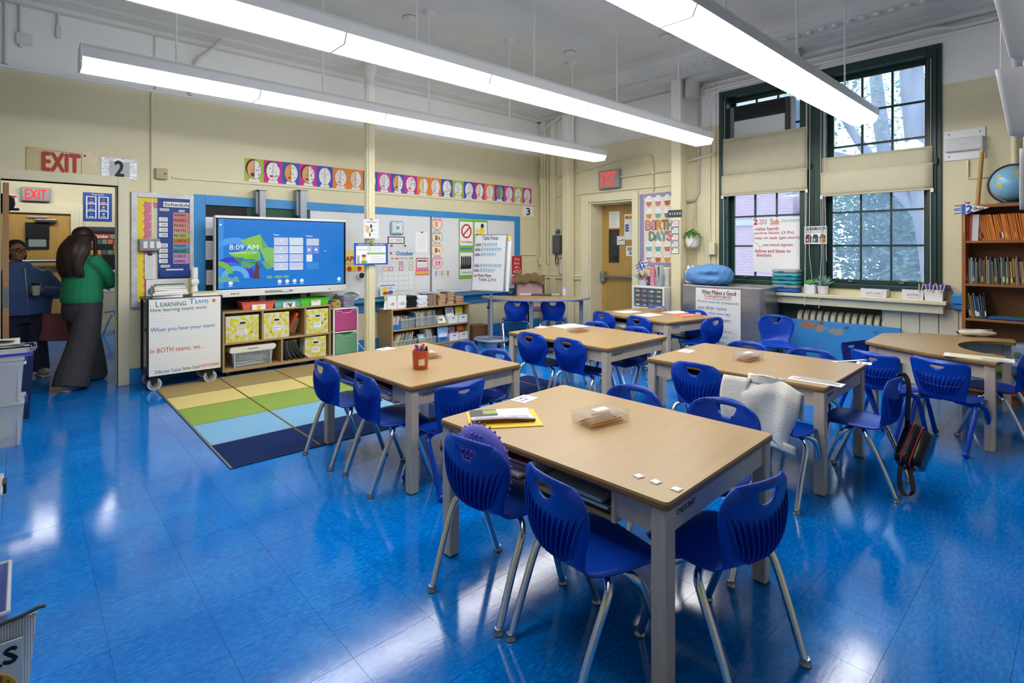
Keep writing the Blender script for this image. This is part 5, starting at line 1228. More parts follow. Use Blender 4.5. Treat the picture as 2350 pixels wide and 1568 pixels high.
pile('paper_ream', 'white paper bundle in the stack beside the black sorter, %s from the bottom', 'paper', x_(972, 690), BY_0 + .14, .17, .24, 8, .021, ('#eceef2', '#dfe4ee', '#c9d2e4'), 'white paper stack', 5, 3)
row('standing on top of the low bookshelf', 'thin books on top', x_(986, 690), x_(1007, 690) - .02, BY_0 + .04, zt, [('#b59a84', 'tan'), ('#a89a90', 'taupe'), ('#8f8a8c', 'grey'), ('#c4a88a', 'sand')], .006, .01, .165, .175, .24, -2, 2, 9)
flat('blue_folder', 'pale blue-grey folder lying across the standing thin books', 'folder', x_(993, 690), BY_0 + .17, zt + .183, .27, .2, .012, 4, M('#9aa8cc', .5))
for k, (pa, n, lb) in enumerate(((1019, 8, 'tan booklet in the left of three booklet piles, %s from the bottom'), (1038, 9, 'tan booklet in the middle booklet pile, %s from the bottom'), (1059, 6, 'tan booklet in the right of three booklet piles, %s from the bottom'))):
    pile('tan_booklet', lb, 'booklet', x_(pa, 690), BY_0 + .14, .125 if k < 2 else .15, .2, n, .0195, ('#c9a078', '#c29872', '#d0aa84'), 'tan booklet piles', 7, 11 + k)
flat('magazine_stack', 'white and navy magazine lying on the tan booklet piles', 'magazine', x_(1046, 690), BY_0 + .17, zt + .195, .34, .22, .012, -4, M('#aeb8c8', .4))
s = Sheet('ledge_book', 'colourful cartoon picture book standing on the blue ledge', 'book', (872, 655), (905, 678), M('#e8ecf2', .4), plane=6.97, thick=.012)
s.rect('top_band', 0, 1, 0, .1, M('#3f8ac8', .5), 1); s.disc('yellow_burst', .3, .4, .2, .25, YEL, 2, 9); s.disc('red_shape', .35, .75, .2, .15, M('#c0392f', .5), 2, 8); s.disc('purple_shape', .7, .7, .2, .2, PURP, 2, 8); s.disc('blue_shape', .68, .3, .22, .12, M('#a8c8e8', .5), 2, 8)
o = thing('cardboard_box', 'brown cardboard box on the floor between bookshelf and easel', 'box', (5.42, 6.72, 0))
MB().box(-.15, -.1, 0, .15, .14, .24).build('carton', M('#8a6442', .8), o, bevel=.003); MB().box(-.15, -.104, .24, .15, -.09, .245).build('flap', M('#9a7350', .8), o)
# ---------------------------------------------------------------- easel board
ez = thing('rolling_easel', 'rolling easel whiteboard listing Table Points on a grey pole', 'easel', (5.22, 6.16, 0), math.radians(-70))
GP = M('#9aa3b2', .4, .3)
ringp = [(.26 * math.cos(2 * PI * k / 28), .2 * math.sin(2 * PI * k / 28), .10) for k in range(29)]
MB().tube(ringp, .022, 8).build('ring_base', GP, ez, smooth=50)
MB().tube([(-.26, 0, .10), (.26, 0, .10)], .018, 8).build('cross_bar', GP, ez)
for a in (.6, 2.5, 3.8, 5.6):
    x, y = .26 * math.cos(a), .2 * math.sin(a); MB().tube([(x - .015, y, .038), (x + .015, y, .038)], .036, 12).build('caster', BLACK, ez); MB().tube([(x, y, .04), (x, y, .1)], .01, 6).build('caster_stem', BLACK, ez)
MB().tube([(0, 0, .1), (0, 0, .60)], .026, 10).build('outer_pole', GP, ez, smooth=50); MB().tube([(0, 0, .6), (0, 0, 1.6)], .02, 10).build('inner_pole', GP, ez, smooth=50)
MB().ball((-.05, 0, .58), .025, 10, 7).build('clamp_knob', BLACK, ez, smooth=60)
s = Sheet('easel_board', None, None, (.56, .86), None, WB, wall=((0, -.06, 1.26), 0), thick=.02, part_of=ez); s.o.rotation_euler = (math.radians(-7), 0, 0)
for q in ((0, .02, 0, 1), (.98, 1, 0, 1), (0, 1, 0, .016), (0, 1, .984, 1)): MB().box(s.X(q[0]), -.013, s.Z(q[3]), s.X(q[1]), .012, s.Z(q[2])).build('board_frame', M('#a9adb2', .35, .5), s.o)
pI, tI = M('#6a5a8a', .6), M('#4a9ac8', .6)
hand(s, 'Table Points', .26, .74, .035, .10, pI, bold=.02)
for k, (v, n) in enumerate(((.15, 10), (.235, 13), (.325, 9), (.52, 14), (.605, 9))):
    hand(s, 'table %d' % (k + 1), .04, .28, v, v + .06, pI, bold=.02)
    s.strokes('tally_marks', [[(.33 + .042 * q, v + (q % 3) * .006), (.32 + .042 * q, v + .065)] for q in range(n)] + [[(.32 + .042 * q, v + .05), (.36 + .042 * q, v + .01)] for q in range(0, n, 2)], .007, tI, 2)
hand(s, 'Last Weeks Winner', .05, .60, .70, .75, M('#8a4a7a', .6), bold=.02); hand(s, 'Table 2,3+6', .2, .75, .77, .83, pI, bold=.015)
MB().box(.285, .03, -.42, .335, .04, .36).build('rear_flip_board', WHITEPL, s.o); MB().box(.29, .02, .34, .33, .03, .40).build('yellow_note', YEL, s.o)
# teacher chair with jacket behind the half-round table
tc = thing('task_chair', 'pale pink upholstered task chair behind the half-round table', 'chair', (6.28, 6.42, 0), math.radians(225))
PK = M('#c9a3a4', .8)
MB().box(-.22, -.24, .44, .26, .24, .52).build('seat_cushion', PK, tc, bevel=.035); MB().grid(lambda u, v: (-.24 - .05 * (1 - (2 * u - 1) ** 2) , (u - .5) * .44, .55 + v * .42), 8, 6).build('backrest', PK, tc, smooth=60, solid=.05)
MB().tube([(0, 0, .1), (0, 0, .45)], .03, 10).build('gas_stem', BLACK, tc)
for k in range(5):
    a = k * 2 * PI / 5; MB().tube([(0, 0, .1), (.28 * math.cos(a), .28 * math.sin(a), .07)], .02, 6).build('base_arm', BLACK, tc); MB().ball((.28 * math.cos(a), .28 * math.sin(a), .03), .03, 8, 6).build('caster', BLACK, tc)
jk = thing('brown_jacket', 'brown jacket draped over the back of the pink task chair', 'jacket', (6.28, 6.42, .98), math.radians(225))
def jf(u, v):
    a = (v - .5) * 2.4; y = (u - .5) * .52; x = -.28 + .10 * math.sin(a) - .03 * math.cos(y * 14); z = .05 - .5 * y * y + .012 * math.sin(y * 21) - (.42 if a < 0 else .2) * (1 - math.cos(a)) * 1.1 + .015 * math.sin(u * 23 + v * 9)
    return (x, y, z)
MB().grid(jf, 18, 14).build('jacket_cloth', M('#7b6543', .85, var=.15, vscale=8), jk, smooth=70, solid=.02)
# ================================================================ far wall
EXITRED = GLOW('#ff3b30', .8)
def exit_box(name, label, c, w, h, d, rz):
    t = thing(name, label, 'exit sign', c, rz)
    MB().box(-w / 2, -d, 0, w / 2, 0, h).build('housing', M('#8f9094', .4, .3), t, bevel=.006)
    MB().box(-w / 2 + .015, -d - .003, .015, w / 2 - .015, -d, h - .015).build('face', M('#9c9da0', .4, .3), t)
    letters(t, 'EXIT', -w * .36, w * .36, h * .14, h * .86, EXITRED, -d - .006, bold=.012)
    return t
y0, z1 = wb(1374, 393, 7.08); y1, z0 = wb(1420, 430, 7.08)
exit_box('exit_sign', 'lit grey EXIT box with red letters above the far door', (WX, (y0 + y1) / 2, z0), y0 - y1, z1 - z0, .09, -PI / 2)
x0, z1 = wa(48, 428, 11.9); x1, z0 = wa(116, 463, 11.9)
t = exit_box('exit_sign', 'lit white EXIT box with red letters in the room next door', ((x0 + x1) / 2, NB, z0), x1 - x0, z1 - z0, .09, 0)
s = Sheet('exit_sign', 'small flat white EXIT sign with red letters beside the lit one next door', 'sign', (-10, 445), (42, 469), PAPER, plane=NB - .002, thick=.006); s.text('EXIT', .08, .92, .14, .86, RED, bold=.035)
# door notices
DX = WX + .327
for p0, p1, lb, kind in (((1398, 486), (1422, 523), 'white printed notice on the upper left of the far door', 0), ((1433, 492), (1462, 550), 'yellow-headed fire drill notice on the far door', 1), ((1416, 542), (1434, 562), 'small square sign with a round picture on the far door', 2), ((1437, 565), (1458, 588), 'white EXIT 3A card on the far door', 3)):
    s = Sheet('door_notice', lb, 'notice', p0, p1, PAPER, wall='B', plane=DX - (.014 if kind == 2 else 0), thick=.002)
    if kind == 0: s.lines(.12, .9, .12, .94, 12, GREY, .003)
    elif kind == 1: s.rect('yellow_band', .05, .95, .07, .2, YEL, 1); s.text('FIRE DRILL', .08, .92, .09, .18, RED, bold=.04); s.lines(.4, .95, .25, .7, 8, GREY, .003); [s.rect('blue_block', .07, .36, .40 + .1 * k, .48 + .1 * k, M('#2f5aa8', .5), 1) for k in range(3)]
    elif kind == 2: s.ring('ring', .5, .5, .42, .42, .006, M('#a86a78', .5), 2); s.strokes('key', [[(.22, .58), (.75, .45)], [(.6, .42), (.78, .42), (.78, .52)]], .014, M('#6a7a4a', .5), 2)
    else: s.text('EXIT', .2, .9, .14, .44, INK, bold=.03); s.text('3A', .35, .8, .54, .86, INK, bold=.03)
# phone and clipboard in the corner
y, z = wb(1283, 580)
t = thing('wall_phone', 'dark grey wall telephone box with a looped cord in the corner', 'telephone', (WX - .005, y, z - .02), -PI / 2)
MB().box(-.085, -.09, 0, .085, 0, .335).build('case', M('#55595c', .45), t, bevel=.012); MB().tube(spline([(-.02, -.04, 0), (-.04, -.05, -.08), (-.03, -.05, -.17), (.02, -.05, -.18), (.03, -.05, -.12), (-.005, -.045, -.04)], 5), .007, 6).build('cord', BLACK, t)
MB().tube([(.0, -.092, .16), (.0, -.098, .16)], .008, 8).build('lock', STEEL, t)
o = thing('blue_pompom', 'fluffy blue ornament on top of the wall telephone', 'ornament', (WX - .05, y - .02, z + .32)); b_ = MB(); rg = random.Random(2)
for k in range(30):
    a, e = rg.uniform(0, 2 * PI), rg.uniform(-.2, 1.4); b_.tube([(0, 0, .04), (.05 * math.cos(a) * math.cos(e), .05 * math.sin(a) * math.cos(e), .04 + .07 * math.sin(e))], [.012, .004], 5)
b_.build('tufts', M('#3f86b0', .7), o)
s = Sheet('red_clipboard', 'red-rimmed notice below the wall telephone', 'notice', (1283, 593), (1295, 630), M('#c0504a', .5), wall='B', thick=.006); s.rect('page', .1, .9, .06, .95, PAPER, 1); s.lines(.2, .8, .15, .9, 7, GREY, .003)
# ---------------------------------------------------------------- birthday board
s = Sheet('birthday_board', 'cream BIRTHDAYS board with cupcakes inside a lilac checked border', 'board', (1467, 443), (1549, 617), M('#e2d9bd', .7), wall='B', thick=.014)
LIL = M('#a99fbe', .7); LIL2 = M('#8b83a4', .7)
s.rect('checked_border', .02, .16, .02, .98, LIL, 1); s.rect('checked_border', .16, .98, .02, .075, LIL, 1); s.rect('checked_border', .16, .98, .925, .98, LIL, 1)
s.strokes('checks', [[(.04, .04 + .022 * k), (.14, .04 + .022 * k)] for k in range(43)] + [[(.06 + .04 * q, .03), (.06 + .04 * q, .97)] for q in range(2)] + [[(.2 + .05 * k, .03), (.2 + .05 * k, .07)] for k in range(16)] + [[(.2 + .05 * k, .93), (.2 + .05 * k, .975)] for k in range(16)], .010, LIL2, 2)
cc = ['#c9737f', '#cf8088', '#b8562c', '#d88a3c', '#7fa48c', '#5a8068', '#7fb0b4', '#6fa8ac', '#cc7480', '#d2848c', '#c8662c', '#e09a42']
for k in range(12):
    r_, c_ = divmod(k, 3); u = .30 + .255 * c_; v = (.13, .29, .72, .86)[r_]
    s.poly('cupcake_cup', [(u - .085, v), (u - .055, v + .06), (u + .055, v + .06), (u + .085, v)], M(cc[k], .6), 3)
    s.disc('frosting', u, v - .025, .10, .042, PAPER, 2, 14); s.disc('frosting', u, v - .055, .06, .028, PAPER, 2.4, 10); s.strokes('candle', [[(u, v - .075), (u + .01, v - .105)]], .006, M('#8a5a4a', .6), 2.8)
    rg = random.Random(k); [s.disc('sprinkle', u + rg.uniform(-.07, .07), v - .015 - rg.uniform(0, .045), .009, .004, LIL2, 3, 5) for _ in range(6)]
def fat(word, u0, u1, v0, v1, cols_):
    n = len(word)
    for k, ch in enumerate(word):
        a, b2 = u0 + (u1 - u0) * k / n, u0 + (u1 - u0) * (k + .86) / n
        if ch == 'I': a, b2 = a + .04, b2 - .04
        s.text(ch, a - .01, b2 + .01, v0 - .004, v1 + .004, M('#6a5a58', .6), lay=4, bold=.055); s.text(ch, a, b2, v0, v1, M(cols_[k], .6), lay=5, bold=.03)
fat('BIRTH', .22, .97, .385, .495, ('#d88f8c', '#dd9a92', '#df9440', '#c9692e', '#7fa08a')); fat('DAYS', .32, .97, .53, .635, ('#6f9a86', '#7aa8a4', '#7fb0b4', '#dd8a90'))
# number labels on the column
s = Sheet('patterned_strip', 'black floral name strip stuck across the square column', 'label', (1533, 483), (1565, 498), M('#3c3c44', .6), wall='B', plane=6.878, thick=.002)
for k in range(5): s.disc('flower', .15 + .18 * k, .5, .05, .2, M(('#d8c8a0', '#8aa0b8', '#c8b0a0', '#b8c0a8', '#e0b85a')[k], .6), 1, 8)
for k in range(5):
    y0 = 507 + k * 15.6; c_ = ('#e6b8c4', '#b8d4d8', '#ecc8c0', '#cfc4e4', '#ece4b8')[k]
    s = Sheet('number_label', '%s job label in the column of five on the square column, %s from the top' % (('pink', 'aqua', 'rose', 'lilac', 'yellow')[k], ORD[k]), 'label', (1541, y0), (1558, y0 + 13.5), INK, wall='B', plane=6.878, thick=.002, group='job labels on the column')
    s.rect('face', .06, .94, .08, .92, PAPER, 1); s.rect('tint', .2, .9, .2, .8, M(c_, .6), 2); s.disc('number_dot', .14, .25, .09, .14, INK, 3, 10); s.text(str(k + 1), .11, .17, .16, .34, PAPER, lay=4); s.disc('icon', .6, .65, .1, .14, M(c_, .4), 3, 8)
# ---------------------------------------------------------------- hanging planter
y, z = wb(1600, 568)
t = thing('hanging_planter', 'white pot in a rope hanger with trailing green leaves beside the column', 'planter', (WX - .14, y, z - .02), -PI / 2)
MB().lathe([(.03, 0), (.075, .03), (.092, .09), (.092, .17), (.085, .17), (.08, .1)], 20).build('pot', WHITEPL, t, smooth=40)
ztop = wb(1600, 462)[1] - z
ROPE = M('#c9bfa2', .8)
for sx in (-1, 1):
    MB().tube([(sx * .09, -.01, .17), (sx * .02, .04, ztop * .65), (0, .09, ztop)], .006, 6).build('rope', ROPE, t); MB().tube(spline([(sx * .09, -.02, .17), (sx * .05, -.085, .09), (0, -.08, .02), (0, 0, -.01)], 4), .005, 6).build('net_rope', ROPE, t)
    MB().tube([(sx * .095, .03, .17), (sx * .08, .03, .05), (0, .02, -.008)], .005, 6).build('net_rope', ROPE, t)
b_ = MB(); rg = random.Random(5)
for k in range(150):
    a = rg.uniform(0, 2 * PI); r = rg.uniform(.02, .15); h_ = .17 + .10 * (1 - r / .16) * rg.uniform(.6, 1.3) - .02 * (r > .12); c = Vector((r * math.cos(a), r * .7 * math.sin(a) - .01, h_)); d = Vector((rg.uniform(-1, 1), rg.uniform(-1, 1), rg.uniform(-.4, .8))).normalized(); p = d.orthogonal().normalized()
    b_.add([c - d * .022, c + p * .010, c + d * .024, c - p * .010], [(0, 1, 2, 3)])
o = b_.build('foliage', M('#4a8a34', .6, var=.4, vscale=30), t, recalc=False); o['kind'] = 'stuff'
# ---------------------------------------------------------------- clear drawers on a white cabinet
CX = 6.74
ya, zt_ = wb(1450, 655, CX); yb, _ = wb(1524, 660, CX)
cab = thing('drawer_cabinet', 'white cabinet of small clear drawers of craft supplies by the far door', 'drawer unit', (CX, (ya + yb) / 2, 0), -PI / 2); q = (ya - yb) / 2; H_ = .92
MB().box(-q, 0, 0, -q + .03, .34, H_).box(q - .03, 0, 0, q, .34, H_).box(-q + .03, 0, H_ - .03, q - .03, .34, H_).box(-q + .03, 0, .58, q - .03, .34, .61).box(-q + .03, .32, 0, q - .03, .34, H_ - .03).box(-q + .03, 0, .02, q - .03, .32, .05).box(-.012, 0, .05, .012, .3, .58).build('body', WHITEPL, cab, bevel=.004)
MB().box(-q + .03, .03, .61, q - .03, .31, H_ - .03).build('drawer_case', M('#2d2d32', .5), cab)
rg = random.Random(6); dw = (2 * q - .07) / 4
for r_ in range(4):
    for c_ in range(4):
        x = -q + .035 + dw * c_; z = .617 + r_ * .068
        d_ = MB().box(x + .004, .0, z, x + dw - .004, .03, z + .062).build('clear_drawer', CLEAR, cab, bevel=.003)
        col_ = rg.choice(('#d86a8a', '#e8e0e0', '#8a8a90', '#d8c83c', '#3fa0d0', '#b8b8c0', '#c85a7a', '#a8a8b0'))
        MB().ball((x + dw / 2, .015, z + .022), (dw * .3, .012, .018), 8, 6).build('craft_item', M(col_, .5), d_, smooth=60)
# things on the white cabinet
def wbl(px, py, x): p = at(px, py, X=x); return p
zc = H_
yy = wb(1475, 640, 6.85)[0]
t = thing('pencil_cup', 'cup crammed with colourful pencils and a 2nd grade pennant on the white cabinet', 'pencil cup', (6.86, yy, zc))
MB().lathe([(.055, 0), (.06, .005), (.06, .12), (.055, .12), (.052, .01)], 16).build('cup', CLEARW, t, smooth=40)
rg = random.Random(12)
for k in range(26):
    a, e = rg.uniform(0, 2 * PI), rg.uniform(0, .09); L_ = rg.uniform(.15, .22); top = Vector((1.9 * e * math.cos(a), 1.9 * e * math.sin(a), L_)); bt = Vector((-.3 * e * math.cos(a), -.3 * e * math.sin(a), .008))
    p_ = MB().tube([bt, bt.lerp(top, .9)], .005, 6).build('pencil', M(rg.choice(('#c8392f', '#e8852c', '#2a62a8', '#3f9a4a', '#1c1c20', '#d8b83c', '#8a4aa0', '#2f9aa8', '#d85a8a')), .5), t); MB().tube([bt.lerp(top, .9), top], [.005, .001], 6).build('pencil_tip', M('#d8b88a', .6), p_)
def pennant(label, loc, rz, k_):
    t = thing('pennant', label, 'pennant', loc, rz); t.scale = (k_, k_, k_)
    MB().box(-.006, -.004, -.34, .006, .004, .02).build('stick', M('#d8b06a', .6), t); bb = MB().box(-.02, -.006, -.05, .02, -.002, .11).build('blue_band', BLU, t)
    MB().add([(.02, -.004, .11), (.02, -.004, -.05), (.30, -.004, .04)], [(0, 1, 2)]).build('flag', PAPER, t, solid=.002)
    letters(t, '2', .03, .10, -.025, .085, M('#2a4ab0', .5), -.0065, bold=.05); letters(t, 'nd', .11, .15, .045, .075, BLACK, -.0065, shear=.3); letters(t, 'GRADE', .11, .24, .01, .045, BLACK, -.0065, bold=.03)
    for q in range(4): MB().add([(-.02, -.004, .1 - .04 * q), (-.12, -.004, .095 - .035 * q - .02 * (q % 2)), (-.12, -.004, .08 - .035 * q - .02 * (q % 2)), (-.02, -.004, .085 - .04 * q)], [(0, 1, 2, 3)]).build('streamer', BLU, t, solid=.001)
    MB().ball((.05, -.005, .125), (.025, .008, .018), 8, 6).build('apple', M('#c0302a', .5), t); MB().ball((.02, -.005, .135), (.014, .006, .012), 8, 6).build('leaf', M('#6aa07a', .6), t)
    return t
pn = pennant('small 2nd grade pennant rising from the pencil cup', (6.83, yy + .01, zc + .27), -PI / 2 , .75); pn.rotation_euler = (0, math.radians(-28), -PI / 2)
o = thing('pink_tumbler', 'pink ridged tumbler on the white cabinet', 'cup', (6.88, wb(1499, 650, 6.88)[0], zc)); MB().lathe([(.04, 0)] + [(.043 + .004 * (k % 2), .01 + .013 * k) for k in range(20)] + [(.04, .28), (.036, .28), (.034, .02)], 18).build('body', M('#dd8a9c', .5), o, smooth=30); MB().ball((.0, .0, .282), (.036, .036, .006), 12, 6).build('lid', M('#c86a80', .5), o)
o = thing('blue_can', 'short blue tin between the pencils and the pink tumbler', 'tin', (6.93, wb(1490, 650, 6.93)[0], zc)); MB().lathe([(.03, 0), (.035, .004), (.035, .13), (.03, .134)], 16).build('body', M('#2f5a8a', .4), o, smooth=30); MB().lathe([(.0355, .1), (.0355, .115)], 16).build('rim_band', STEEL, o)
o = thing('file_holder', 'clear file holder with papers and cards on the white cabinet', 'file holder', (6.84, wb(1514, 650, 6.84)[0], zc), -PI / 2)
MB().box(-.055, -.04, 0, .055, .05, .005).box(-.055, -.04, .005, .055, -.036, .14).box(-.055, .046, .005, .055, .05, .2).box(-.055, -.036, .005, -.05, .046, .17).box(.05, -.036, .005, .055, .046, .17).build('holder', CLEAR, o)
for k in range(5): MB().cbox((-.03 + .014 * k, .005, .16), (.003, .07, .30 - .02 * (k % 3)), Matrix.Rotation(math.radians(-10 + 4 * k), 3, 'Y')).build('card', M(('#eceae6', '#dfe4e2', '#4a6a5a', '#e8e4da', '#d8dce0')[k], .6), o)
o = thing('white_bucket', 'white flowered canister beside the column on the white cabinet', 'canister', (6.98, wb(1527, 650, 6.98)[0] , zc)); MB().lathe([(.06, 0), (.07, .01), (.075, .26), (.07, .265), (.066, .25), (.06, .02)], 18).build('body', M('#dcdcd8', .5), o, smooth=40); [MB().ball((-.07, -.03 + .05 * k, .12 + .03 * k), (.012, .012, .014), 8, 6).build('flower_print', M('#a84a5a', .6), o) for k in range(2)]
# ---------------------------------------------------------------- metal cabinet with the compliment poster and a bean bag
MX = 6.60
ya = wb(1566, 655, MX)[0]; yb = wb(1752, 655, MX)[0]
mc = thing('metal_cabinet', 'brushed aluminium cabinet with rounded edge below the hanging plant', 'cabinet', (MX, (ya + yb) / 2, 0), -PI / 2); q = (ya - yb) / 2
BR = M('#b4b6ba', .32, .9, var=.12, vscale=4, stretch=(1, 1, 14))
pts = [(-q, 0), (-q, .46), (q, .46)] + [(q - .07 + .07 * math.cos(a), .07 - .07 * math.sin(a)) for a in [PI / 2 * k / 8 for k in range(9)]]
MB().prism(pts, .03, .985).build('body', BR, mc, bevel=.006); MB().prism([(x * .98, y * .98 + .005) for x, y in pts], 0, .03).build('plinth', BLACK, mc)
MB().box(-.02 - .08, -.003, .945, .03 - .08 + .03, 0, .962).build('red_badge', M('#b3302a', .5), mc)
for x, z in ((-q + .04, .88), (q - .1, .88), (-q + .04, .4)): MB().tube([(x, -.004, z), (x, 0, z)], .008, 8).build('screw', GREY, mc)
ya_, z1_ = wb(1597, 660, MX - .004); yb_, z0_ = wb(1700, 795, MX - .004)
s = Sheet('compliment_poster', 'white What Makes a Good Compliment chart taped to the metal cabinet', 'poster', (ya_ - yb_, .86), None, M('#e9e7e4', .6), wall=((MX - .006, (ya_ + yb_) / 2, z1_ - .43), -PI / 2), thick=.003)
s.strokes('ruled_lines', [[(.01, .06 + .04 * k), (.99, .06 + .04 * k)] for k in range(24)], .0016, M('#cfd0d2', .6), 1)
K1, K2, K3, K4, K5 = M('#3a3a40', .6), M('#c04a4a', .6), M('#3a86a8', .6), M('#d8705a', .6), M('#5aa06a', .6)
hand(s, 'What Makes a Good', .14, .90, .025, .09, K1, bold=.012); hand(s, 'Compliment?', .20, .80, .095, .145, K2, bold=.015)
s.strokes('underline', [[(.2, .155), (.5, .16), (.8, .152)]], .006, K2, 2)
for k, (w_, u1, c_) in enumerate((('-Kind words (respect)', .96, K3), ('-use their name', .70, K3), ('-mean what you say', .78, K3), ('Sentence Starters:', .80, K1), ('- I like how you...', .6, M('#8a6ab0', .6)), ('- You did a good job on...', .86, K4), ('- I noticed when you...', .78, K5), ('- Thank you for how to...', .7, K1), ('- It made me happy when', .93, PURP))):
    hand(s, w_, .03, u1, .18 + .085 * k, .235 + .085 * k, c_, bold=.01)
ya2 = wb(1623, 630, 6.8)[0]
bb = thing('bean_bag', 'large blue bean bag cushion lying on the metal cabinet', 'bean bag', (6.80, ya2, .986), -PI / 2)
def bf(u, v):
    a = 2 * PI * u; e = PI * (v - .5); sx, sy, sz = .33, .22, .135
    n_ = 1 + .05 * math.sin(3 * a + 1) * math.cos(e) + .02 * math.sin(9 * a + 6 * e) * math.cos(e) + .015 * math.sin(17 * a - 9 * e) * math.cos(e) - .24 * math.exp(-((a - 3.6) / .28) ** 2 - ((e - .35) / .3) ** 2) - .22 * math.exp(-((a - 5.2) / .35) ** 2 - ((e - .05) / .14) ** 2)
    c_ = lambda t_: math.copysign(abs(t_) ** .75, t_)
    z = sz * c_(math.sin(e)) * (1 + .15 * math.cos(a + .5)) * n_
    return (sx * c_(math.cos(e)) * math.cos(a) * n_, sy * c_(math.cos(e)) * math.sin(a) * n_, max(.0, z + .125))
MB().grid(bf, 72, 36).build('cover', M('#5a8fcc', .6, var=.05, vscale=5), bb, smooth=80)
o = thing('white_tissue', 'crumpled white tissue behind the bean bag', 'tissue', (7.02, wb(1585, 605, 7.02)[0], .986)); MB().box(-.05, -.06, 0, .05, .06, .17).build('tissue_box', PAPER, o, bevel=.005); MB().grid(lambda u, v: ((u - .5) * .06, (v - .5) * .1, .172 + .06 * math.sin(u * 3.1) + .02 * math.sin(v * 9)), 6, 6).build('tissue', PAPER, o, solid=.002)
# ---------------------------------------------------------------- radiator and its blue front panel
rd = thing('radiator', 'old cream cast-iron radiator in the niche under the window sill', 'radiator', (WX + .06, (NY0 + NY1) / 2, 0), -PI / 2)
nsec = 14; ry0, ry1 = wb(2058, 720, WX)[0], wb(1828, 700, WX)[0]; dw = (ry1 - ry0) / nsec; rc = (NY0 + NY1) / 2
secm = MB()
secm.prism([(-.10, .06), (-.08, .0), (-.05, .05), (.05, .05), (.08, .0), (.10, .06), (.105, .60), (.085, .665), (.045, .70), (0, .712), (-.045, .70), (-.085, .665), (-.105, .60)], -dw * .36, dw * .36, 'x')
secm.tube([(-dw / 2, 0, .6), (dw / 2, 0, .6)], .03, 10); secm.tube([(-dw / 2, 0, .12), (dw / 2, 0, .12)], .03, 10)
sm = secm.mesh('radiator_section', M('#c9c4ae', .45, .1, bump=.8, bscale=45))
for k in range(nsec): place(sm, 'radiator_section', rd, (rc - ry1 + dw * (k + .5), .02, 0)).modifiers.new('e', 'BEVEL').width = .008
pya, pz1 = wb(1796, 714, WX - .10); pyb, _ = wb(2066, 732, WX - .10)
bp = thing('blue_board', 'scuffed sky-blue board covering the front of the radiator', 'panel', (WX - .10, (pya + pyb) / 2, 0), -PI / 2); q = (pya - pyb) / 2
bp.rotation_euler = (math.radians(-2), 0, -PI / 2)
MB().box(-q, 0, 0, q, .022, .60).build('board', M('#3f93d2', .4, var=.05, vscale=3, bump=.15, bscale=14), bp, bevel=.004)
for (u, v, a, b2, c_, sd) in ((-.52, .90, .11, .045, '#b07a5e', 1), (-.30, .86, .07, .05, '#9a938a', 2), (-.02, .82, .085, .045, '#9a958c', 3), (-.28, .96, .03, .02, '#6a6a70', 4), (.15, .91, .025, .02, '#6a5a4a', 5), (-.3, .5, .02, .015, '#8a9098', 6), (.62, .88, .02, .016, '#4a6a90', 7)):
    rg = random.Random(sd); P = []
    for k in range(22):
        an = 2 * PI * k / 22; rr_ = 1 + rg.uniform(-.3, .25); P.append((u * q + a * rr_ * math.cos(an), v * .6 + b2 * rr_ * math.sin(an)))
    MB().add([(x, -.001, min(.597, z)) for x, z in P], [tuple(range(22))]).build('paint_chip', M(c_, .8), bp, recalc=False)
pipe('conduit', 'grey-green pipe at the top of the radiator niche', [(WX + .2, NY0 + .1, .8), (WX + .2, NY0 + .75, .83)], .03, M('#8a9a88', .5))
# ---------------------------------------------------------------- roller shades, air conditioner, window hangings
SH = M('#c9c1a2', .75, var=.04, vscale=5)
def shade(label, p_tl, p_tr, p_bl, p_br, seam):
    X_ = WX - .03; a, b2, c, d = [wb(p[0], p[1], X_) for p in (p_tl, p_tr, p_bl, p_br)]
    ya, yb = (a[0] + c[0]) / 2, (b2[0] + d[0]) / 2; zt, zb = (a[1] + b2[1]) / 2, (c[1] + d[1]) / 2
    t = thing('roller_shade', label, 'window shade', (X_, (ya + yb) / 2, zb), -PI / 2, 'cream window shades'); q = (ya - yb) / 2; H = zt - zb; sz = H * seam
    MB().grid(lambda u, v: ((u - .5) * 2 * q, -.01 * math.sin(v * PI) + .004 * math.sin(u * 9), sz + v * (H - sz)), 12, 5).build('upper_cloth', SH, t, smooth=60, solid=.004)
    MB().grid(lambda u, v: ((u - .5) * 2 * q * 1.015, -.03 - .008 * math.sin(v * PI), v * (sz + .012)), 12, 5).build('lower_cloth', SH, t, smooth=60, solid=.004)
    MB().tube([(-q * 1.02, -.03, .004), (q * 1.02, -.03, .004)], .010, 8).build('hem_bar', SH, t); MB().tube([(-q, 0, H), (q, 0, H)], .011, 8).build('top_bar', SH, t)
    MB().tube([(-q * 1.01, -.02, sz + .01), (q * 1.01, -.02, sz + .01)], .014, 8).build('roller', SH, t)
    for sx in (-1, 1): MB().box(sx * q * 1.0 - .012, -.04, -.03, sx * q * 1.0 + .012, -.02, .01).build('cord_clip', PAPER, t)
    MB().box(q * 1.02, -.03, sz + .0, q * 1.02 + .03, .0, sz + .07).build('bracket', DARKM, t)
    CORD = M('#c9c4b4', .7)
    for sx, zz in ((-1, zt), (1, zt), (-1, 0), (1, 0)):
        if zz: MB().tube([(sx * q * .97, 0, H), (sx * q * .97, .0, 3.5 - zb)], .004, 6).build('cord', CORD, t)
        else: MB().tube([(sx * q * .97, -.03, 0), (sx * q * .97, -.02, 1.05 - zb)], .004, 6).build('cord', CORD, t)
    return t
shade('cream fabric shade across the middle of the left window', (1658, 320), (1851, 295), (1662, 452), (1855, 436), .33)
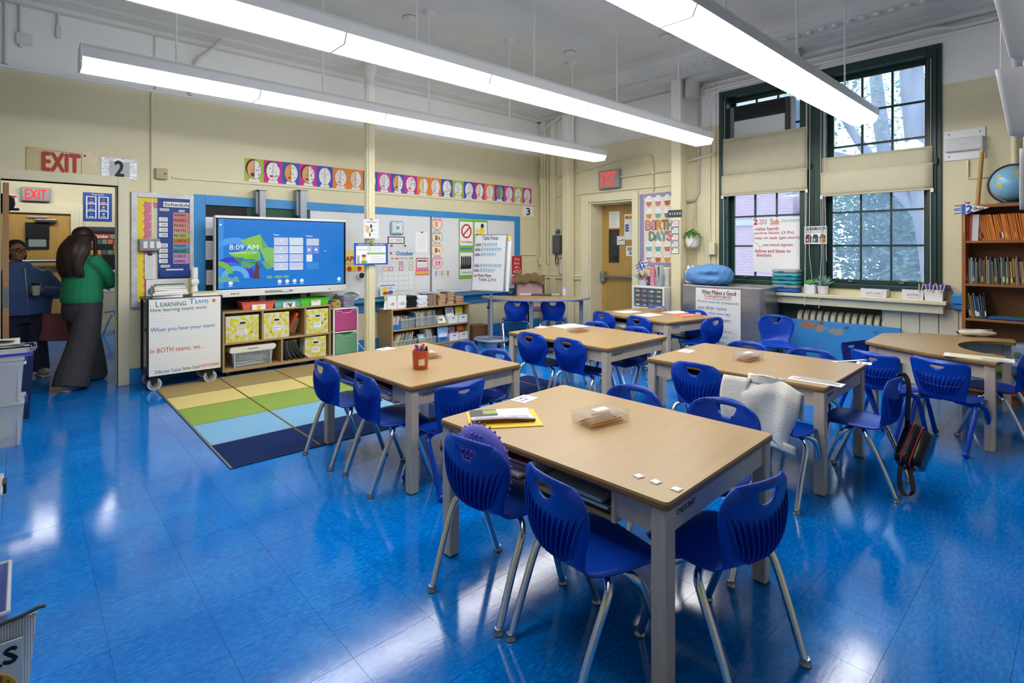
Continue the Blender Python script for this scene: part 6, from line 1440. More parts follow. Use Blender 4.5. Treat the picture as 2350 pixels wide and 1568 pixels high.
shade('cream fabric shade across the middle of the right window', (1884, 367), (2138, 336), (1890, 452), (2143, 434), .58)
a = wb(1684, 226, GX - .06); b2 = wb(1812, 308, GX - .06)
ac = thing('air_conditioner', 'black and white air conditioner fixed in the top of the left window', 'air conditioner', (GX - .06, (a[0] + b2[0]) / 2, 2.9), -PI / 2); q = (a[0] - b2[0]) / 2; za, zb = 2.93, 3.43
MB().box(-q, 0, za - 2.9, q, .5, zb - 2.9).build('case', M('#26282b', .5), ac, bevel=.006)
MB().box(-q + .01, -.02, za - 2.9 + .01, q - .05, 0, za - 2.9 + .29).build('front_panel', M('#d5d6d6', .45), ac, bevel=.008)
for k in range(9): MB().box(-q + .015, -.012, zb - 2.9 - .03 - .019 * k, q - .06, 0, zb - 2.9 - .022 - .019 * k).build('louvre', M('#141518', .4), ac)
MB().box(q - .045, -.01, za - 2.9 + .01, q - .005, 0, zb - 2.9 - .01).build('side_grille', M('#3a3b3e', .5), ac)
MB().box(-q, -.03, za - 2.9 - .03, q, .3, za - 2.9 - .005).build('support_shelf', GREEN_PAINT, ac)
for sx in (-1, 1): MB().box(sx * (q + .035) - .03, .02, za - 2.9, sx * (q + .035) + .03, .035, zb - 2.9).build('side_filler', M('#b8bcc4', .4, .4), ac)
# sub expectations poster and neighbourhood sign
s = Sheet('expectations_poster', 'white 2-203 Sub Expectations chart hanging in the left window', 'poster', (1728, 501), (1838, 627), M('#f2f0ee', .6), wall='B', plane=WX + .06, thick=.002)
R1, R2, R3 = M('#c23b4a', .6), M('#d0704a', .6), M('#7fb39a', .6)
hand(s, '2', .02, .10, .02, .12, M('#c8322f', .6), bold=.05); hand(s, '-203', .11, .30, .03, .12, M('#b85a6a', .6)); hand(s, 'Sub', .38, .56, .025, .12, R2, bold=.02); hand(s, 'Expectations', .62, 1.0, .03, .11, R3)
s.strokes('underline', [[(.38, .135), (.57, .135)]], .005, R2, 2)
for k, (w_, u0, u1) in enumerate((('-raise hands', .03, .56), ('active listen (3 Ps)', .05, .86), ('stay on task (get work)', .05, .98), ('use hand signals', .22, .84), ('-follow and listen to', .03, .80), ('directions', .08, .40))):
    v = (.17, .255, .345, .475, .58, .655)[k]; hand(s, w_, u0, u1, v, v + .062, R1, bold=.012)
s.strokes('bracket', [[(.04, .27), (.015, .30), (.015, .44), (.06, .47), (.12, .50), (.14, .54), (.2, .53)]], .004, R1, 2)
s = Sheet('neighborhood_sign', 'small CLASSROOM NEIGHBORHOOD sign with houses between the windows', 'sign', (1846, 520), (1898, 560), PAPER, wall='B', plane=WX - .05, thick=.003)
s.text('CLASSROOM', .04, .96, .06, .22, INK, bold=.04); s.text('NEIGHBORHOOD', .05, .95, .27, .38, M('#c8c4bc', .6), bold=.03)
for k, c_ in enumerate(('#8a4a3a', '#3f7a92', '#c8823c')):
    u = .06 + .31 * k; s.rect('house', u, u + .26, .66, .92, M(c_, .6), 1); s.poly('roof', [(u - .02, .66), (u + .28, .66), (u + .2, .46), (u + .06, .46)], M('#4a3a38', .6), 2); s.rect('house_window', u + .06, u + .11, .72, .82, PAPER, 2); s.rect('house_door', u + .15, u + .21, .74, .92, M('#5a3a2a', .6), 2)
# long pull cords between the windows
for k, (px, pb2) in enumerate(((1852, 700), (1859, 640), (1884, 705), (1893, 600))):
    y_, z0 = wb(px, pb2, WX - .06); z0 = max(z0, .95) if k % 2 else z0
    pipe('pull_cord', 'white shade cord hanging between the windows, %s from the left' % ORD[k], [(WX - .06, y_, 3.3), (WX - .06, y_ + .004, 2.2), (WX - .065, y_ - .012 * (k - 1.5), 1.4), (WX - (.06 if k % 2 else .20), y_ - .02, max(z0, .93 if k % 2 else .72))], .004, M('#cfcabc', .7), 'cord', 6)
# ---------------------------------------------------------------- things on the sill
zs = .926
def sill(px, x=7.07): return at(px, 660, X=x)[1]
y_ = sill(1806, 7.09); z = zs
for k, (c_, nm) in enumerate((('#1f64c0', 'bright blue'), ('#8f99a4', 'grey'), ('#3aa58c', 'green'), ('#2f86a8', 'teal-blue'), ('#4fb8b0', 'turquoise'), ('#a8b0b4', 'pale grey'))):
    t = thing('seat_cushion', '%s round-edged cushion in the pile on the sill, %s from the bottom' % (nm, ORD[k]), 'cushion', (7.09, y_, z), math.radians(-90 + (k * 5) % 7 - 3), 'cushions on the sill'); h_ = .047
    P = [(sx * (.155 - .05) + .05 * math.cos(a), sy * (.11 - .05) + .05 * math.sin(a)) for sx, sy, a0 in ((1, 1, 0), (-1, 1, PI / 2), (-1, -1, PI), (1, -1, 1.5 * PI)) for a in [a0 + j * PI / 10 for j in range(6)]]
    MB().prism(P, .002, h_).build('pad', M(c_, .7, var=.04, vscale=9), t, bevel=.016)
    hx = .05 if k in (4, 2) else -.04
    MB().tube(spline([(hx - .03, -.108, h_ * .5), (hx - .02, -.125, h_ * .4), (hx + .02, -.125, h_ * .4), (hx + .03, -.108, h_ * .5)], 4), .005, 6).build('handle', M('#2a5aa8', .6), t); z += h_ + .001
def potted(label, px, kind):
    y_ = sill(px, 7.07); t = thing('potted_plant', label, 'plant', (7.07, y_, zs), -PI / 2)
    if kind == 0: MB().box(-.06, -.06, 0, .06, .06, .11).build('pot', WHITEPL, t, bevel=.006)
    else: MB().lathe([(.045, 0), (.052, .005), (.06, .10), (.055, .10), (.05, .09)], 18).build('pot', WHITEPL, t, smooth=40)
    rg = random.Random(px)
    if kind == 0:
        lm = MB().ball((0, 0, .018), (.020, .014, .02), 8, 6).mesh('leaf', M('#57a446', .5, var=.2, vscale=20), 60)
        for k in range(26):
            a = rg.uniform(0, 2 * PI); r = rg.uniform(0, .055); place(lm, 'leaf', t, (r * math.cos(a), r * math.sin(a), .105 + .05 * (1 - r / .06) * rg.random()), (rg.uniform(-.6, .6), rg.uniform(-.6, .6), a))
    else:
        lm = MB().loft([[(-.009, 0, 0), (0, .003, 0), (.009, 0, 0), (0, -.003, 0)], [(-.011, 0, .05), (0, .004, .05), (.011, 0, .05), (0, -.003, .05)], [(-.001, 0, .13), (0, .001, .13), (.001, 0, .13), (0, -.001, .13)]]).mesh('leaf', M('#86b39a', .5, var=.12, vscale=20), 40)
        for k in range(22):
            a = k * 2.4; tl = .12 + 1.0 * (k / 22); place(lm, 'leaf', t, (.008 * math.cos(a), .008 * math.sin(a), .10), (0, tl, a))
    MB().box(-.05, -.05, .095, .05, .05, .1).build('soil', M('#4a3a2c', .9), t) if kind == 0 else MB().lathe([(.05, .092), (.05, .096)], 14).build('soil', M('#4a3a2c', .9), t)
potted('small bushy green plant in a square white pot on the sill', 1861, 0); potted('spiky blue-green succulent in a round white pot on the sill', 1889, 1)
def sbin(label, pa, pb_, h, word, lid=None):
    ya, yb = sill(pa, 7.02), sill(pb_, 7.02); q = (ya - yb) / 2; t = thing('white_sill_bin', label, 'bin', (7.02, (ya + yb) / 2, zs), -PI / 2, 'white bins on the sill')
    def r_(k, z_): return [(sx * q * k, .07 + sy * .07 * k, z_) for sx, sy in ((-1, -1), (1, -1), (1, 1), (-1, 1))]
    b_ = MB(); b_.loft([r_(.92, 0), r_(1, h)], caps=False); b_.add(r_(.92, 0), [(0, 1, 2, 3)]); b_.build('tub', WHITEPL, t, solid=.004, bevel=.006)
    if word: c_ = MB().box(-q * .65, -.003, h * .2, q * .65, -.0005, h * .75).build('label_card', PAPER, t); letters(c_, word, -q * .55, q * .55, h * .36, h * .6, M('#c0504a', .6), -.0045, bold=.01)
    return t
sbin('white bin labelled Exit Slips, left of the bins on the sill', 1975, 2035, .095, 'EXIT SLIPS'); sbin('white bin labelled Vacations on the sill', 2070, 2120, .105, 'VACATIONS'); t = sbin('white bin with clothes pegs and a purple lid at the sill end', 2121, 2164, .115, None)
MB().box(-.11, .0, .116, .12, .14, .165).build('purple_lid', M('#4a3fae', .45), t, bevel=.012)
for k in range(8): MB().cbox((-.12 + .03 * k, -.006, .13 + .015 * (k % 2)), (.009, .012, .085), Matrix.Rotation(.25 * math.sin(k * 2.1), 3, 'Y')).build('clothes_peg', M('#dcc39a', .6), t)
# ---------------------------------------------------------------- bookcase
KX = 6.78
ky0 = wb(2207, 800, KX)[0]
bk = thing('bookcase', 'tall oak bookcase at the right edge filled with books', 'bookcase', (KX, ky0, 0), -PI / 2)
OAK = M('#9b5f2c', .45, var=.10, vscale=4, stretch=(4, 4, .7)); L = 1.25; KH = at(2210, 478, X=KX)[2]; kd = 7.05 - KX
zsh = [at(2215, p, X=KX)[2] for p in (553, 651, 730, 842)]
MB().box(0, 0, 0, .03, kd, KH).build('side_panel', OAK, bk, bevel=.003); MB().box(L - .03, 0, 0, L, kd, KH).build('side_panel', OAK, bk, bevel=.003)
MB().box(.0, -.01, KH, L, kd, KH + .03).build('top_board', OAK, bk, bevel=.004); MB().box(.03, kd - .01, .09, L - .03, kd, KH).build('back_panel', M('#7a4a24', .6), bk)
MB().box(.03, .02, 0, L - .03, .04, .09).build('plinth', OAK, bk)
for z in zsh + [.11]: MB().box(.03, 0, z - .022, L - .03, kd - .01, z).build('shelf_board', OAK, bk, bevel=.003)
for z, x in ((zsh[0], .5), (zsh[1], .55), (zsh[2], .55), (zsh[3], .55)): MB().box(x, -.003, z - .019, x + .12, 0, z - .002).build('shelf_label', PAPER, bk)
def kx(px, py=600): return ky0 - at(px, py, X=KX)[1]
KG = lambda z, d: (KX + d, z)
# top row: red binder, white folder, orange workbooks
SPINE = [('#c24a22', 'rust-red')]
def krow(where, group, x0, x1, z, cols, tmin, tmax, hmin, hmax, d, l0=0, l1=0, seed=1, dep=.03):
    row(where, group, -(ky0 - x0), -(ky0 - x1), KX + dep, z, cols, tmin, tmax, hmin, hmax, d, l0, l1, seed, vert=True)
zr = zsh[0]; hr = KH - zr - .03
krow('on the top shelf of the bookcase', 'red workbooks', kx(2212) + .012, kx(2229), zr, [('#c2451f', 'rust-red')], .02, .03, hr * .9, hr * .92, .24, 0, 0, 21)
book('white folder standing right of the rust-red books on the top shelf', KX + .03, ky0 - kx(2236), zr + .001, .05, .24, hr * .88, 2, '#dcdad6', 'folders on top shelf', -90)
krow('among workbooks right of white folder', 'rust workbooks', kx(2243), kx(2252), zr, [('#c84f1e', 'rust-orange')], .008, .012, hr * .88, hr * .9, .24, -6, -8, 22)
krow('in the long run of orange workbooks', 'orange workbooks', kx(2254), kx(2254) + .62, zr, [('#e07f26', 'orange'), ('#e0842c', 'bright orange'), ('#d87a22', 'deep orange')], .010, .013, hr * .86, hr * .88, .24, -9, -7, 23)
P2 = [('#5f7788', 'steel blue'), ('#b8b0a0', 'cream'), ('#9a5a4a', 'red'), ('#a8904a', 'mustard'), ('#66783f', 'green'), ('#6f5a48', 'brown'), ('#3a4a58', 'navy'), ('#a8a8a4', 'pale grey'), ('#6a5866', 'plum'), ('#4a78a0', 'blue'), ('#8a9470', 'olive'), ('#c4c0b4', 'off-white'), ('#7f9a9c', 'sea green')]
krow('in the second row of the bookcase', 'books in the second bookcase row', kx(2213) + .006, kx(2213) + .9, zsh[1], P2, .008, .016, .20, .275, .18, 0, -9, 24)
krow('in the third row of the bookcase', 'books in the third bookcase row', kx(2213) + .03, kx(2262), zsh[2], P2, .008, .016, .21, .26, .18, -9, -4, 25)
o = thing('blue_game_tray', 'flat blue and green game board lying on the third bookcase shelf', 'game', (KX + .16, ky0 - kx(2264) - .22, zsh[2]), -PI / 2); MB().box(-.22, -.13, 0, .22, .13, .025).build('tray', M('#1d3f9c', .4), o, bevel=.01); MB().box(-.20, -.11, .025, .20, .11, .028).build('green_top', M('#2f8a5a', .5, var=.3, vscale=20), o)
rg = random.Random(31)
for r_, (z, h_, x0) in enumerate(((zsh[3], .26, .05), (.11, .25, .05))):
    for k in range(8):
        w_ = .135; c_ = ('#9fb4c8', '#b8c0c4', '#a8bcd0', '#8fa8c0')[k % 4]; band = ('#7a5a9a', '#7fb03c', '#3f8ac8', '#c0392f')[(k + r_) % 4]
        o = thing('reader_box', 'glossy %s reader box on the %s bookcase shelf, %s from the left' % (('purple-banded', 'green-banded', 'blue-banded', 'red-banded')[(k + r_) % 4], ('fourth', 'bottom')[r_], ORD[k]), 'box', (KX + .03, ky0 - x0 - w_ * (k + .5), z), -PI / 2, 'reader boxes in the bookcase')
        MB().box(-w_ / 2 + .003, 0, 0, w_ / 2 - .003, .22, h_).build('carton', M(c_, .35, var=.2, vscale=14), o, bevel=.002); MB().box(-w_ / 2 + .003, -.0015, .0, w_ / 2 - .003, 0, h_ * .22).build('colour_band', M(band, .4), o); MB().box(-w_ / 2 + .003, -.0015, h_ * .22, w_ / 2 - .003, 0, h_ * .36).build('white_band', PAPER, o)
        MB().ball((.01, -.001, h_ * .62), (.03, .002, .035), 10, 6).build('cover_animal', M(('#5a6a7a', '#c08a5a', '#7a8a5a', '#4a4a52')[(k + r_) % 4], .5), o)
pennant('2nd grade pennant with blue streamers on the bookcase corner', (KX - .02, ky0 - .02, KH - .03), -PI / 2, .62)
# globe, pointer, hanging sheets
gp = at(2326, 422, X=6.97); gl = thing('globe', 'blue desk globe on a dark stand on top of the bookcase', 'globe', (6.97, gp[1], KH + .03), -PI / 2); gr = .17; gz = gp[2] - KH - .03
def globe_mat():
    m = bpy.data.materials.new('globe_map'); m.use_nodes = True; nd, lk = nodes_of(m); b = nd['Principled BSDF']; tc = nd.new('ShaderNodeTexCoord'); n = nd.new('ShaderNodeTexNoise'); n.inputs['Scale'].default_value = 7; n.inputs['Detail'].default_value = 5; lk.new(tc.outputs['Object'], n.inputs['Vector'])
    cr = nd.new('ShaderNodeValToRGB'); e = cr.color_ramp.elements; cr.color_ramp.interpolation = 'CONSTANT'; e[0].color = lin('#7fb4d0'); e[1].position = .56; e[1].color = lin('#d8b83c'); x = e.new(.61); x.color = lin('#c07a8a'); x = e.new(.66); x.color = lin('#8ab07a'); lk.new(n.outputs[0], cr.inputs[0]); lk.new(cr.outputs[0], b.inputs['Base Color']); b.inputs['Roughness'].default_value = .25; return m
MB().ball((0, 0, 0), gr, 32, 18).build('sphere', globe_mat(), gl, smooth=80, loc=(0, 0, gz))
MB().tube([((gr + .014) * math.cos(a), 0, gz + (gr + .014) * math.sin(a)) for a in [math.radians(60 + 10 * k) for k in range(22)]], .010, 8).build('meridian_arm', M('#3a3040', .4), gl, smooth=50)
MB().lathe([(.13, 0), (.12, .015), (.03, .03), (.016, .05), (.016, max(.06, gz - gr - .01))], 20).build('stand', M('#33343a', .4), gl, smooth=40)
pa, pb2 = at(2243, 520, X=7.06), at(2254, 350, X=7.08)
t = thing('wooden_pole', 'wooden window pole with a brass hook leaning on the wall above the bookcase', 'pole', (7.06, pa[1], KH + .031))
d_ = Vector((.02, pb2[1] - pa[1], pb2[2] - KH - .031)); MB().tube([(0, 0, 0), d_], .018, 10).build('shaft', M('#b98a4a', .5, var=.1, vscale=6, stretch=(8, 8, 1)), t, smooth=40); MB().tube([d_, d_ * 1.06], .021, 10).build('ferrule', M('#b8a87a', .3, .8), t); MB().tube([d_ * 1.06, d_ * 1.13, d_ * 1.15 + Vector((0, -.02, 0))], .007, 6).build('hook', STEEL, t)
s = Sheet('wireless_box', 'white wireless unit screwed to the wall above the bookcase', 'box', (2167, 303), (2262, 362), WHITEPL, wall='B', thick=.012, bevel=.003)
MB().box(s.X(.02), -.05, s.Z(.72), s.X(.96), -.006, s.Z(.28)).build('cover', M('#d6d6d4', .4), s.o, bevel=.012)
for u, v in ((.12, .13), (.88, .13), (.12, .87)): s.disc('screw', u, v, .022, .035, GREY, 2, 10)
o = letters(s.o, 'access point', s.X(.42), s.X(.56), s.Z(.52), s.Z(.48), GREY, -.0515)
pipe('conduit', 'thin cream raceway below the wireless unit', [(WX - .01, wb(2222, 368)[0], wb(2222, 368)[1]), (WX - .01, wb(2222, 410)[0], wb(2222, 410)[1]), (WX - .01, wb(2300, 405)[0], wb(2222, 410)[1])], .009, CREAM)
SHEET = M('#f6f1f0', .6)
def hang(label, p0, p1, x, curl, bot):
    a, b2 = at(p0[0], p0[1], X=x), at(p1[0], p1[1], X=x); t = thing('hanging_sheet', label, 'paper', (x, a[1], b2[2]), -PI / 2); w_, h_ = a[1] - b2[1], a[2] - b2[2]
    MB().grid(lambda u, v: (u * w_ * 1.0 + curl * (1 - v) * (1 - u), .06 * math.sin(u * 2.2) * (1 - v * .5), v * h_ + bot * (u - .5) * (1 - v)), 10, 8).build('sheet', SHEET, t, smooth=60, solid=.002)
    for u in (.1, .8): MB().tube([(u * w_, .01, h_), (u * w_ , .01, CEIL - b2[2])], .002, 5).build('thread', PAPER, t)
hang('white paper sheet hanging at the very top right corner', (2278, -10), (2410, 125), 3.4, .06, -.04)
hang('white paper sheet hanging below another at the right edge', (2283, 160), (2420, 305), 3.4, .05, -.02)
hang('plain white card at the right edge in front of the globe', (2340, 341), (2430, 478), 3.6, .0, .0)
# pipes, ducts and boxes along the far wall
dy0, dy1 = at(1578, 172, X=6.95)[1], 2.4
t = pipe('insulated_pipe', 'thick white insulated pipe under the ceiling above the left window', [(6.96, dy0 - .06, 3.60), (6.96, dy0 - .07, 3.82), (6.96, dy0 - .16, 3.90), (6.96, dy1, 3.90)], .10, M('#c6c5c0', .6, bump=.3, bscale=20), 'pipe', 14)
CONDS = [('conduit running above both windows under the cornice', [(7.13, 3.9, 3.72), (7.13, .6, 3.72)], .018, WALL), ('thin upper conduit under the cornice above the windows', [(7.12, 6.8, 3.79), (7.12, .3, 3.79)], .012, WALL),
 ('vertical conduit bending round the left window corner', [(7.13, 3.66, .95), (7.13, 3.66, 3.5), (7.13, 3.62, 3.62), (7.13, 3.52, 3.685), (7.13, 2.3, 3.685)], .02, WALL),
 ('vertical conduit with a bend beside the hanging planter', [(7.12, 4.05, 2.16), (7.12, 3.88, 2.17), (7.12, 3.82, 2.26), (7.12, 3.81, 3.65)], .02, M('#bdbab0', .4)),
 ('thin vertical pipe behind the hanging planter', [(7.14, 3.74, .99), (7.14, 3.74, 2.6)], .011, CREAM),
 ('conduit from the lit EXIT box to the square column', [(7.13, 5.2, 2.63), (7.13, 4.16, 2.64)], .014, CREAM),
 ('long conduit looping above the EXIT box', [(7.13, 6.9, 2.74), (7.13, 5.0, 2.93), (7.13, 4.72, 2.95), (7.13, 4.60, 2.88), (7.13, 4.585, 2.75), (7.13, 4.585, 2.34)], .014, CREAM),
 ('horizontal conduit beside the column to the window frame', [(7.12, 4.0, 2.74), (7.12, 3.58, 2.80)], .02, CREAM),
 ('main vertical conduit in the corner beside the number 3 card', [(7.10, 6.93, 3.6), (7.10, 6.93, 1.25)], .018, CREAM), ('second vertical conduit in the corner', [(7.12, 6.80, 3.75), (7.12, 6.80, 1.4), (7.12, 6.78, 1.2)], .014, CREAM),
 ('bundle pipe running from the corner to the cornice', [(7.08, 6.92, 3.62), (7.02, 6.7, 3.70), (6.95, 6.3, 3.80), (6.9, 5.9, 3.84)], .022, GREY_PAINT), ('paint-line conduit on the far wall', [(7.13, 6.6, 3.21), (7.13, 4.1, 3.21)], .014, WALL),
 ('grey pipe snaking along the cornice at the top right', [(7.05, 2.0, 3.77), (7.05, 1.15, 3.79), (7.05, .95, 3.74), (7.05, .7, 3.74), (7.05, .2, 3.79)], .02, GREY_PAINT), ('cream downpipe right of the windows', [(7.10, .52, .95), (7.10, .52, 3.8)], .03, WALL), ('second cream downpipe right of the windows', [(7.12, .16, 1.0), (7.12, .16, 3.7)], .02, WALL)]
for lb, P, r, m_ in CONDS: pipe('conduit', lb, P, r, m_)
for lb, c, d in (('cream junction box on the corner conduit', (7.11, 6.93, 2.72), (.06, .10, .14)), ('cream junction box above the hanging planter', (7.11, 3.80, 3.70), (.06, .13, .13)), ('small electrical box beside the left window', (7.10, 3.60, 1.47), (.07, .09, .17)), ('white outlet at the end of the wall raceway in the corner', (7.12, 6.97, 1.24), (.05, .07, .14))):
    t = thing('junction_box', lb, 'junction box', (c[0], c[1], c[2] - d[2] / 2)); MB().box(-d[0] / 2, -d[1] / 2, 0, d[0] / 2, d[1] / 2, d[2]).build('box', CREAM, t, bevel=.006); MB().box(-d[0] / 2 - .004, -d[1] * .35, d[2] * .15, -d[0] / 2, d[1] * .35, d[2] * .85).build('cover_plate', CREAM, t)
pipe('raceway', 'flat raceway along the left wall to the corner outlet', [(6.62, WY - .012, 1.36), (7.05, WY - .012, 1.36)], .014, CREAM)
for k, (px, py) in enumerate(((940, 40), (1308, 120), (1558, 58), (1530, 82), (1308, 147))):
    p = at(px, py, Z=CEIL); o = thing('ceiling_canopy', 'round white capped fitting left on the bare ceiling, %s from the left' % ORD[(0, 1, 4, 3, 2)[k]], 'ceiling fitting', (p[0], p[1], CEIL - .05)); MB().lathe([(.012, 0), (.05, .01), (.075, .03), (.08, .05)], 16).build('cap', CEILM, o, smooth=40); MB().lathe([(.082, .046), (.082, .05)], 16).build('rim', M('#55524e', .8), o)
# ================================================================ rug
def rug_mat():
    m = bpy.data.materials.new('striped_rug'); m.use_nodes = True; nd, lk = nodes_of(m); b = nd['Principled BSDF']
    g = nd.new('ShaderNodeNewGeometry'); sp = nd.new('ShaderNodeSeparateXYZ'); lk.new(g.outputs['Position'], sp.inputs[0])
    mr = nd.new('ShaderNodeMapRange'); mr.inputs[1].default_value = RY0; mr.inputs[2].default_value = RY1; lk.new(sp.outputs['Y'], mr.inputs[0])
    cr = nd.new('ShaderNodeValToRGB'); cr.color_ramp.interpolation = 'CONSTANT'; e = cr.color_ramp.elements
    R = lambda y: (y - RY0) / (RY1 - RY0)
    e[0].position = 0; e[0].color = lin('#182a56'); e[1].position = R(4.42); e[1].color = lin('#78a8c8')
    for y, c in ((5.02, '#87a04c'), (5.60, '#d4c27c'), (6.10, '#a08d5e')): x = e.new(R(y)); x.color = lin(c)
    lk.new(mr.outputs[0], cr.inputs[0])
    fac = None       # brown seam lines every 0.6 m along x and between the bands
    def band(sock, at_, wd):
        a = nd.new('ShaderNodeMath'); a.operation = 'SUBTRACT'; lk.new(sock, a.inputs[0]); a.inputs[1].default_value = at_
        c = nd.new('ShaderNodeMath'); c.operation = 'ABSOLUTE'; lk.new(a.outputs[0], c.inputs[0])
        d = nd.new('ShaderNodeMath'); d.operation = 'LESS_THAN'; lk.new(c.outputs[0], d.inputs[0]); d.inputs[1].default_value = wd; return d.outputs[0]
    outs = [band(sp.outputs['X'], x, .009) for x in (1.63, 2.235, 2.84, 3.44, 4.04)] + [band(sp.outputs['Y'], y, .006) for y in (4.42, 5.02, 5.60, 6.10)]
    cur = outs[0]
    for s_ in outs[1:]:
        a = nd.new('ShaderNodeMath'); a.operation = 'MAXIMUM'; lk.new(cur, a.inputs[0]); lk.new(s_, a.inputs[1]); cur = a.outputs[0]
    mx = nd.new('ShaderNodeMix'); mx.data_type = 'RGBA'; lk.new(cur, mx.inputs[0]); lk.new(cr.outputs[0], mx.inputs[6]); mx.inputs[7].default_value = lin('#6d5530')
    n = nd.new('ShaderNodeTexNoise'); n.inputs['Scale'].default_value = 260; lk.new(g.outputs['Position'], n.inputs['Vector'])
    m2 = nd.new('ShaderNodeMix'); m2.data_type = 'RGBA'; m2.blend_type = 'MULTIPLY'; m2.inputs[0].default_value = .35; lk.new(mx.outputs[2], m2.inputs[6])
    mr2 = nd.new('ShaderNodeMapRange'); mr2.inputs[1].default_value = .3; mr2.inputs[2].default_value = .7; mr2.inputs[3].default_value = .75; mr2.inputs[4].default_value = 1.25; lk.new(n.outputs[0], mr2.inputs[0]); lk.new(mr2.outputs[0], m2.inputs[7])
    lk.new(m2.outputs[2], b.inputs['Base Color']); b.inputs['Roughness'].default_value = .95; b.inputs['Specular IOR Level'].default_value = .1
    bp = nd.new('ShaderNodeBump'); bp.inputs['Strength'].default_value = .4; bp.inputs['Distance'].default_value = .003; lk.new(n.outputs[0], bp.inputs['Height']); lk.new(bp.outputs[0], b.inputs['Normal'])
    return m
RX0, RX1, RY0, RY1 = 1.03, 4.30, 3.90, 6.69
rug = thing('classroom_rug', 'striped area rug in tan, yellow, green, light blue and navy bands', 'rug', ((RX0 + RX1) / 2, (RY0 + RY1) / 2, 0)); hx, hy = (RX1 - RX0) / 2, (RY1 - RY0) / 2
MB().box(-hx, -hy, .001, hx, hy, .010).build('woven_pile', rug_mat(), rug)
for q in ((-hx - .015, -hy - .015, -hx, hy), (hx, -hy - .015, hx + .015, hy), (-hx, -hy - .015, hx, -hy), (-hx, hy, hx, hy + .015)):
    MB().box(q[0], q[1], .001, q[2], q[3], .0095).build('bound_edge', M('#1a2748', .8) if q[3] < 0 else M('#77736a', .8), rug, bevel=.003)
# ================================================================ things on the tables
TZ = .6502
def tl(px, py): p = at(px, py, Z=TZ); return p[0], p[1]
def pencil_box(label, px, py, rz, w=.21, d=.13, h=.055, seed=1, pencils=True):
    x, y = tl(px, py); t = thing('pencil_box', label, 'pencil box', (x, y, TZ), math.radians(rz), 'clear pencil boxes'); P = glassy('pencil_box_plastic', '#f0eeec', .87, .1) if 'pbp' not in _BM else _BM['pbp']; _BM['pbp'] = P
    MB().box(-w / 2, -d / 2, .001, w / 2, d / 2, h * .62).build('tub', P, t, bevel=.006); MB().box(-w / 2 - .003, -d / 2 - .003, h * .64, w / 2 + .003, d / 2 + .003, h).build('lid', P, t, bevel=.008)
    l = MB().box(-.04, -.02, h + .0002, .04, .02, h + .0008).build('name_sticker', PAPER, t)
    rg = random.Random(seed)
    for k in range(9):
        yy = -d / 2 + .02 + .011 * k; zz = .010 + .009 * (k % 2); a = rg.uniform(-.06, .06); c_ = rg.choice(('#e08a2c', '#e49a34', '#d87f28', '#e8c83c', '#e08a2c'))
        p0, p1 = Vector((-w * .42, yy - a * .09, zz)), Vector((w * .30, yy + a * .09, zz)); p_ = MB().tube([p0, p1], .0038, 6).build('pencil', M(c_, .45), t); MB().tube([p1, p1 + (p1 - p0).normalized() * .018], .004, 6).build('eraser', M('#d98a8a', .6), p_); MB().tube([p0, p0 - (p1 - p0).normalized() * .016], [.0038, .0006], 6).build('point', M('#d8bc90', .6), p_)
    MB().tube([(-.02, d * .3, .025), (w * .38, d * .18, .028)], .007, 8).build('highlighter', M('#e8e03a', .4), t)
    return t
pencil_box('clear box of orange pencils in the middle of the nearest table', 1378, 968, -8, .235, .15, .06, 1)
pencil_box('clear pencil box on the backpack chair table', 1717, 826, -5, seed=2); pencil_box('clear pencil box on the middle table beside loose papers', 1328, 761, -5, seed=3)
pencil_box('clear pencil box on the farthest table', 1512, 715, -12, seed=4); pencil_box('clear pencil box half hidden behind the orange marker cup', 983, 822, -10, .18, .11, .05, 5)
# marker cup
x, y = tl(965, 846); t = thing('marker_cup', 'orange glitter cup full of markers on the table by the rug', 'cup', (x, y, TZ))
MB().lathe([(.047, 0), (.05, .004), (.056, .115), (.056, .125), (.05, .125), (.046, .01)], 24).build('cup', M('#c4512e', .35, var=.25, vscale=80), t, smooth=35)
MB().grid(lambda u, v: (.0535 * math.cos(-2.4 + u * .8), .0535 * math.sin(-2.4 + u * .8), .03 + v * .06), 6, 2).build('label', M('#e6dcc4', .6), t)
rg = random.Random(3)
for k, c_ in enumerate(('#d8392f', '#e88a2c', '#e8d23c', '#6b3a2a', '#3f4ac0', '#d85aa8', '#e0682c', '#7a3a9a', '#2f9a5a', '#1c1c20', '#e84a7a')):
    a = k * .62; r = .032 if k % 2 else .018; p0 = Vector((r * .6 * math.cos(a), r * .6 * math.sin(a), .01)); p1 = Vector((1.25 * r * math.cos(a), 1.25 * r * math.sin(a), .135 + .02 * rg.random()))
    MB().tube([p0, p1], .0085, 8).build('marker', M(c_, .4), t); MB().tube([p1, p1 + (p1 - p0).normalized() * .012], [.0088, .006], 8).build('marker_cap', M(c_, .4), t)
